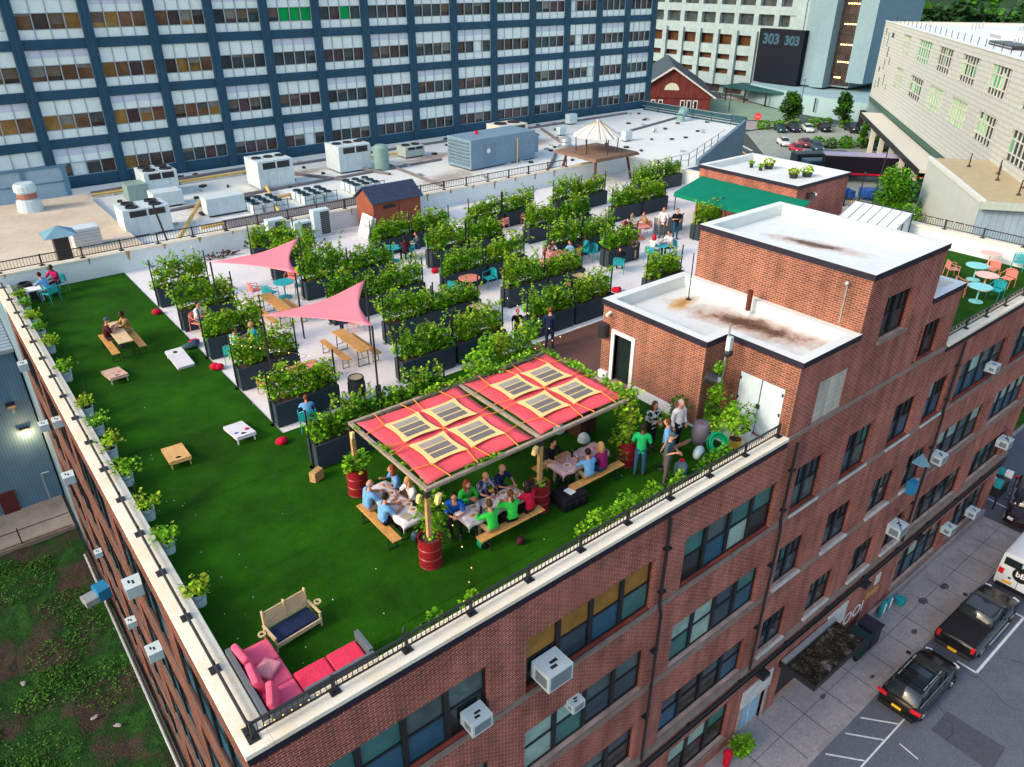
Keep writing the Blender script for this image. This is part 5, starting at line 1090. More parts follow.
def pose(kind):
    J={}
    if kind.startswith('sit'):
        lean=.10 if kind!='sit3' else .2
        J['pel']=(0,-.02,.53); J['w']=(0,lean*.2,.70); J['ch']=(0,lean*.7,.90); J['nk']=(0,lean,1.05); J['hd']=(0,lean+.04,1.20)
        for s,n in ((-1,'L'),(1,'R')):
            J['hp'+n]=(s*.10,.02,.53); J['kn'+n]=(s*.13,.43,.50); J['an'+n]=(s*.13,.40,.09); J['ft'+n]=(s*.14,.55,.05)
            J['sh'+n]=(s*.19,lean*.9,1.0); 
            if kind=='sit1': J['el'+n]=(s*.26,lean+.16,.80); J['wr'+n]=(s*.12,lean+.38,.80)
            elif kind=='sit2': J['el'+n]=(s*.28,lean+.08,.78) ; J['wr'+n]=(s*.10,lean+.30,.84+(.12 if s>0 else 0))
            else: J['el'+n]=(s*.24,lean+.20,.78); J['wr'+n]=(s*.05,lean+.34,.80)
    else:
        J['pel']=(0,0,.93); J['w']=(0,0,1.10); J['ch']=(0,.01,1.30); J['nk']=(0,.0,1.46); J['hd']=(0,.03,1.60)
        for s,n in ((-1,'L'),(1,'R')):
            J['hp'+n]=(s*.09,0,.91); J['kn'+n]=(s*.11,.03 if s>0 else -.02,.49); J['an'+n]=(s*.12,0 if s>0 else -.05,.09); J['ft'+n]=(s*.14,.16 if s>0 else .11,.05)
            J['sh'+n]=(s*.19,0,1.41); 
            if kind=='st1': J['el'+n]=(s*.25,-.02,1.13); J['wr'+n]=(s*.25,.08,.89)
            elif kind=='st2': J['el'+n]=(s*.25,.02,1.14); J['wr'+n]=(s*.12,.25,1.12+(.1 if s>0 else 0))
            else: J['el'+n]=(s*.27,-.02,1.14); J['wr'+n]=((.2,.2,1.08) if s>0 else (-.26,.06,.90))
    return {k:Vector(v) for k,v in J.items()}
def hand(mb,wr,d,m,side):
    d=d.normalized(); up=Vector((0,0,1)); x=d.cross(up); x=x.normalized() if x.length>.1 else Vector((1,0,0)); n=x.cross(d)
    c=wr+d*.05; M=Matrix((( *x,0),( *d,0),( *n,0),(0,0,0,1))).transposed(); M=Matrix.Translation(c)@M
    mb.box(-.038,-.05,-.013,.038,.04,.013,m,M)
    for i,(o,L) in enumerate(((-.028,.062),(-.009,.074),(.010,.070),(.028,.055))):
        a=M@Vector((o,.035,0)); b=M@Vector((o*1.1,.035+L*.55,-.006)); c2=M@Vector((o*1.15,.035+L*.9,-.028)); mb.cyl(a,b,.0085,m,.0075,5); mb.cyl(b,c2,.0075,m,.006,5)
    a=M@Vector((-side*.034,-.02,0)); b=M@Vector((-side*.066,.012,-.01)); c2=M@Vector((-side*.062,.04,-.024)); mb.cyl(a,b,.011,m,.009,5); mb.cyl(b,c2,.009,m,.007,5)
def body_set(kind,fem):
    J=pose(kind); k=.9 if fem else 1.0
    names=['pel','w','ch','nk','hd']+[a+n for n in 'LR' for a in ('hp','kn','an','ft')]+[a+n for n in 'LR' for a in ('sh','el','wr')]
    idx={n:i for i,n in enumerate(names)}
    R_=dict(pel=.125,w=.11*k,ch=.135*k,nk=.052,hd=.05,hp=.088,kn=.055,an=.036,ft=.035,sh=.06*k,el=.038*k,wr=.026)
    E=[('pel','w'),('w','ch'),('ch','nk'),('nk','hd')]+[(a,b) for n in 'LR' for a,b in (('pel','hp'+n),('hp'+n,'kn'+n),('kn'+n,'an'+n),('an'+n,'ft'+n),('ch','sh'+n),('sh'+n,'el'+n),('el'+n,'wr'+n))]
    vs,fs=skin([J[n] for n in names],[(idx[a],idx[b]) for a,b in E],[R_[n if n in R_ else n[:-1]] for n in names])
    mb=MB(); mb.add(vs,fs,SKM)
    h=J['hd']+Vector((0,.015,.04)); mb.ell(h,(.076,.095,.115),SKM,14,10); mb.cyl(h+Vector((0,.085,.01)),h+Vector((0,.115,-.02)),.008,SKM,.016,6)
    for s in (-1,1): mb.ell(h+Vector((s*.028,.086,.012)),(.011,.007,.008),EYE,6,4); mb.ell(h+Vector((s*.078,.0,-.005)),(.01,.02,.028),SKM,6,4)
    mb.ell(h+Vector((0,.088,-.048)),(.022,.008,.007),LIP,6,4)
    for n,s in (('L',-1),('R',1)): hand(mb,J['wr'+n],J['wr'+n]-J['el'+n],SKM,s)
    B=mb
    # clothes: offset copies of the body surface, chosen by nearest bone
    tm=bpy.data.meshes.new('tmp'); tm.from_pydata(vs,[],fs); tm.update(); nr=[v.normal.copy() for v in tm.vertices]; bpy.data.meshes.remove(tm)
    def near(p):
        best=None
        for a_,b_ in E:
            A=J[a_];B_=J[b_]; d=B_-A; t=max(0,min(1,(p-A).dot(d)/d.length_squared)); q=(p-(A+d*t)).length/((R_[a_ if a_ in R_ else a_[:-1]]*(1-t)+R_[b_ if b_ in R_ else b_[:-1]]*t))
            if best is None or q<best[0]: best=(q,a_,b_,t)
        return best[1:]
    cls=[near(sum((vs[i] for i in f),Vector())/len(f)) for f in fs]
    def garment(test,g,m):
        q=MB(); keep=[f for f,c in zip(fs,cls) if test(*c)]; ids=sorted({i for f in keep for i in f}); mp={a:b for b,a in enumerate(ids)}; q.add([vs[i]+nr[i]*g for i in ids],[tuple(mp[i] for i in f) for f in keep],m); return q
    tors=lambda a_,b_,t:(a_,b_) in (('pel','w'),('w','ch')) or ((a_,b_)==('ch','nk') and t<.72) or (a_=='ch' and b_[:2]=='sh')
    S=garment(lambda a_,b_,t:tors(a_,b_,t) or (b_[:2]=='el' and t<.82),.021,SHM)
    SL=garment(lambda a_,b_,t:tors(a_,b_,t) or b_[:2]=='el' or (b_[:2]=='wr' and t<.85),.021,SHM)
    T_=garment(lambda a_,b_,t:b_[:2] in('hp','kn') or (b_[:2]=='an' and t<.92) or ((a_,b_)==('pel','w') and t<.35),.011,TRM)
    sh=MB()
    for n in 'LR':
        a=J['an'+n]; f=J['ft'+n]; sh.ell((a.lerp(f,.5)).to_tuple(),(.048,.125,.045),SHOE,10,6); sh.ell((a+Vector((0,0,-.02))).to_tuple(),(.05,.06,.05),SHOE,10,6)
    hr=MB(); hr.ell(h+Vector((0,-.022,.028)),(.088,.098,.108),HRM,14,8)
    hl=MB(); hl.ell(h+Vector((0,-.022,.028)),(.09,.1,.11),HRM,14,8); hl.ell(h+Vector((0,-.085,-.10)),(.10,.06,.17),HRM,12,8); hl.ell(h+Vector((-.07,-.02,-.10)),(.035,.06,.13),HRM,8,6); hl.ell(h+Vector((.07,-.02,-.10)),(.035,.06,.13),HRM,8,6)
    hp=MB(); hp.ell(h+Vector((0,-.022,.028)),(.09,.1,.11),HRM,14,8); hp.ell(h+Vector((0,-.12,.02)),(.035,.05,.05),HRM,8,6); hp.ell(h+Vector((0,-.14,-.08)),(.035,.035,.13),HRM,8,6)
    hb=MB(); hb.ell(h+Vector((0,-.035,-.01)),(.085,.085,.085),HRM,12,6)
    cap=MB(); cap.ell(h+Vector((0,-.005,.05)),(.092,.105,.08),HRM,14,6); cap.box(h.x-.06,h.y+.05,h.z+.055,h.x+.06,h.y+.17,h.z+.066,HRM)
    def mk(mb_,nm):
        me=bpy.data.meshes.new(nm); me.from_pydata([tuple(v) for v in mb_.v],[],mb_.f)
        for m in mb_.mats: me.materials.append(m)
        me.polygons.foreach_set('material_index',mb_.m); me.polygons.foreach_set('use_smooth',[True]*len(mb_.f)); me.update(); return me
    return dict(body=mk(B,'person'),shirt=mk(S,'shirt'),shirtL=mk(SL,'shirt'),trousers=mk(T_,'trousers'),shoes=mk(sh,'shoes'),short=mk(hr,'hair'),long=mk(hl,'hair'),pony=mk(hp,'hair'),bald=mk(hb,'hair'),cap=mk(cap,'cap'))
_ps={}
def mm(me,old,new):
    n=me.copy()
    for i,m in enumerate(n.materials):
        if m==old: n.materials[i]=new
    return n
def person(x,y,face,kind,shirt,trous,hair,hcol,label,fem=False,dark=False,long_=False,s=1.0,z=.0):
    key=(kind,fem)
    if key not in _ps: _ps[key]=body_set(kind,fem)
    S=_ps[key]
    b=bpy.data.objects.new('person',mm(S['body'],SKM,SKIND if dark else SKIN)); COL.objects.link(b); b.location=(x,y,z); b.rotation_euler=(0,0,face); b.scale=(s,s,s)
    tag(b,label,'person')
    for nm,me in (('shirt',mm(S['shirtL' if long_ else 'shirt'],SHM,F[shirt])),('trousers',mm(S['trousers'],TRM,F[trous])),('shoes',S['shoes']),('cap' if hair=='cap' else 'hair',mm(S[hair],HRM,F['slate'] if hair=='cap' else HAIRS[hcol]))):
        o=bpy.data.objects.new(nm,me); COL.objects.link(o); o.parent=b
    return b
E_=-PI/2; Wd=PI/2; N_=0; S_=PI   # facing: local +y rotated; E=+x, W=-x, N=+y, S=-y
z0=.02
# left dining table
person(6.95,14.75,E_,'sit1','sky','khaki','bald','grey','bald man in a pale blue shirt at the far end of the left bench',z=z0)
person(6.98,14.0,E_,'sit1','sky','black','short','dark','dark-haired man in a sky blue shirt nearest the free end of the left bench',z=z0)
person(8.02,14.95,Wd-.2,'sit2','sky','navy','long','auburn','woman in a pale blue sleeveless top facing the two men in light blue',fem=True,z=z0)
person(8.08,14.25,Wd,'sit1','white','grey','long','blond','person in white half hidden behind the vines of the front left post',fem=True,z=z0)
# middle table
person(8.62,13.15,PI-.5,'sit3','blue','black','short','dark','man in a bright blue shirt at the left end of the middle table',z=z0)
person(9.08,13.3,PI,'sit2','green','jean','long','auburn','auburn-haired woman in green on the canopy side of the middle table',fem=True,z=z0,long_=True)
person(9.68,13.3,PI,'sit1','pfloral','navy','bald','blond','short-haired person in a patterned blue top in the middle of the far bench',z=z0)
person(10.22,13.3,PI+.2,'sit1','navy','navy','bald','grey','man in a dark navy shirt at the right end of the far bench',z=z0)
person(9.02,11.98,N_,'sit1','green','khaki','short','brown','woman in bright green seen from behind, left on the near bench',fem=True,z=z0,long_=True)
person(9.66,11.98,-.2,'sit1','green','black','pony','brown','woman in bright green with a ponytail on the near bench',fem=True,z=z0,long_=True)
person(10.28,12.0,.1,'sit1','red','black','long','dark','dark-haired woman in a red vest at the right end of the near bench',fem=True,z=z0)
# right table
person(12.15,13.38,PI,'sit1','black','khaki','short','dark','dark-haired man in a black polo on the far side of the right table',z=z0)
person(12.55,12.12,-.2,'sit1','sky','khaki','short','dark','man in a light blue shirt on the near bench beside the blonde in purple',z=z0)
person(13.12,12.14,.1,'sit2','purple','jean','long','blond','blonde woman in a purple top on the near bench',fem=True,z=z0)
# standing group
person(14.25,11.75,-.9,'st2','emer','jean','short','dark','man in an emerald green polo and jeans standing by the dark red drum',dark=True,z=z0,s=1.0)
person(15.5,12.45,PI-.3,'st2','bfloral','black','long','brown','woman in sunglasses and a black floral top standing by the vines',fem=True,z=z0,long_=True)
person(16.15,12.0,PI-.1,'st1','white','black','short','grey','man in a white shirt standing against the brick wall',z=z0,long_=True,s=1.02)
person(15.05,11.5,.6,'st1','sky','grey','short','brown','man in a blue shirt seen from behind beside the grey-capped man',z=z0)
person(14.55,11.0,PI+.3,'st2','slate','grey','cap','grey','man in a grey cap and dark teal T-shirt holding a phone',z=z0)
# deck
person(17.75,19.75,-.9,'st2','navy','navy','short','auburn','man in a navy T-shirt working on the wood deck behind the canopy',z=z0)
person(17.1,20.95,PI-.4,'st1','black','navy','short','red','person with red headwear standing at the planter end by the deck',fem=True,s=.85)
# lawn
person(4.22,30.3,E_,'sit2','maroon','grey','cap','grey','person in maroon and a cap on the left bench of the lawn table',z=z0)
person(5.12,30.6,Wd,'sit1','tan','khaki','short','dark','man in a tan shirt on the right bench of the lawn table',dark=True,z=z0)
person(4.0,38.25,2.2,'sit1','mag','maroon','short','dark','person in magenta sitting in the far lawn corner',dark=True,z=z0)
person(3.45,37.25,.7,'sit3','sky','slate','short','dark','person in a blue shirt bent over in the far lawn corner',z=z0)
# terrace
person(7.6,29.95,-2.6,'sit1','white','jean','short','dark','person in white beside the second planter from the back at the lawn edge',z=0)
person(7.75,26.4,-1.2,'sit1','floral','blue','short','dark','person in a colourful floral shirt on the dark turquoise chair')
person(8.7,26.5,1.4,'sit1','teal','blue','short','blond','person in teal facing the one in the floral shirt')
person(7.85,20.25,-.3,'sit1','sky','teal','short','auburn','child in a blue hoodie at the lawn edge by the planter',s=.85)
person(12.5,26.1,1.4,'sit1','teal','navy','long','blond','person in teal and navy behind the right corner of the larger pink sail',fem=True)
person(18.7,31.9,-.2,'sit1','maroon','black','short','dark','person in dark clothes at the turquoise table by the shed',dark=True)
person(19.7,32.2,1.2,'sit1','slate','jean','short','dark','person with pale jacket right of the turquoise table by the shed')
person(23.3,26.25,-1.4,'sit1','pinkc','khaki','short','auburn','person in pink at the left of the pink square table')
person(25.0,26.3,1.4,'sit1','sky','jean','short','dark','man in a blue T-shirt and jeans at the pink square table')
person(24.2,27.1,PI,'sit1','white','navy','long','dark','person in white behind the pink square table',fem=True)
person(26.2,26.4,.8,'sit1','teal','teal','short','dark','person in turquoise behind the man in jeans',dark=True)
person(26.2,24.2,-.9,'sit1','black','maroon','short','dark','person in dark clothes at the gap beside the short planter row')
person(32.4,25.9,2.6,'st2','black','jean','short','brown','bartender in a black T-shirt standing at the bar counter',z=0)
person(32.0,26.5,2.0,'st1','white','grey','short','auburn','person in white behind the bartender')
person(28.75,24.35,-1.4,'sit1','white','khaki','long','red','red-haired person in white near the low white roof',fem=True)
person(30.1,24.3,1.4,'sit1','white','navy','short','dark','dark-haired person in white near the low white roof')
person(28.2,25.3,2.6,'sit1','pinkc','khaki','short','brown','person in pink beyond the two in white')
person(31.6,27.4,1.3,'sit1','tan','khaki','short','auburn','person in tan at the pink table by the bar counter')
person(30.1,27.4,-1.3,'sit1','maroon','navy','short','dark','person in maroon left of the pink table by the bar')
person(30.9,28.0,PI,'sit1','white','navy','short','dark','person in white behind the pink table by the bar')
for x,y,a_,m_,l_ in ((24.2,27.1,PI,Pk,'pink chair under the person in white behind the pink square table'),(28.2,25.3,2.6,Pk,'pink chair under the person in pink beyond the two in white'),(30.9,28.0,PI,Pk,'pink chair behind the pink table by the bar counter'),(8.7,26.5,1.4,T,'turquoise chair under the person in teal by the lawn-side planters'),(30.1,24.3,1.4,T,'turquoise chair right of the table beneath the white-shirted couple')): chair((x,y,0),a_,m_,l_)
# ================================================================ street level
mb=MB(); mb.add([(-1500,-1500,G-.02),(1500,-1500,G-.02),(1500,1500,G-.02),(-1500,1500,G-.02)],[(0,1,2,3)],patchy('ground_far',(.05,.075,.07),(.08,.10,.10),.02,.95,.3,.7,fine=.5)); struct('ground',mb)
mb=MB(); mb.box(-5,-14,G-.05,75,7.3,G+.0,ASPH); mb.box(43.3,7.3,G-.05,75,38,G,ASPH); struct('road',mb)
mb=MB(); mb.box(-5,7.45,G-.02,42.9,YF,G+.11,SIDE); struct('sidewalk',mb)
mb=MB(); mb.box(-5,7.28,G-.03,38.6,7.45,G+.12,KERB); 
for i in range(10):
    a0=-PI/2+i*PI/20; a1=a0+PI/20
mb.box(38.6,7.28,G-.03,42.9,7.45,G+.10,KERB); mb.box(42.9,7.28,G-.03,43.05,9.9,G+.10,KERB); struct('kerb',mb)
# sidewalk joints (recessed dark seams)
mb=MB(); JT=mat('joint_dark',(.07,.06,.065),.95,.2,5)
for i in range(24): mb.box(2+i*1.75,7.46,G+.112,2.03+i*1.75,YF-.01,G+.114,JT)
mb.box(-5,8.7,G+.112,42.8,8.72,G+.1135,JT)
mb2=patchy('oil_stain',(.07,.065,.07),(.14,.13,.14),3,.95); rg=random.Random(8)
for x,y,r in ((33.5,8.7,.35),(35.4,8.5,.3),(31.2,8.0,.22),(27.1,7.9,.15),(24.4,8.7,.18)):
    mb.add([(x+r*rg.uniform(.7,1.2)*math.cos(t*PI/7),y+.6*r*rg.uniform(.7,1.2)*math.sin(t*PI/7),G+.1155) for t in range(14)],[tuple(range(14))],mb2)
struct('sidewalk_joints',mb)
mb=MB()
def line(x0,y0,x1,y1,w=.11,m=LINE,z=G+.004):
    d=Vector((x1-x0,y1-y0)).normalized(); n=Vector((-d.y,d.x))*w/2; mb.add([(x0+n.x,y0+n.y,z),(x1+n.x,y1+n.y,z),(x1-n.x,y1-n.y,z),(x0-n.x,y0-n.y,z)],[(0,1,2,3)],m)
line(31.1,5.1,36.4,5.1); line(31.1,5.1,31.1,5.95); line(36.4,5.1,36.4,5.9)
line(21.0,5.95,26.2,5.95,.07)
for x in (24.8,23.6,22.1,20.8): line(x,7.15,x+.95,6.0,.07)
line(24.9,5.5,24.8,4.7,.06)
line(45.0,9.0,45.2,11.0); line(45.2,11,47,10.7)
struct('painted_markings',mb)
TAR=mat('tar_seal',(.035,.037,.05),.6,.1); mb=MB(); rg=random.Random(17)
for k in range(9):
    p=Vector((rg.uniform(20,44),rg.uniform(-2,6.6))); d=Vector((rg.uniform(-1,1),rg.uniform(-1,1))).normalized()
    for i in range(rg.randint(6,16)):
        q=p+d*rg.uniform(.25,.5); line(p.x,p.y,q.x,q.y,rg.uniform(.015,.04),TAR,G+.003); p=q; d=(d+Vector((rg.uniform(-.6,.6),rg.uniform(-.6,.6)))).normalized()
for cx_,cy_,w_,h_ in ((38.0,3.2,2.2,1.3),(26.5,2.6,1.6,2.4)): mb.add([(cx_,cy_,G+.002),(cx_+w_,cy_+.1,G+.002),(cx_+w_-.1,cy_+h_,G+.002),(cx_+.05,cy_+h_,G+.002)],[(0,1,2,3)],mat('asphalt_patch',(.075,.08,.105),.9,.2,8))
struct('road_repairs',mb)
# weeds lot on the left
mb=MB(); rg=random.Random(31); nx=50;ny=56; vs=[];fs=[]
for j in range(ny+1):
    for i in range(nx+1):
        x=-22+23.6*i/nx; y=-4+45.2*j/ny; vs.append((x,y,G+.02+.10*abs(math.sin(x*1.3)*math.cos(y*.9))+rg.uniform(0,.07)))
for j in range(ny):
    for i in range(nx): k=j*(nx+1)+i; fs.append((k,k+1,k+nx+2,k+nx+1))
mb.add(vs,fs,WEED); struct('weedy_ground',mb)
mb=MB(); GW=mat('weed_blade',(.035,.115,.012),.8,.3,.5,island=.5)
cent=[(rg.uniform(-12,1.2),rg.uniform(8,40),rg.uniform(.5,1.8)) for _ in range(85)]
for c in cent:
    for _ in range(int(420*c[2])):
        a=rg.uniform(0,6.28); d=c[2]*math.sqrt(rg.random()); p=Vector((min(1.4,c[0]+d*math.cos(a)),c[1]+d*math.sin(a),G+.08+rg.uniform(0,.3)*(1-d/c[2]*.6))); leaf(mb,rg,p,.10,GW)
tag(mb.build('weeds'),'dark tangled weeds growing in the lot beside the building',None,None,'stuff')
for i,(x,y,l) in enumerate(((-.6,27.2,'crumpled white litter in the weeds near the foot of the pipe'),(-2.0,23.5,'grey-white rag lying on the bare strip of the weedy lot'),(-2.6,31.0,'tiny scrap of white litter far left in the weeds'),(.1,26.2,'pale scrap of litter in the weeds near the wall'))):
    mb=MB(); mb.ell((0,0,.06),(.16,.09,.03),SIDE,9,5); mb.ell((.1,.07,.05),(.09,.06,.03),SIDE,7,4); tag(mb.build('litter',None,(x,y,G+.15),.7*i),l,'litter')
mb=MB(); mb.box(-22,41.6,G,1.6,45.2,G+.12,patchy('lot_concrete',(.22,.20,.18),(.32,.30,.27),.8,.9,.35,.65,fine=14)); struct('concrete_pad',mb)
mb=MB(); mb.box(-22,41.2,G-.05,1.6,41.55,G+.35,SILL); r=tag(mb.build('low_wall'),'low concrete wall between the weedy lot and the concrete pad','wall')
r=empty('wire_fence',(-8,41.3,G+.3),0,'dark wire fence standing on the low wall beyond the weeds','fence'); mb=MB(); mb.cyl((-8,0,.95),(9.5,0,.95),.025,METAL_D); mb.cyl((-8,0,.1),(9.5,0,.1),.02,METAL_D); mb.build('rail',r)
for x in range(-8,10,3): mb=MB(); mb.cyl((x,0,-.1),(x,0,1.1),.035,METAL_D); mb.build('post',r)
r=empty('wall_pipe',(1.45,10,G),0,'grey pipe and cable run along the foot of the side wall above the weeds','pipe'); mb=MB(); mb.cyl((0,-3,.5),(0,28,.5),.07,METAL_L); mb.cyl((.15,-3,.7),(.15,28,.7),.04,METAL_D); mb.build('pipe',r)
# metal building with lamps
MBL=striped('blue_metal_siding',(.10,.20,.30),(.075,.155,.24),.16,'X',.3,.5)
r=empty('metal_shed_building',(-6,50,G),0,'blue-grey corrugated metal building beyond the weedy lot, one wall lamp glowing','building')
mb=MB(); mb.box(-28,45.2,G,1.7,58,-4.7,MBL); W(mb,'metal_wall',r)
mb=MB(); vs=[]; 
for i in range(100):
    x=-28.3+.3*i; 
MR=striped('corrugated_roof',(.28,.36,.45),(.10,.14,.2),.35,'Y',.3,.4)
mb.add([(-28.3,44.9,-4.72),(1.75,44.9,-4.72),(1.75,52,-3.7),(-28.3,52,-3.7),(-28.3,59,-4.72),(1.75,59,-4.72)],[(0,1,2,3),(3,2,5,4)],MR); mb.add([(1.75,44.9,-4.75),(1.75,52,-3.75),(1.75,59,-4.75)],[(0,1,2)],MBL); mb.box(-28.3,44.8,-4.9,1.75,44.9,-4.7,METAL_L); W(mb,'roof',r)
mb=MB(); mb.box(-1.35,45.05,G+.1,-.55,45.19,G+1.5,mat('brown_door',(.10,.025,.02),.7,.1)); W(mb,'door',r)
for x in (.15,-.85+.15*0-.0): pass
for x,z in ((-.25,-8.1),(.75,-7.95)): mb=MB(); mb.cb((x,44.95,z),(.45,.3,.25),METAL_D,.1,.4); mb.cb((x+.05,45.05,z-.35),(.16,.2,.25),METAL_L); W(mb,'floodlight',r,bevel=.01)
mb=MB(); mb.cb((1.0,45.05,-9.75),(.42,.24,.16),mat('lamp_lens',(1,.7,.35),.4,0,emit=((1,.55,.2),9))); mb.cb((1.0,45.08,-9.62),(.5,.24,.1),METAL_D); W(mb,'lit_wall_lamp',r)
ld=bpy.data.lights.new('wall_lamp_light','POINT'); ld.energy=70; ld.color=(1,.6,.25); ld.shadow_soft_size=.15; lo=bpy.data.objects.new('wall_lamp_light',ld); COL.objects.link(lo); lo.location=(1.0,44.75,-9.95); lo.parent=r; lo.location=Vector((1.0,44.7,-9.95))-r.location
mb=MB(); mb.tube([(1.0,44.7,G+.3),(1.0,44.7,G+2.2),(1.4,44.7,G+2.2)],.04,METAL_L); W(mb,'standpipe',r)
# ================================================================ rooftop next door + office
NB=empty('low_roof_building',(30,50,G),0,'low block with white and tan flat roofs crowded with machinery behind the garden','building')
mb=MB(); poly=[(1.79,39.6),(51.5,39.6),(71.2,49.1),(71.2,63.2),(1.79,63.2)]; n=len(poly)
for i in range(n): a=poly[i];b=poly[(i+1)%n]; mb.add([(*a,G),(*b,G),(*b,-1),(*a,-1)],[(0,1,2,3)],mat('slate_blue_wall',(.14,.22,.28),.8,.12,.8))
W(mb,'wall',NB)
NRF=stained('dirty_white_roof',(.60,.64,.63),(.68,.71,.69),[(33,49,.3,5,2,(.50,.47,.43),(.36,.33,.30)),(36,56,.1,5,1.4,(.46,.42,.38),(.28,.24,.21)),(17,52,.5,5,3,(.48,.45,.42),(.34,.31,.28)),(47,55,.2,3.5,1.6,(.50,.46,.42),(.36,.32,.28)),(24,57.5,.1,5,1.2,(.48,.45,.42),(.34,.30,.27))])
mb=MB(); mb.add([(*p,-1) for p in poly],[tuple(range(n))],NRF); W(mb,'white_roof',NB)
mb=MB(); 
def wallseg(mb,a,b,z0,z1,t,m):
    a=Vector(a);b=Vector(b);d=(b-a).normalized();nn=Vector((-d.y,d.x))*t/2; mb.prism([tuple(a+nn),tuple(a-nn),tuple(b-nn),tuple(b+nn)],z0,z1,m)
wallseg(mb,(51.6,39.75),(71.1,49.2),-.99,-.55,.3,MATS['slate_blue_wall']); wallseg(mb,(71.2,49.2),(71.2,63.2),-.99,-.3,.3,mat('teal_kerb',(.03,.09,.12),.7,.1)); wallseg(mb,(69.8,49.0),(69.8,62.5),-.99,-.85,.12,MATS['teal_kerb']); W(mb,'roof_kerb',NB)
mb=MB(); mb.prism([(1.8,39.65),(9.4,39.65),(9.4,59.2),(1.8,59.2)],-1,-.55,TAN); W(mb,'tan_roof',NB)
GRO=mat('grey_roof_felt',(.17,.16,.17),.9,.12,2)
mb=MB(); mb.prism([(14.4,40.2),(27.5,40.2),(27.5,46.6),(14.4,46.6)],-1,-.45,GRO); mb.prism([(28.0,40.2),(32,40.2),(34.5,45.3),(28.0,45.3)],-1,-.7,GRO); W(mb,'felt_roof',NB)
mb=MB(); YP=mat('yellow_pipe',(.62,.42,.14),.6,.12,4)
for a,b in (((9.8,59.5,-.8),(24,59.8,-.8)),((11.0,44.5,-.7),(15.5,53.5,-.7)),((17.2,43.2,-.7),(21.5,58,-.7)),((12,42,-.7),(12.6,41.6,-.7)),((16,50.0,-.7),(22.5,51,-.7)),((30,58.3,-.75),(36,58,-.75)),((13,46.3,-.6),(17.2,46.8,-.6)),((10.5,42.2,-.6),(15.4,42.4,-.6))): mb.cyl(a,b,.12,YP,n=6)
W(mb,'yellow_pipe',NB)
mb=MB(); rg=random.Random(14)
for i in range(120): x=rg.uniform(10,69); y=rg.uniform(44,62); mb.cb((x,y,-.93),(rg.uniform(.2,.5),rg.uniform(.15,.4),.14),rg.choice([METAL_D,METAL_L,METAL_D]),rg.uniform(0,3)) if not (x>52 and y<40+(x-51)*.5+1.5) else None
for a,b in (((24,57,-.9),(27.5,50.5,-.9)),((28,58,-.9),(29.8,52.5,-.9)),((45,50,-.9),(38.5,44,-.9)),((20,60.2,-.92),(66,61.5,-.92)),((18,53.5,-.93),(36,54.5,-.93)),((31,47,-.93),(31.5,58,-.93)),((46,47.5,-.93),(52,60,-.93)),((12,52.5,-.93),(19,53,-.93)),((55,53,-.93),(68,56,-.93)),((10,60.6,-.92),(24,61.6,-.92))): mb.cyl(a,b,.14,GRO,n=6)
W(mb,'roof_clutter',NB)
def hvac(loc,sz,label,fans=(2,2),rz=0,m=None,open_=True,tank=False):
    m=m or ACW; r=empty('rooftop_unit',loc,rz,label,'air handler'); w,d,h=[v*k for v,k in zip(sz,(.74,.74,.80))]
    if 'generator' in label and 'half hidden' not in label: pass
    mb=MB(); mb.box(-w/2,-d/2,.12,w/2,d/2,h,m); mb.box(-w/2+.1,-d/2+.1,0,w/2-.1,d/2-.1,.12,METAL_D)
    mb.build('cabinet',r,bevel=.02)
    mb=MB()
    if open_: mb.box(-w*.36,-d/2-.01,h*.72,w*.40,-d/2+.01,h*.94,METAL_D); mb.box(w*.0,-d/2-.02,h*.72,w*.04,-d/2-.01,h*.94,m)
    for k in range(4): mb.box(-w/2+w*k/4-.01,-d/2-.008,.2,-w/2+w*k/4+.01,-d/2+.005,h*.7,METAL_L)
    mb.build('intake',r)
    nx,ny=fans
    for i in range(nx):
        for j in range(ny):
            x=-w/2+w*(i+.5)/nx; y=-d/2+d*(j+.5)/ny; rr=min(w/nx,d/ny)*.38; mb=MB(); mb.lathe((x,y,h),[(rr,.0),(rr,.09),(rr*.9,.09),(rr*.9,.03),(rr*.2,.03),(.01,.06)],METAL_D,14,cap=False); mb.build('fan',r)
    return r
hvac((10.6,49.0,-1),(3.6,2.6,2.1),'big white air handler with round fans just behind the railing at left',(2,2))
hvac((13.9,57.6,-1),(3.0,3.2,2.3),'white air handler with four fans nearest the blue-columned tower at left',(2,2)); hvac((12.2,57.0,-1),(1.8,2,1.5),'sage green box beside the leftmost air handler',(0,0),m=mat('sage_box',(.22,.32,.30),.6,.1),open_=False)
hvac((13.4,54.3,-1),(2.6,1.8,1.3),'low white ducted box between the two left air handlers',(0,0),open_=False)
hvac((15.8,50.0,-1),(3.4,1.5,1.5),'plain white boxy duct unit behind the grey felt roof',(0,0),open_=False)
hvac((21.2,55.1,-1),(3.6,3.4,2.6),'large cream-white air handler left of the pair by the condenser clusters',(3,1)); hvac((28.3,56.3,-1),(3.8,3.2,2.6),'large cream-white air handler right of the pair, beside the green tank',(3,1))
hvac((34.8,57.4,-1),(2.6,2,1.2),'low pale rooftop unit between the green tank and the blue-grey generator',(2,1),m=mat('pale_green',(.42,.50,.46),.6,.1))
hvac((44.8,56.6,-1),(4.2,3.0,2.3),'cream rooftop unit half hidden behind the blue-grey generator',(2,1),m=CREAM)
r=empty('generator_housing',(39.0,51.3,-1),.06,'large blue-grey generator housing with louvred end on the white roof','generator'); GB2=mat('generator_blue',(.17,.27,.36),.55,.08,2)
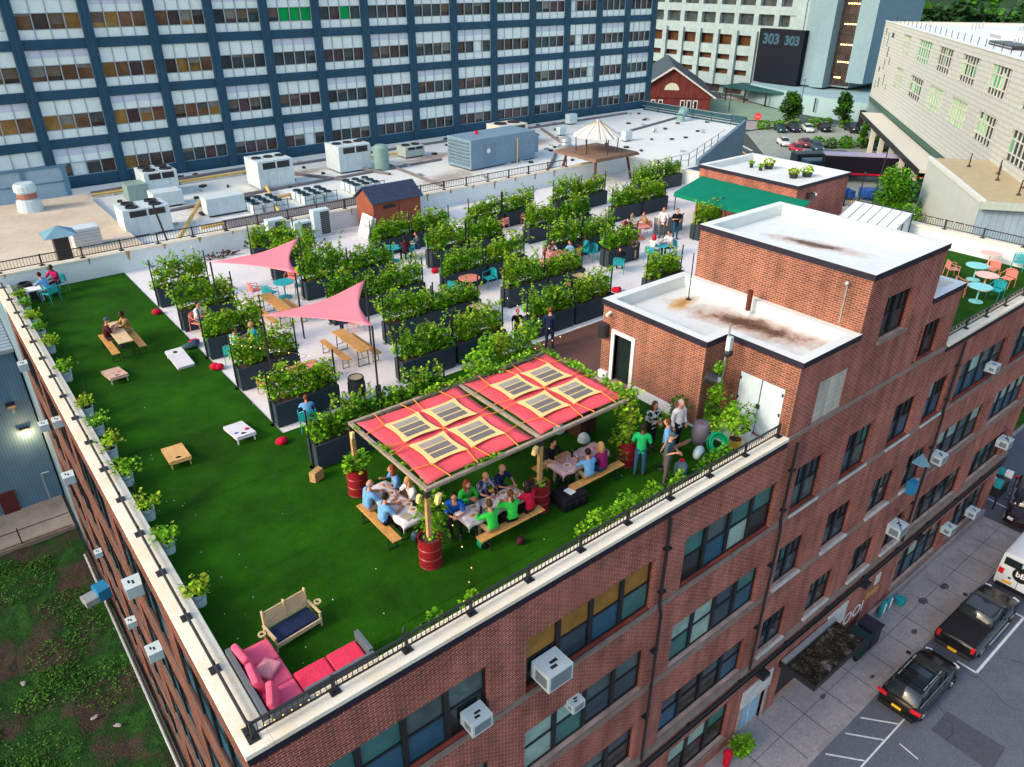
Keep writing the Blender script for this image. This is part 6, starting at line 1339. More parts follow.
mb=MB(); r.scale=(.88,.95,.92); mb.box(-4,-1.6,.1,4,1.6,2.6,GB2); mb.box(4,-1.3,.5,4.8,1.3,2.2,GB2); mb.box(-3.9,-1.5,0,3.9,1.5,.1,METAL_D); mb.build('housing',r,bevel=.05)
mb=MB()
for i in range(7): mb.cb((-4.06,0,.5+.3*i),(.16,2.8,.05),GB2,0,0,.6); mb.box(-4.02,-1.4,.42+.3*i,-4.005,1.4,.56+.3*i,METAL_D)
mb.build('louvre',r); mb=MB(); mb.box(-2.5,-1.62,.4,-1.0,-1.605,2.1,mat('generator_door',(.14,.23,.31),.5,.05)); mb.build('door',r); mb=MB(); mb.cyl((-1.9,-1.63,1.5),(-1.9,-1.605,1.5),.22,WHT); mb.build('white_disc',r); mb=MB(); mb.cyl((-1.6,.3,2.6),(-1.6,.3,2.9),.15,F['red']); mb.cyl((1.6,-1.7,0),(1.6,-1.7,2.2),.06,YP); mb.build('exhaust',r)
mb=MB(); mb.lathe((0,0,0),[(.62,0),(.62,1.75),(.5,1.85),(.4,1.95)],mat('tank_green',(.20,.32,.30),.6,.1,3),20); tag(mb.build('green_tank',None,(30.3,54.6,-1)),'sage green cylindrical tank beside the right cream-white air handler','tank')
FANB=mat('fan_blue_black',(.02,.05,.07),.5,.1)
def cluster(loc,nx,ny,label):
    r=empty('condenser_cluster',loc,0,label,'condenser'); r.scale=(.74,.74,.74)
    mb=MB()
    for i in range(nx):
        for j in range(ny): mb.box(i*1.05-.42,j*1.05-.42,.1,i*1.05+.42,j*1.05+.42,.85,ACW)
    mb.build('cabinet',r)
    for i in range(nx):
        for j in range(ny): mb=MB(); mb.lathe((i*1.05,j*1.05,.85),[(.36,0),(.36,.12),(.3,.12),(.3,.04),(.01,.07)],FANB,14,cap=False); mb.build('fan',r)
    mb=MB(); L=nx*1.05
    for i in range(nx+1): mb.cyl((i*1.05-.5,-.8,0),(i*1.05-.5,-.8,1.1),.03,METAL_D)
    mb.cyl((-.6,-.8,1.08),(L-.4,-.8,1.08),.03,METAL_D); mb.cyl((-.6,-.8,.6),(L-.4,-.8,.6),.02,METAL_D); mb.build('guard_rail',r)
cluster((17.4,48.6,-1),3,3,'group of blue-topped round-fan condensers, left of three groups'); cluster((21.0,48.6,-1),3,3,'group of blue-topped round-fan condensers, middle of three groups'); cluster((25.0,49.0,-1),3,3,'group of blue-topped round-fan condensers right of three, behind the shed roof')
cluster((32.0,42.0,-1),3,1,'short row of fan condensers close behind the white back wall')
# roof vents near tan roof
r=empty('roof_vent',(5.7,56.7,-.55),0,'white cylindrical stack with a rusty band on the tan roof','vent'); mb=MB(); mb.lathe((0,0,0),[(.75,0),(.7,.7),(.55,.75),(.55,1.2),(.65,1.25),(.65,1.6),(.55,1.75)],ACW,16); mb.build('stack',r); mb=MB(); mb.lathe((0,0,.8),[(.57,0),(.57,.35)],mat('rust_band',(.35,.16,.12),.8,.2,5),16,cap=False); mb.build('band',r)
r=empty('roof_vent',(5.3,44.2,-.55),0,'dark square flue with a blue-grey pyramid cap by the railing','vent'); mb=MB(); mb.box(-.35,-.35,0,.35,.35,1.6,METAL_D); mb.build('flue',r); mb=MB(); mb.add([(-.8,-.8,1.6),(.8,-.8,1.6),(.8,.8,1.6),(-.8,.8,1.6),(0,0,2.05)],[(0,1,4),(1,2,4),(2,3,4),(3,0,4),(0,3,2,1)],mat('flue_cap',(.16,.30,.38),.5,.1)); mb.build('cap',r)
r=empty('roof_vent',(6.9,46.8,-.55),0,'white louvred box beside the dark capped flue','vent'); mb=MB(); mb.box(-.7,-.5,0,.7,.5,1.1,ACW); mb.build('box',r,bevel=.02); mb=MB()
for k in range(5): mb.box(-.72,-.52,.2+.17*k,.72,-.505,.28+.17*k,METAL_L)
mb.build('louvre',r)
r=empty('antenna_mast',(9.9,41.0,-.55),0,'thin dark mast with a yellow base box by the railing','mast'); mb=MB(); mb.cyl((0,0,0),(-.5,0,3.2),.05,METAL_D); mb.build('mast',r); mb=MB(); mb.box(-.4,-.2,0,.4,.2,.9,YP); mb.box(-.1,-.22,.1,.1,-.205,.8,METAL_D); mb.build('base_box',r)
r=empty('round_vent',(48.0,52.0,-1),0,'squat round ribbed roof fan left of the timber stand','vent'); mb=MB(); mb.lathe((0,0,0),[(.75,0),(.75,.12),(.5,.15),(.56,.3),(.5,.45),(.56,.6),(.5,.8),(.3,.95),(.1,1.0)],METAL_L,20); mb.build('body',r)
r=empty('roof_duct',(67.0,54.5,-1),.4,'curved shiny duct cowl at the far edge of the white roof','vent'); mb=MB(); mb.tube([(0,0,0),(0,0,.6),(.3,0,.95),(.8,0,1.05),(1.3,0,.8)],.42,mat('bright_duct',(.22,.36,.38),.4,.1),12); mb.build('cowl',r)
for x,y,s,l in ((54.5,50.6,.9,'small pale condenser on the white roof right of the timber stand'),(56.5,60.5,1,'small white box near the tower foot at the right'),(60.0,52.0,.4,'tiny vent in the middle of the white roof'),(51.5,56.5,.8,'pale box left of the pleated roof')):
    hvac((x,y,-1),(1.4*s,1.0*s,1.3*s),l,(0,0),open_=False)
# blue screen fence
r=empty('screen_fence',(2.5,60.3,-1),0,'pale blue translucent screen with steel posts at the far left of the tan roof','screen'); SCR=mat('screen_panel',(.30,.42,.52),.6,.12,1)
mb=MB(); mb.box(-15,-.03,.2,6.3,.03,2.2,SCR); mb.build('panel',r)
for i in range(9): mb=MB(); mb.box(-14+2.5*i,-.15,0,-13.75+2.5*i,.0-.04,2.3,mat('blue_steel',(.10,.22,.34),.5,.1)); mb.build('post',r)
mb=MB(); mb.box(-15,-.1,2.2,6.4,.1,2.32,MATS['blue_steel']); mb.box(-15,-.08,1.2,6.4,-.035,1.28,MATS['blue_steel']); mb.build('rail',r)
def rail2(pts,z,label):
    r=empty('roof_railing',(*pts[0],z),0,label,'railing'); o=Vector((*pts[0],0)); mb=MB(); P=[Vector((*p,0))-o for p in pts]
    for h in (.5,1.0): mb.tube([p+Vector((0,0,h)) for p in P],.03,METAL_L,4)
    mb.build('rail',r)
    for a,b in zip(P[:-1],P[1:]):
        n=max(2,int((b-a).length/2.2))
        for i in range(n): q=a.lerp(b,i/n); mb=MB(); mb.cyl(q,q+Vector((0,0,1)),.035,METAL_D,n=5); mb.build('post',r)
rail2([(69,49.5),(69,62)],-.9,'pipe railing along the far edge of the white roof'); rail2([(44,39.9),(51,40.2),(62,45.0)],-1,'pipe railing at the white roof edge right of the timber stand')
# ---- office
OB=empty('office_tower',(32,70,G),0,'long office tower of dark blue columns and beams with white panels and strip windows','building')
BLU=mat('blue_steel_frame',(.026,.080,.135),.5,.12,.6); PAN=striped('white_panel_cladding',(.52,.66,.70),(.36,.46,.5),.001,'X',0,.6); PAN=patchy('white_cladding',(.74,.83,.83),(.80,.88,.88),.3,.6,.3,.7,fine=3,amp=.03); PAN2=mat('lilac_cladding',(.60,.64,.76),.6,.05,.6)
OY=63.6; cols=[-14.2,-9.7,-5.2,-.7,3.8,8.4,13.0,17.3,21.5,25.8,30.2,34.7,39.3,43.9,48.6,53.5,58.2,62.8,67.1,71.4]
TOPZ=18.1
mb=MB(); mb.box(-14.2,OY+.5,G,71.7,OY+18,TOPZ,mat('office_core',(.2,.28,.3),.8,.05)); W(mb,'core',OB)
for x in cols: mb=MB(); mb.box(x-.33,OY-.30,G,x+.33,OY+.49,TOPZ,BLU); mb.box(x-.12,OY-.34,-1,x+.12,OY-.301,TOPZ,BLU); W(mb,'column',OB)
fl=[-1]+[1.8+3.24*k for k in range(6)]
for k,z in enumerate([-1]+[1.8+3.24*k for k in range(5)]):
    mb=MB(); h=.78 if k==0 else .65; mb.box(-14.2,OY-.12,z if k else z-3,71.6,OY+.49,z+h,BLU); W(mb,'spandrel_beam',OB)
mb=MB(); mb.box(71.42,OY+.5,G,71.75,OY+18,TOPZ,BLU); W(mb,'end_wall',OB)
OG=[mat('office_glass_%d'%i,c,.18,.6,.7,spec=.6) for i,c in enumerate([(.035,.05,.06),(.05,.035,.035),(.16,.08,.045),(.03,.06,.07),(.28,.15,.04),(.08,.05,.06)])]; BLD=[mat('office_blind_%d'%i,c,.7,.2,2) for i,c in enumerate([(.16,.12,.09),(.09,.09,.09),(.22,.21,.19)])]; GRN=mat('green_blind',(.0,.35,.08),.6,.1)
MUL=mat('mullion_grey',(.35,.42,.45),.5,.05)
rg=random.Random(12); cache={}
for r_ in range(5):
    zb=-.22 if r_==0 else 1.8+.65+3.24*(r_-1); zt=1.8+3.24*r_
    for c in range(len(cols)-1):
        x0=cols[c]+.33; x1=cols[c+1]-.33
        if x0<-9: continue
        fr=MB(); wn=MB()
        if r_==0: w0,w1=zb+.03,zb+.95
        else: w0,w1=zb+.62,zb+1.58
        top=PAN2 if (c+r_)%2 and c not in (7,) else PAN
        if w0-zb>.1: wn.box(x0,OY+.0,zb,x1,OY+.1,w0-.03,PAN)
        hm=w1+(zt-w1)*.48
        wn.box(x0,OY+.0,w1+.03,x1,OY+.1,hm,PAN); wn.box(x0,OY+.0,hm,x1,OY+.1,zt,top)
        st=(x1-x0)/4
        for i in range(5): x=x0+i*st; fr.box(x-.035,OY-.05,zb,x+.035,OY+.02,zt,MUL)
        fr.box(x0,OY-.03,w0-.04,x1,OY+.12,w0,MUL); fr.box(x0,OY-.03,w1,x1,OY+.12,w1+.04,MUL)
        pn=MB(); warm=(c<9 and r_>=1) or rg.random()<.15
        for i in range(4):
            g=rg.choice([2,2,4,1] if (warm and c<8) else [0,1,5,0,3])
            if c<5 and r_<2: g=4 if rg.random()<.8 else 2
            m=OG[g]
            if r_==3 and ((c==9 and rg.random()<.9) or (c==10 and i==2)): m=GRN
            if rg.random()<.03: m=PAN
            pn.box(x0+i*st+.035,OY+.1,w0,x0+(i+1)*st-.035,OY+.13,w1,m)
            if m in OG and rg.random()<.45: bh=(w1-w0)*rg.choice([.15,.25,.4,.7]); pn.box(x0+i*st+.05,OY+.085,w1-bh,x0+(i+1)*st-.05,OY+.098,w1,BLD[rg.randint(0,2)])
        o=W(fr,'window',OB); p=W(pn,'glass',OB); p.parent=o; p.location=(0,0,0); q=W(wn,'cladding_panel',OB); q.parent=o; q.location=(0,0,0)
# ---- brick gabled house
def M2(o,az): return Matrix.Translation((*o,0))@Matrix.Rotation(az,4,'Z')
HB=empty('brick_gable_house',(137.1,114.9,G),rad(-46),'dark red brick house with grey gable roof and half-round window behind the white roof','building')
# local: gable face along local x, depth +y away ; local frame rotated
HZ=-G; w=8.6; ez=3.9; rz_=9.5
# gable spans local x -w..w ; facing -y(local)
mb=MB(); mb.prism([(-w,0),(w,0),(w,ez),(0,rz_),(-w,ez)],0,26,BR_H,Matrix(((1,0,0,0),(0,0,1,0),(0,1,0,0),(0,0,0,1)))); mb.build('wall',HB)
mb=MB(); RF=mat('slate_roof',(.05,.075,.095),.7,.2,.6)
for s in (-1,1):
    a=Vector((0,-.6,rz_+.3)); b=Vector((s*(w+1),-.6,ez-.2)); n=Vector((0,27,0)); t=Vector((0,0,.35)); mb.add([a,b,b+n,a+n,a+t,b+t,b+n+t,a+n+t],[(0,1,2,3),(4,5,6,7),(0,1,5,4),(1,2,6,5),(2,3,7,6),(3,0,4,7)],RF)
mb.build('roof',HB); mb=MB()
for s in (-1,1): a=Vector((0,-.75,rz_+.35)); b=Vector((s*(w+1),-.75,ez-.15)); mb.cyl(a,b,.22,SILLW,n=4)
mb.build('verge_board',HB)
mb=MB(); mb.add([(1.6*math.cos(PI*i/12),-.06,5.2+1.5*math.sin(PI*i/12)) for i in range(13)],[tuple(range(13))],mat('fan_light',(.5,.52,.4),.4,.2)); mb.build('half_round_window',HB)
for x in (-5.2,-3.8,-2.2,2.6,4.0,5.4):
    mb=MB(); mb.box(x-.5,-.12,1.3,x+.5,-.02,3.2,SILLW); o=mb.build('window',HB); mb=MB(); mb.box(x-.3,-.16,1.5,x+.3,-.125,3.0,GL[0]); p=mb.build('pane',HB); p.parent=o
mb=MB(); mb.box(-w-.1,-.25,3.6,w+.1,-.02,3.95,BR_H); mb.build('cornice',HB)
# ---- 303 building: faces -X at x=173.4
CH=empty('concrete_tower_block',(190,125,G),0,'pale concrete block with deep square windows, large dark sign panel and curved slabs','building')
CW=patchy('pale_concrete',(.24,.33,.36),(.30,.39,.42),.06,.85,.3,.7,fine=1); CW2=patchy('blue_concrete',(.16,.26,.31),(.20,.31,.36),.08,.85,.3,.7,fine=1.5,amp=.05); X3=173.4
mb=MB(); wh=[]
pitch=5.75; y0s=[121+pitch*i-4.9 for i in range(-1,9)]
zrows=[(9.5,11.9),(5.2,7.6),(1.0+.7,3.9+.5),(-3.1,-.6),(-6.4,-4.9),(-10.3,-8.7)]
zrows=[(10.6,13.2),(6.2,8.8),(1.9,4.4),(-2.9,-.5),(-6.4,-5.1),(-9.8,-8.5)]
for j,(a,b) in enumerate(zrows):
    for i,y in enumerate(y0s):
        if j>=3 and y<119.8: continue
        wh.append((y,a,y+4.4,b))
holed(mb,'x',X3,[108,170],[-12.4,18],wh,CW,1.2,None); mb.add([(X3,108,18),(X3,170,18),(X3+30,170,18),(X3+30,108,18)],[(0,1,2,3)],CW); mb.add([(X3,170,G),(X3+30,170,G),(X3+30,170,18),(X3,170,18)],[(0,1,2,3)],CW)
W(mb,'facade',CH)
for h in wh:
    mb=MB(); j=[z[0] for z in zrows].index(h[1]); m=OG[0] if j<3 else mat('brown_glass',(.065,.028,.012),.5,.35,.5); mb.box(X3+1.1,h[0],h[1],X3+1.2,h[2],h[3],m); W(mb,'window',CH)
mb=MB()
for i in range(9): y=120.6+pitch*i; mb.box(X3-.7,y-.0-.65-.1,-12.4,X3-.003,y+.65-.1,.6,CW)
W(mb,'pilaster',CH)
mb=MB(); mb.box(X3+2,108,G,X3+29,169,-12.3,CW2); W(mb,'lower_wall',CH)
for i in range(5): mb=MB(); mb.box(X3+1.9,124+7*i,G+.2,X3+1.99,129.5+7*i,-12.5,OG[1]); W(mb,'street_window',CH)
SP=mat('dark_sign_panel',(.003,.006,.014),.6,.1,.3)
mb=MB(); mb.box(X3-1.8,106.2,-10.4,X3-.1,118.3,1.5,SP); W(mb,'dark_sign_panel',CH)
LET=mat('sign_letters',(.035,.085,.13),.7,.05)
word('303',3.1,(X3-1.83,117.2,-1.7),(PI/2,0,-PI/2),LET,'sign_letters',CH,ext=.02,bold=.12); word('303',2.7,(X3-1.83,111.2,-1.7),(PI/2,0,-PI/2),LET,'sign_letters',CH,ext=.02,bold=.12)
mb=MB(); mb.box(X3+.3,107.3,-9.9,X3+20,112,18,CW); mb.box(X3,103,-10.2,X3+20,107.2,18,CW2); mb.box(X3-1.6,99.6,-10.2,X3+18,102.9,18,CW2); mb.box(X3-.4,90.7,-8.6,X3+20,94.8,18,CW2); mb.box(X3+1.5,94.9,-10,X3+20,99.5,18,CW2); W(mb,'slab',CH)
mb=MB(); mb.box(X3+1.2,95.0,-9.6,X3+1.45,99.5,18,OG[1]); sg=W(mb,'stair_glass',CH)
LITM=mat('warm_light',(1,.8,.4),.5,0,emit=((1,.60,.18),2.4))
for z in (-7.9,-4.6,-1.0,3.2,7.3,11): 
    for k in range(5): mb=MB(); mb.cb((X3+1.05,95.9+.6*k if z>-7 else 97.2+.3*k,z),(.15,.34,.26),LITM); W(mb,'lit_lamp',CH)
mb=MB()
for z in (-6.6,-2.8,1.2,5.2,9.2): mb.box(X3+1.0,95.0,z,X3+1.19,99.5,z+.2,METAL_D)
for k in range(8): mb.box(X3+1.1,95.2+.55*k,-9.6,X3+1.19,95.26+.55*k,18,METAL_D)
W(mb,'stair_frame',CH)
# podium
mb=MB(); mb.prism([(160,72),(161.5,98),(169,117),(X3+20,117),(X3+40,72)][::-1],G,-10.6,mat('podium_wall',(.26,.40,.45),.8,.06,.1)); W(mb,'podium',CH)
mb=MB(); mb.box(X3-9.5,102,-11.6,X3-2,121,-11.0,mat('teal_canopy',(.02,.08,.09),.6,.1)); W(mb,'flat_canopy',CH)
for y in (103,109,115,120.5): mb=MB(); mb.cyl((X3-9,y,G),(X3-9,y,-11.6),.2,METAL_D); W(mb,'canopy_post',CH)
mb=MB(); mb.box(X3-2,109,G,X3+1.9,120,-11.8,CREAM); W(mb,'entrance_wall',CH)
for y in (74.5,79.5): mb=MB(); mb.box(159.8,y,G+.1,160.3+.2*(y>75),y+3.5,-11.9,OG[1]); W(mb,'loading_bay',CH)
for y in (88,94): mb=MB(); mb.cyl((160.6,y,G+1),(160.6,y,-10.8),.15,METAL_D); W(mb,'wall_strip',CH)
# ---- pale panel building B
az=rad(37.5); C0=Vector((155.8,79.6)); D=Vector((-math.cos(az),-math.sin(az))); NN=Vector((math.sin(az),-math.cos(az)))  # NN inward (away from camera side)
PB_=empty('ribbed_pale_building',(C0.x,C0.y,0),math.atan2(D.y,D.x),'long cream ribbed building with large gridded windows above a street canopy','building')
# local x = along D toward camera, local y: left of D = ? inward is +y if NN.dot(leftnormal)>0
LN=Vector((-D.y,D.x)); sg_=1 if LN.dot(NN)>0 else -1
RIB=striped('ribbed_cladding',(.47,.50,.48),(.38,.41,.39),.55,'Z',.3,.7)
LB=118; us=[18.4,30,43,55.4,67.6,79.6,91.8,104]; wd_=[5.6,9,7.9,7.5,7.0,7.5,7.5,7.5]
hl=[(u,.8,u+w_,4.0) for u,w_ in zip(us,wd_)]+[(u,-4.4,u+w_,-1.2) for u,w_ in zip(us,wd_)]
small=[(1.2,1.9),(3.4,.8),(1.6,-1.4),(4.2,-2.4),(7.2,2.8),(9.4,.9),(6.2,-4.4),(9.0,-3.6),(12.0,1.4),(11.2,-5.4),(2.6,-6.2)]
small=[(2,2.8,3.2,4.0),(5,1.0,6,3.4),(8,2.8,10.4,3.6),(1.6,.6,2.4,2.4),(7.2,-.6,8.4,1.2),(2.6,-3.6,4.0,-2.6),(6.4,-2.9,7.4,-1.0),(10.4,-1.6,11.4,-.2),(4.8,-6.2,6.0,-4.4),(9,-5.4,10,-3.4),(12,-5.8,12.9,-4.8),(2,-6.6,3,-5.2)]
def T(x,y,z): return (x,sg_*y,z)
class LM(MB):
    def box(s,x0,y0,z0,x1,y1,z1,m,M=None): return MB.box(s,x0,sg_*y0,z0,x1,sg_*y1,z1,m,M)
mb=MB(); holed(mb,'y',0,[0,LB],[-8.4,5.1],hl+small,RIB,sg_*.5)
mb.add([T(0,0,-8.4),T(0,45,-8.4),T(0,45,5.1),T(0,0,5.1)],[(0,1,2,3)],RIB); mb.add([T(0,0,-8.4),T(LB,0,-8.4),T(LB,3,-8.4),T(0,3,-8.4)],[(0,1,2,3)],RIB); mb.build('wall',PB_)
mb=LM(); mb.box(-.2,.4,4.3,LB,45,4.6,MEMB); mb.box(-.2,-.1,5.1,LB,.4,5.2,MEMB); mb.box(0,.4,4.6,LB,.5,5.1,MEMB); mb.build('roof',PB_)
GRC=[mat('green_curtain',(.10,.34,.20),.8,.15,1),mat('grid_glass_dark',(.025,.055,.06),.7,.3,1,spec=.2),mat('lit_curtain',(.30,.55,.32),.8,.15,1)]
pat=[0,0,1,1,1,1,1,1, 0,1,2,2,1,1,1,1]
for i,h in enumerate(hl):
    mb=LM(); mb.box(h[0],.35,h[1],h[2],.4,h[3],GRC[pat[i]]); o=mb.build('window',PB_); mb=LM()
    for k in range(1,6): x=h[0]+(h[2]-h[0])*k/6; mb.box(x-.06,.22,h[1],x+.06,.34,h[3],SILLW)
    for z in (h[1]+.8,h[1]+2.2): mb.box(h[0],.19,z-.06,h[2],.345,z+.06,SILLW)
    mb.build('glazing_bars',o)
    if pat[i]==1:
        mb=LM(); rg2=random.Random(i)
        for k in range(6):
            if rg2.random()<.6: x=h[0]+(h[2]-h[0])*k/6; z=h[1]+.8; mb=LM(); mb.box(x+.1,.30,z,x+(h[2]-h[0])/6-.1,.345,h[3]-rg2.random()*1.2,GRC[rg2.choice([0,2])]); mb.build('curtain',o)
for h in small: mb=LM(); mb.box(h[0],.1,h[1],h[2],.4,h[3],GRC[1]); mb.build('slot_window',PB_)
mb=LM(); mb.box(1,5,G,LB,44,-8.4,mat('shopfront_dark',(.05,.055,.06),.6,.3,.3)); mb.box(-.1,.05,G,1,6,-8.4,CW2); mb.box(.0,-.02,-9.3,LB,0.5,-8.42,mat('green_band',(.05,.11,.09),.6,.2)); mb.build('ground_floor',PB_)
mb=LM(); mb.box(15,-3.6,-9.8,63,0,-9.45,CREAM); mb.box(15,-3.7,-10.2,63,-3.61,-9.4,METAL_D); mb.build('street_canopy',PB_)
for x in range(18,62,8): mb=LM(); mb.box(x,-3.3,G,x+.7,-2.6,-9.8,CREAM); mb.build('canopy_pier',PB_)
for i,(x,y,w_,d_,h_,l) in enumerate(((36,8,6,4,1.2,'low grey unit'),(47,5,10,2.5,.5,'long flat vent'),(60,9,3,2,1.6,'small blue unit'),(52,16,8,5,2.0,'pipe rack'),(72,10,5,5,2.6,'dark louvred unit'),(80,14,6,5,2.6,'second dark louvred unit'),(30,20,10,2,1.4,'far duct'),(88,8,9,6,1.0,'white hooded unit'))):
    mb=LM(); mb.box(x,y,4.6,x+w_,y+d_,4.6+h_,METAL_D if 'dark' in l or 'flat' in l else MEMB); mb.box(x+.4,y-.05,4.9,x+w_-.4,y-.01,4.4+h_*.8,METAL_L); mb.build('roof_unit',PB_)
for i in range(30): mb=MB(); mb.cyl(T(6+i*3.2,.8,5.2),T(6+i*3.2,.8,6.1),.05,METAL_D,n=4); mb.build('edge_spike',PB_)
for i in range(45): mb=MB(); mb.cyl(T(8+(i*7.3)%90,6+(i*5.1)%30,4.6),T(8+(i*7.3)%90,6+(i*5.1)%30,5.6),.12,METAL_L,n=4); mb.build('roof_stub',PB_)
# ---- near pale wedge N with tan ribbed roof (shares orientation)
zN=-5.5
NBg=empty('pale_wall_building',(0,0,0),0,'pale windowless building with tan ribbed roof beside the green tree','building')
def rayxy(p4,p7,z): t=(z+4)/(-3); return (p4[0]+(p7[0]-p4[0])*t,p4[1]+(p7[1]-p4[1])*t)
a=rayxy((84.36,35.25),(99.25,41.47),zN); b=rayxy((70.85,24.47),(83.35,28.78),zN)
dd=(Vector(b)-Vector(a)).normalized(); pp=Vector((-dd.y,dd.x)); 
a=Vector(a);b=Vector(b); c=b+pp*45; d=a+pp*45
NBg.location=(a.x,a.y,G); NBg.rotation_euler=(0,0,math.atan2(dd.y,dd.x)); LL=(b-a).length
PW=mat('pale_render',(.50,.56,.54),.85,.06,.4); BW=striped('blue_ribbed_wall',(.30,.42,.52),(.22,.33,.42),.6,'Y',.15)
mb=MB(); hN=zN-G; mb.add([(0,0,0),(LL,0,0),(LL,0,hN),(0,0,hN)],[(0,1,2,3)],PW); mb.add([(0,0,0),(0,45,0),(0,45,hN),(0,0,hN)],[(0,1,2,3)],PW); mb.add([(LL,0,0),(LL,45,0),(LL,45,hN),(LL,0,hN)],[(0,1,2,3)],BW); mb.build('wall',NBg)
mb=MB(); TR=striped('tan_ribbed_roof',(.48,.39,.24),(.33,.26,.16),.5,'X',.2,.7); mb.box(0,.3,hN,LL+.4,45,hN+.15,TR); mb.box(-.2,-.15,hN-.05,LL+.4,.3,hN+.3,MEMB); mb.box(LL+.4,-.15,hN-.5,LL+.7,45,hN+.2,MATS['pale_green']); mb.build('roof',NBg)
for i,(x,y) in enumerate(((4,3),(7,5),(10,4),(13,5.5),(16,4),(5,12),(9,20),(14,12))): mb=MB(); mb.cyl((x,y,hN+.1),(x,y,hN+1.6),.07,METAL_D,n=6); mb.lathe((x,y,hN+.15),[(.25,0),(.08,.25)],METAL_D,8); mb.build('roof_post',NBg)
# wall by far east street
mb=MB(); mb.box(47.5,13.4,G,75,13.8,G+2.6,SIDE); tag(mb.build('boundary_wall'),'grey concrete wall behind the grass strip past the far street corner','wall')
mb=MB(); mb.box(47.5,12.4,G+.0,75,13.39,G+.08,patchy('verge_grass',(.02,.07,.012),(.05,.13,.02),2,1,.4,.6,fine=20)); struct('grass_verge',mb)
mb=MB(); mb.box(47.4,12.2,G,75,12.4,G+.14,KERB); struct('verge_kerb',mb)
# ================================================================ far streets & lot
mb=MB(); mb.prism([(78,40),(150,120),(175,170),(125,160),(95,100),(75,66),(71.3,49)],G-.0,G+.02,ASPH2); struct('far_road',mb)
mb=MB(); mb.prism([(133,91.5),(112,71),(90,50),(100,38),(158,78),(153,90)],G+.02,G+.1,patchy('far_lot',(.24,.28,.26),(.32,.35,.32),.1,.9,.3,.7,fine=1)); struct('parking_lot',mb)
mb=MB(); mb.prism([(150,93),(160,97),(168,122),(160,128),(140,110)],G+.03,G+.12,patchy('far_verge',(.17,.27,.19),(.24,.34,.26),.2,1,.3,.7,fine=1.5)); struct('far_grass',mb)
mb=MB(); mb.prism([(136,92.5),(148,91),(158,96.6),(172,125),(170,126),(157,98),(147,93),(139,111),(158,128.5),(157,130),(136,111)],G+.02,G+.08,SIDE); struct('far_pavement',mb)
mb=MB()
for a,b in (((141.5,107),(131,97)),((132.0,100),(126.5,94)),((121,84),(128,92)),((124,88),(119,80))): line(*a,*b,.5,LINE,G+.03)
for k in range(4): line(127+1.4*k,95-1.2*k,130+1.4*k,92-1.2*k,.5,LINE,G+.031)
line(118.5,83,114,76,.4,YLINE,G+.031); line(100,50,118,64,.5,YLINE,G+.11)
struct('far_markings',mb)
# ---- vehicles
def paint(n,c): return mat('paint_'+n,c,.22,.03,1,metal=.15,spec=.6)
CG=mat('car_glass',(.015,.022,.028),.08,0,spec=.9); TYRE=mat('tyre',(.012,.012,.013),.8,.1); RIM=mat('rim',(.30,.32,.34),.3,.05,metal=.8); TAIL=mat('tail_light',(.55,.01,.015),.25,0); HEAD=mat('head_light',(.7,.72,.75),.15,0); PLT=mat('plate_yellow',(.75,.42,.02),.5,0); BLKP=mat('black_trim',(.012,.012,.014),.5,.05)
def loft(mb,secs,m,cap=True):
    n=len(secs[0]); k=len(secs); vs=[p for s in secs for p in s]; fs=[]
    for i in range(k-1):
        for j in range(n): fs.append((i*n+j,i*n+(j+1)%n,(i+1)*n+(j+1)%n,(i+1)*n+j))
    if cap: fs+=[tuple(range(n)),tuple(range((k-1)*n,k*n))]
    mb.add(vs,fs,m)
def sec(x,w,zb,zt,rt=.12,rb=.08): # rounded rectangle section at x
    return [(x,-w+rb,zb),(x,w-rb,zb),(x,w,zb+rb*1.5),(x,w,(zb+zt)/2),(x,w-.03,zt-rt),(x,w-rt-.05,zt),(x,0,zt+.02),(x,-w+rt+.05,zt),(x,-w+.03,zt-rt),(x,-w,(zb+zt)/2),(x,-w,zb+rb*1.5)]
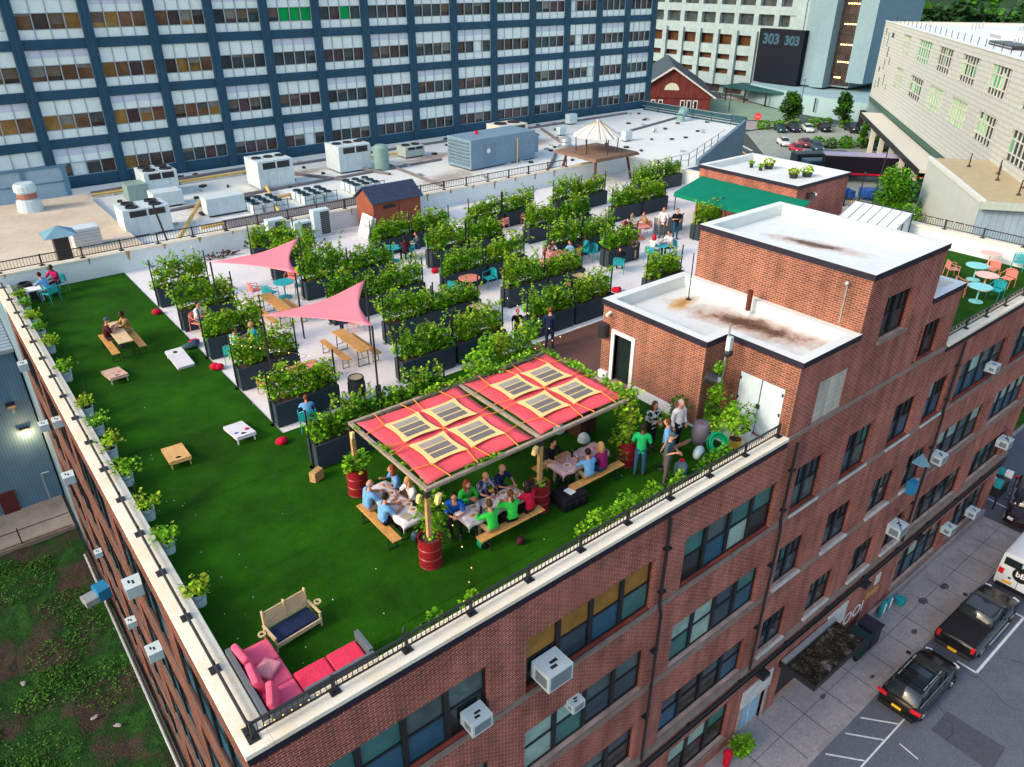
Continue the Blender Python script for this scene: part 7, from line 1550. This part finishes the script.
def car(kind,loc,rz,m,label,simple=False,group=None,s=1.0,cat='car'):
    r=empty({'suv':'parked_suv','sedan':'parked_car','pickup':'pickup_truck','van':'parked_van'}[kind],loc,rz,label,cat,group); r.scale=(s,s,s)
    L={'suv':4.5,'sedan':4.5,'pickup':5.6,'van':5.6}[kind]; W_={'suv':.93,'sedan':.88,'pickup':.98,'van':1.02}[kind]; h=L/2
    # +x forward
    if kind=='suv': body=[(-h,.80,.42,.80),(-h+.12,.90,.30,1.02),(-h+.5,W_,.26,1.06),(0,W_,.24,1.02),(h-1.35,W_,.26,1.0),(h-.7,.90,.28,.94),(h-.22,.80,.30,.82),(h,.62,.38,.66)]; gh=[(-h+.16,.72,1.0,1.06),(-h+.55,.72,1.0,1.58),(-h+1.3,.74,1.0,1.66),(.1,.72,1.0,1.62),(.75,.70,.98,1.40),(h-1.2,.74,.96,1.0)]
    elif kind=='sedan': body=[(-h,.72,.42,.80),(-h+.15,.84,.30,.96),(-h+.8,W_,.26,.98),(0,W_,.24,.94),(h-1.2,W_,.26,.92),(h-.3,.78,.28,.78),(h,.6,.36,.6)]; gh=[(-h+.55,.66,.92,.97),(-h+1.25,.66,.92,1.38),(-.1,.66,.92,1.42),(.5,.66,.9,1.34),(h-1.1,.70,.88,.93)]
    elif kind=='pickup': body=[(-h,.90,.55,1.08),(-h+.08,W_,.45,1.15),(-h+1.9,W_,.42,1.15),(0,W_,.4,1.15),(h-1.3,W_,.42,1.14),(h-.35,.93,.44,1.08),(h,.78,.5,.85)]; gh=[(-.85,.78,1.12,1.16),(-.7,.80,1.12,1.78),(.35,.80,1.12,1.82),(.75,.78,1.12,1.74),(h-1.25,.82,1.1,1.16)]
    else: body=[(-h,.95,.45,1.5),(-h+.06,W_,.35,2.35),(-h+.4,W_,.3,2.42),(1.2,W_,.3,2.42),(1.8,W_,.32,2.25),(h-.6,.95,.34,1.25),(h-.1,.85,.4,1.0),(h,.7,.5,.8)]; gh=[(1.35,.90,1.35,2.28),(1.75,.92,1.3,2.24),(h-.72,.90,1.2,1.42)]
    mb=MB(); loft(mb,[sec(x,w,a,b) for x,w,a,b in body],m); mb.build('body',r,smooth=True).modifiers.new('b','EDGE_SPLIT').split_angle=rad(40)
    mb=MB(); loft(mb,[sec(x,w,a,b,.16,.0) for x,w,a,b in gh],CG); mb.build('windows',r,smooth=True)
    if kind!='van':
        mb=MB(); g2=[g for g in gh[1:-1]]; 
        xs=[(x,w-.10,b) for x,w,a,b in g2][: (4 if kind=='suv' else 3)]
        vs=[]; 
        for x,w,b in xs: vs+= [(x,-w,b+.012),(x,0,b+.035),(x,w,b+.012)]
        fs=[]
        for i in range(len(xs)-1): k=i*3; fs+=[(k,k+1,k+4,k+3),(k+1,k+2,k+5,k+4)]
        mb.add(vs,fs,m)
        for x,w,a,b in g2:
            for sy in (-1,1): mb.cyl((x,sy*(w-.02),b-.14),(x,sy*(w+.045),1.0 if kind!='pickup' else 1.14),.035,m,n=5)
        mb.build('roof',r)
    wr=.36 if kind!='sedan' else .33; wx=[h-.88,-h+.85 if kind!='pickup' else -h+1.15]
    for x in wx:
        for sy in (-1,1):
            mb=MB(); y=sy*(W_-.12); mb.cyl((x,y-.11,wr),(x,y+.11,wr),wr,TYRE,n=20); o=mb.build('wheel',r)
            if not simple:
                mb=MB(); mb.cyl((x,y+sy*.112,wr),(x,y+sy*.118,wr),wr*.62,RIM,n=16)
                for k in range(5): t=k*2*PI/5; mb.cyl((x,y+sy*.12,wr),(x+wr*.58*math.cos(t),y+sy*.125,wr+wr*.58*math.sin(t)),.03,RIM,n=4)
                q=mb.build('rim',r); q.parent=o
    zt={'suv':.95,'sedan':.82,'pickup':.98,'van':1.25}[kind]
    for sy in (-1,1):
        mb=MB(); mb.cb((-h+.05 if kind!='van' else -h+.02,sy*(W_-.17),zt),(.12,.24 if kind in ('sedan','van') else (.16 if kind=='pickup' else .44),.16 if kind not in('pickup','van') else .34),TAIL,sy*-.15); mb.build('tail_light',r,bevel=.02)
        mb=MB(); mb.cb((h-.13,sy*(W_-.30),.68 if kind!='pickup' else .9),(.18,.30,.13),HEAD,sy*.35); mb.build('head_light',r,bevel=.02)
        if not simple: mb=MB(); x={'suv':.75,'sedan':.6,'pickup':.8,'van':1.9}[kind]; mb.cb((x,sy*(W_+.12),1.08 if kind!='van' else 1.4),(.14,.2,.13),m); mb.build('mirror',r,bevel=.03)
    mb=MB(); mb.box(-h-.06,-W_+.12,.34,-h+.12,W_-.12,.56,BLKP if kind!='pickup' else METAL_D); mb.build('rear_bumper',r,bevel=.03)
    mb=MB(); mb.cb((-h-.04 if kind!='pickup' else -h-.07,0 if kind!='van' else .45,.68 if kind=='suv' else (.50 if kind=='pickup' else .75)),(.03,.42,.14),PLT); mb.build('number_plate',r)
    return r
suv=car('suv',(28.05,6.32,G),0,paint('black',(.006,.007,.007)),'shiny black SUV with roof bars parked at the kerb behind the pickup',s=.94)
mb=MB(); 
for y in (-.58,.58): mb.cyl((-1.5,y,1.72),(.2,y,1.70),.02,METAL_L)
for x in (-1.1,-.2): mb.cyl((x,-.62,1.76),(x,.62,1.76),.025,BLKP)
mb.tube([(-1.3,-.5,1.8),(-.1,-.5,1.8),(-.1,.5,1.8),(-1.3,.5,1.8),(-1.3,-.5,1.8)],.018,BLKP); mb.build('roof_rack',suv)
mb=MB(); 
for y in (-.80,.80): mb.tube([(-1.9,y,1.06),(.2,y,1.06),(.9,y,1.02)],.012,METAL_L)
mb.build('window_trim',suv)
mb=MB(); mb.box(-.7,-.45,1.685,.0,.45,1.70,CG); mb.build('sunroof',suv)
pk=car('pickup',(33.75,6.3,G),0,paint('charcoal',(.010,.010,.012)),'black pickup truck with covered bed parked inside the white bay lines',s=.93,cat='pickup truck')
mb=MB(); mb.box(-2.72,-.84,1.155,-.85,.84,1.20,mat('bed_cover',(.018,.017,.022),.85,.1,5)); mb.build('bed_cover',pk,bevel=.01)
mb=MB(); mb.box(-.75,-.62,1.815,.2,.62,1.84,mat('pale_reflection_roof',(.05,.05,.055),.15,.0)); mb.build('sunroof',pk)
mb=MB(); 
for y in (-1.02,1.02): mb.cyl((-1.0,y,.42),(1.3,y,.42),.04,METAL_L)
mb.build('side_step',pk)
vn=car('van',(40.2,6.1,G),.02,mat('van_white',(.62,.68,.74),.35,.05,1),'white delivery van with a round black emblem on its rear doors',cat='van')
mb=MB(); mb.cyl((-2.84,-.05,1.45),(-2.80,-.05,1.45),.42,BLKP,n=28); mb.build('emblem',vn); 
EM=word('bB',.42,(-2.85,.22,1.33),(PI/2,0,-PI/2),WHT,'emblem_letters',None,bold=.01); EM.parent=vn
mb=MB(); mb.box(-2.85,-.85,1.72,-2.815,-.08,2.15,CG); mb.box(-2.85,.08,1.72,-2.815,.85,2.15,CG); mb.box(-2.83,-.01,.6,-2.815,.01,2.3,METAL_D)
for y in (-.4,.4): mb.box(-2.86,y-.06,1.0,-2.81,y+.06,1.08,METAL_D)
mb.build('rear_door',vn)
c=car('suv',(45.3,8.4,G),.25+PI,paint('maroon',(.03,.012,.014)),'dark car with gleaming windscreen waiting at the far street corner')
far=[('sedan',(138.9,87.6),'dark teal car at the left end of the far parking row',(.01,.05,.06)),('suv',(141.2,86.2),'dark purple car second in the far parking row',(.02,.02,.04)),('sedan',(143.4,84.5),'white car third in the far parking row',(.6,.66,.68)),('suv',(146.4,82.6),'black car fourth in the far parking row',(.01,.01,.014)),('pickup',(150.2,78.8),'big dark pickup at the right end of the far parking row',(.01,.02,.03))]
for k,(kd,(x,y),l,cc) in enumerate(far): car(kd,(x,y,G+.1),rad(48)+PI,paint('far%d'%k,cc),l,True)
near=[('sedan',(127.6,79.4),'white car with green shadowed front, nearest row left',(.62,.66,.66)),('sedan',(124.3,74.6),'bright red car in the nearest parking row',(.5,.01,.03)),('sedan',(129.8,76.3),'dull red car behind the bright red one',(.2,.03,.03)),('suv',(128.2,73.2),'teal-grey car beside the bright red one',(.03,.08,.10)),('sedan',(132.4,75.2),'pale car behind the hedge in the nearest row',(.3,.36,.36)),('suv',(137.5,67.0),'dark blue-black SUV beside the conifers at the lot edge',(.01,.03,.05))]
for k,(kd,(x,y),l,cc) in enumerate(near): car(kd,(x,y,G+.1),rad(48)+PI,paint('near%d'%k,cc),l,True)
# trucks & buses
def bigbox(name,loc,rz,sz,m,label,cat,stripe=None,text=None):
    r=empty(name,loc,rz,label,cat); L,w,h=sz; mb=MB(); mb.box(-L/2,-w/2,.9,L/2,w/2,h,m); mb.build('body',r,bevel=.12)
    mb=MB(); mb.box(-L/2+.3,-w/2-.02,h*.55,L/2-.3,-w/2-.001,h*.85,CG); mb.build('windows',r)
    if stripe: mb=MB(); mb.box(-L/2+.1,-w/2-.03,1.2,L/2-.1,-w/2-.003,h*.5,stripe); mb.build('stripe',r)
    for x in (-L/2+1.6,L/2-2.2):
        for y in (-w/2+.2,w/2-.2): mb=MB(); mb.cyl((x,y-.15,.5),(x,y+.15,.5),.5,TYRE,n=16); mb.build('wheel',r)
    return r
a_=rad(-33)
bigbox('parked_bus',(115.5,64.9,G+.05),a_,(9,2.4,2.7),mat('bus_dark',(.015,.035,.04),.4,.1),'dark green-black bus behind the plant-covered bar roof','bus',YLINE)
bigbox('parked_bus',(112.3,61.0,G+.05),a_,(9,2.4,2.7),mat('bus_blue',(.02,.07,.12),.35,.1),'dark blue coach with pale side panel beyond the bar roof','bus',BUCK)
r=empty('semi_trailer',(114.3,54.6,G+.05),rad(-50),'long black trailer with pale roof and red stripe under the street canopy','trailer'); mb=MB(); mb.box(-8,-1.3,1.1,8,1.3,3.9,mat('trailer_black',(.012,.01,.018),.5,.1)); mb.build('body',r); mb=MB(); mb.box(-8.1,-1.35,3.9,8.1,1.35,4.05,mat('trailer_roof',(.42,.38,.50),.6,.1)); mb.build('roof',r)
mb=MB(); mb.box(-7,-1.32,1.25,7.8,-1.302,1.5,F['red']); mb.build('stripe',r)
t_=word('DUOCO',1.1,(1.9,-1.33,2.6),(PI/2,0,0),WHT,'trailer_letters',None); t_.parent=r
for x in (-6,-5,5.5,6.6):
    for y in (-1.1,1.1): mb=MB(); mb.cyl((x,y-.15,.5),(x,y+.15,.5),.5,TYRE,n=14); mb.build('wheel',r)
bigbox('box_truck',(107.5,45.5,G+.05),rad(-35),(8,2.4,2.8),mat('truck_teal',(.02,.05,.05),.5,.1),'dark teal truck in front of the black trailer','truck')
for i,(x,y,cc,l) in enumerate(((101.5,52.5,(.02,.08,.30),'blue stacked pallets left of the lamp post by the trailer'),(104.5,50.5,(.03,.10,.35),'blue crates right of the leaning lamp post'),(103.2,55.2,(.02,.03,.05),'dark machinery beside the blue coach'))):
    r=empty('crate_stack',(x,y,G+.1),.5,l,'crates'); m=mat('crate%d'%i,cc,.6,.3,2); rg2=random.Random(i)
    mb=MB()
    for k in range(7): mb.cb((rg2.uniform(-1.6,1.6),rg2.uniform(-1,1),.5+.6*rg2.random()),(1.1,.9,1.0),m,rg2.random())
    mb.build('crate',r)
def lamp(loc,h,label,lean=0):
    r=empty('street_lamp',loc,0,label,'street lamp'); mb=MB(); mb.cyl((0,0,0),(lean,0,h),.10,METAL_D,.06,8); mb.build('pole',r); mb=MB(); mb.tube([(lean,0,h),(lean-.6,-.3,h+.3),(lean-1.2,-.7,h+.3)],.05,METAL_D,6); mb.cb((lean-1.4,-.8,h+.28),(.6,.28,.14),METAL_D,.5); mb.build('lamp_head',r)
lamp((102.2,48.6,G),8,'pale leaning lamp post in front of the trailer',1.2); lamp((97.5,48.2,G),5,'short dark post beside the bar roof'); lamp((152,110,G),12,'tall lamp post on the far grass strip'); lamp((149.5,118,G),9,'lamp post between the brick house and the tower block'); lamp((146,88.5,G),9,'lamp post between the far trees')

r=empty('stop_sign',(136.8,91.9,G),0,'red octagonal stop sign at the far street corner','sign'); mb=MB(); mb.cyl((0,0,0),(0,0,2.6),.07,METAL_L); mb.build('pole',r); mb=MB(); mb.cyl((0,0,2.6),(-.06,-.06,2.6),.75,mat('sign_red',(.65,.05,.06),.5,.05),n=8); o=mb.build('sign_face',r); t_=word('STOP',.42,(-.5,-.13,2.45),(PI/2,0,rad(-42)),WHT,'sign_letters',None); t_.parent=r; t_.location=(-.47,.25,2.45)
# far trees
def tree(loc,h,cr,n,label,mats,name='street_tree',ls=.5,seed=1,trunk=.3,group=None,conic=False):
    r=empty(name,loc,0,label,'tree',group); rg=random.Random(seed); cl=[]
    for i in range(26):
        t=rg.random(); rr=cr*(1-.75*t if conic else math.sin(PI*(.15+.8*t))); a=rg.uniform(0,6.28); d=rr*rg.random()**.5*.75
        cl.append((d*math.cos(a),d*math.sin(a),h*(.25+.68*t),cr*rg.uniform(.28,.48),cr*rg.uniform(.28,.48),cr*rg.uniform(.28,.48)))
    leafmesh(rg,cl,n*2,ls,mats).build('crown',r)
    mb=MB(); mb.cyl((0,0,0),(0,0,h*.55),trunk,STEM,trunk*.5,8)
    for c in cl[:6]: mb.cyl((0,0,h*.35),c[:3],trunk*.35,STEM,.04,5)
    mb.build('trunk',r)
tree((145.6,90.2,G),6.6,2.2,1500,'dark round street tree left of the two by the far lot',[LEAFT,LEAF3],seed=2); tree((152.8,82.8,G),7.2,1.9,1300,'dark narrow street tree right of the two by the far lot',[LEAFT,LEAF3],seed=3,conic=True)
tree((87.2,39.0,G),8.0,3.9,3800,'leafy mid-green tree between the glass skylight and the pale windowless building',[LEAF2,LEAF3,LEAF2],seed=4,ls=.30)
for i,(x,y) in enumerate(((136.0,68.9),(138.0,66.9),(142.0,64.8))): tree((x,y,G),4.6,1.1,350,['left narrow conifer of three at the lot edge','middle narrow conifer of three at the lot edge','right narrow conifer of three at the lot edge'][i],[LEAF3],name='conifer',seed=10+i,conic=True,ls=.4)
for i,(x,y) in enumerate(((132.2,72.6),(134.2,70.9),(136.2,72.2),(131.3,74.9),(137.8,69.9))): bush((x,y,G+.1),[(0,0,.8,1.3,1.1,.9)],330,.38,[LEAF2,LEAF3],f'rounded shrub in the far lot hedge, {ORD[i]} of five',seed=110+i,name='lot_shrub',group='shrubs of the far lot')
for i,(x,y) in enumerate(((138.5,91.5),(141.3,89.6),(143.9,88.0),(148.9,86.4),(151.2,85.2),(153.6,82.0))): bush((x,y,G+.1),[(0,0,.8,1.8,1.2,.9)],350,.4,[LEAF2,LEAF3],f'dark hedge bush behind the far parking row, {ORD[i]} from the left',seed=120+i,name='lot_shrub',group='hedge behind the far parking row')
# far wood
rg=random.Random(55); mb=MB()
for k in range(80):
    azk=rad(rg.uniform(5,33)); dist=rg.uniform(245,330); x,y=dist*math.cos(azk),dist*math.sin(azk); hh=rg.uniform(11,19)+ (dist-245)*.05; R_=rg.uniform(5,8); m=rg.choice([LEAFT,LEAFT,LEAF3,LEAFT])
    mb.cyl((x,y,G),(x,y,G+hh*.6),.5,STEM,n=5)
    for _ in range(380):
        d=Vector((rg.gauss(0,1),rg.gauss(0,1),rg.gauss(0,1))).normalized()*rg.uniform(.6,1); leaf(mb,rg,Vector((x+d.x*R_,y+d.y*R_,G+hh-R_*.7+d.z*R_)),2.0,m)
tag(mb.build('far_wood'),'dark green wood filling the skyline beyond the cream ribbed building','trees',None,'stuff')
mb=MB(); mb.add([(900*math.cos(rad(t)),900*math.sin(rad(t)),G-1) for t in range(-30,100,5)]+[(900*math.cos(rad(t)),900*math.sin(rad(t)),22+6*math.sin(t*.3)) for t in range(-30,100,5)]+[(1100*math.cos(rad(t)),1100*math.sin(rad(t)),G-1) for t in range(-30,100,5)],[(i,i+1,27+i,26+i) for i in range(25)]+[(26+i,27+i,53+i,52+i) for i in range(25)],mat('hill_green',(.02,.045,.03),1,.3,.02)); struct('hills',mb)
r=empty('far_brick_building',(232,64,G),rad(37),'red-brown building with a flat pale roof edge at the top right, beyond the trees','building'); mb=MB(); mb.box(-14,-14,0,14,14,20,mat('far_brick',(.24,.06,.05),.9,.1,.2)); mb.build('wall',r); mb=MB(); mb.box(-14.4,-14.4,20,14.4,14.4,21,BUCK); mb.build('roof_edge',r)
# bins on sidewalk & shrub
for x,l in ((27.7,'dark green wheeled bin nearer the canopy on the sidewalk'),(28.75,'dark grey wheeled bin behind the green one on the sidewalk')):
    r=empty('wheeled_bin',(x,9.15,G+.11),0,l,'bin'); BM=mat('bin_green',(.012,.04,.04),.5,.1) if x<28 else mat('bin_grey',(.03,.03,.045),.5,.1); mb=MB(); mb.prism([(-.38,-.42),(.38,-.42),(.38,.42),(-.38,.42)],.08,1.15,BM); mb.build('body',r,bevel=.04); mb=MB(); mb.box(-.42,-.48,1.15,.42,.45,1.22,BM); mb.box(-.3,-.3,1.22,.3,.3,1.27,BM); mb.build('lid',r,bevel=.02)
    for y in (-.3,.3): mb=MB(); mb.cyl((-.42,y,.1),(-.36,y,.1),.1,TYRE); mb.build('wheel',r)
bush((19.3,9.3,G+.1),[(0,0,.5,.45,.4,.4),(.4,0,.35,.35,.3,.3)],350,.14,[LEAF2,LEAF],'scrubby green plant growing at the wall foot by the street door',seed=131,name='bush')
mb=MB(); mb.lathe((0,0,0),[(.14,0),(.14,.6),(.2,.65),(.1,.85)],F['red'],10); tag(mb.build('fire_hydrant',None,(18.5,9.35,G+.11)),'small red standpipe beside the scrubby plant at the wall foot','hydrant')
for x,z,l,m in ((30.9,-13.9,'turquoise bag hanging at the wall foot left','teal'),(31.5,-13.9,'turquoise and white board leaning at the wall','teal')):
    mb=MB(); mb.cb((0,0,.4),(.5,.12,.8),F[m],.1); mb.cb((.1,-.08,.4),(.2,.05,.6),WHT,.1); tag(mb.build('leaning_board',None,(x,9.55,G+.13),bevel=.02),l,'board')
mb=MB(); mb.lathe((0,0,0),[(.22,0),(.26,.3)],F['teal'],12); tag(mb.build('turquoise_tub',None,(32.4,9.35,G+.13)),'small turquoise tub on the low kerb by the wall','tub')
r=empty('folded_umbrella',(44.2,9.7,G),0,'turquoise and white striped awning end at the far corner of the brick building','awning'); mb=MB(); 
for i in range(8): t=PI*i/7; mb.cb((.7*math.cos(t),.0+1.2*math.sin(t)*.8,2.2),(.25,.35,.5),F['teal'] if i%2 else WHT,t)
mb.build('valance',r); mb=MB(); mb.box(-.6,-.2,1.2,.5,1.1,2.1,METAL_D); mb.cyl((0,0,0),(0,0,2),.05,METAL_D); mb.build('frame',r)
# ================================================================ camera, light, world
cam=bpy.data.cameras.new('Camera'); co=bpy.data.objects.new('Camera',cam); COL.objects.link(co); SC.camera=co
f_=749.24; cam.sensor_width=36; cam.lens=f_/1024*36; cam.clip_start=.1; cam.clip_end=4000
pit,yaw,roll=rad(28.7285),rad(51.2075),rad(.193)
Fv=Vector((math.cos(yaw)*math.cos(pit),math.sin(yaw)*math.cos(pit),-math.sin(pit))); R0=Vector((math.sin(yaw),-math.cos(yaw),0)); U0=R0.cross(Fv)
Rv=R0*math.cos(roll)+U0*math.sin(roll); Uv=-R0*math.sin(roll)+U0*math.cos(roll)
co.matrix_world=Matrix(((Rv.x,Uv.x,-Fv.x,0),(Rv.y,Uv.y,-Fv.y,0),(Rv.z,Uv.z,-Fv.z,13.0),(0,0,0,1)))
SUN_AZ=rad(172); SUN_EL=rad(30)   # direction TO the sun, azimuth from +x ccw
sd=bpy.data.lights.new('Sun','SUN'); sd.energy=1.0; sd.angle=rad(11); sd.color=(1,.80,.58); so=bpy.data.objects.new('Sun',sd); COL.objects.link(so)
dv=Vector((math.cos(SUN_AZ)*math.cos(SUN_EL),math.sin(SUN_AZ)*math.cos(SUN_EL),math.sin(SUN_EL))); so.rotation_euler=dv.to_track_quat('Z','Y').to_euler()
w=bpy.data.worlds.new('World'); SC.world=w; w.use_nodes=True; nt=w.node_tree; bg=nt.nodes['Background']; sk=nt.nodes.new('ShaderNodeTexSky'); sk.sky_type='NISHITA'; sk.sun_disc=False
sk.sun_elevation=SUN_EL; sk.sun_rotation=PI/2-SUN_AZ; sk.air_density=1.4; sk.dust_density=3.0; sk.ozone_density=1.2; nt.links.new(sk.outputs[0],bg.inputs[0]); bg.inputs[1].default_value=.15
SC.view_settings.view_transform='Standard'; SC.view_settings.look='None'; SC.view_settings.exposure=1.03; SC.view_settings.gamma=1
SC.render.engine='CYCLES'
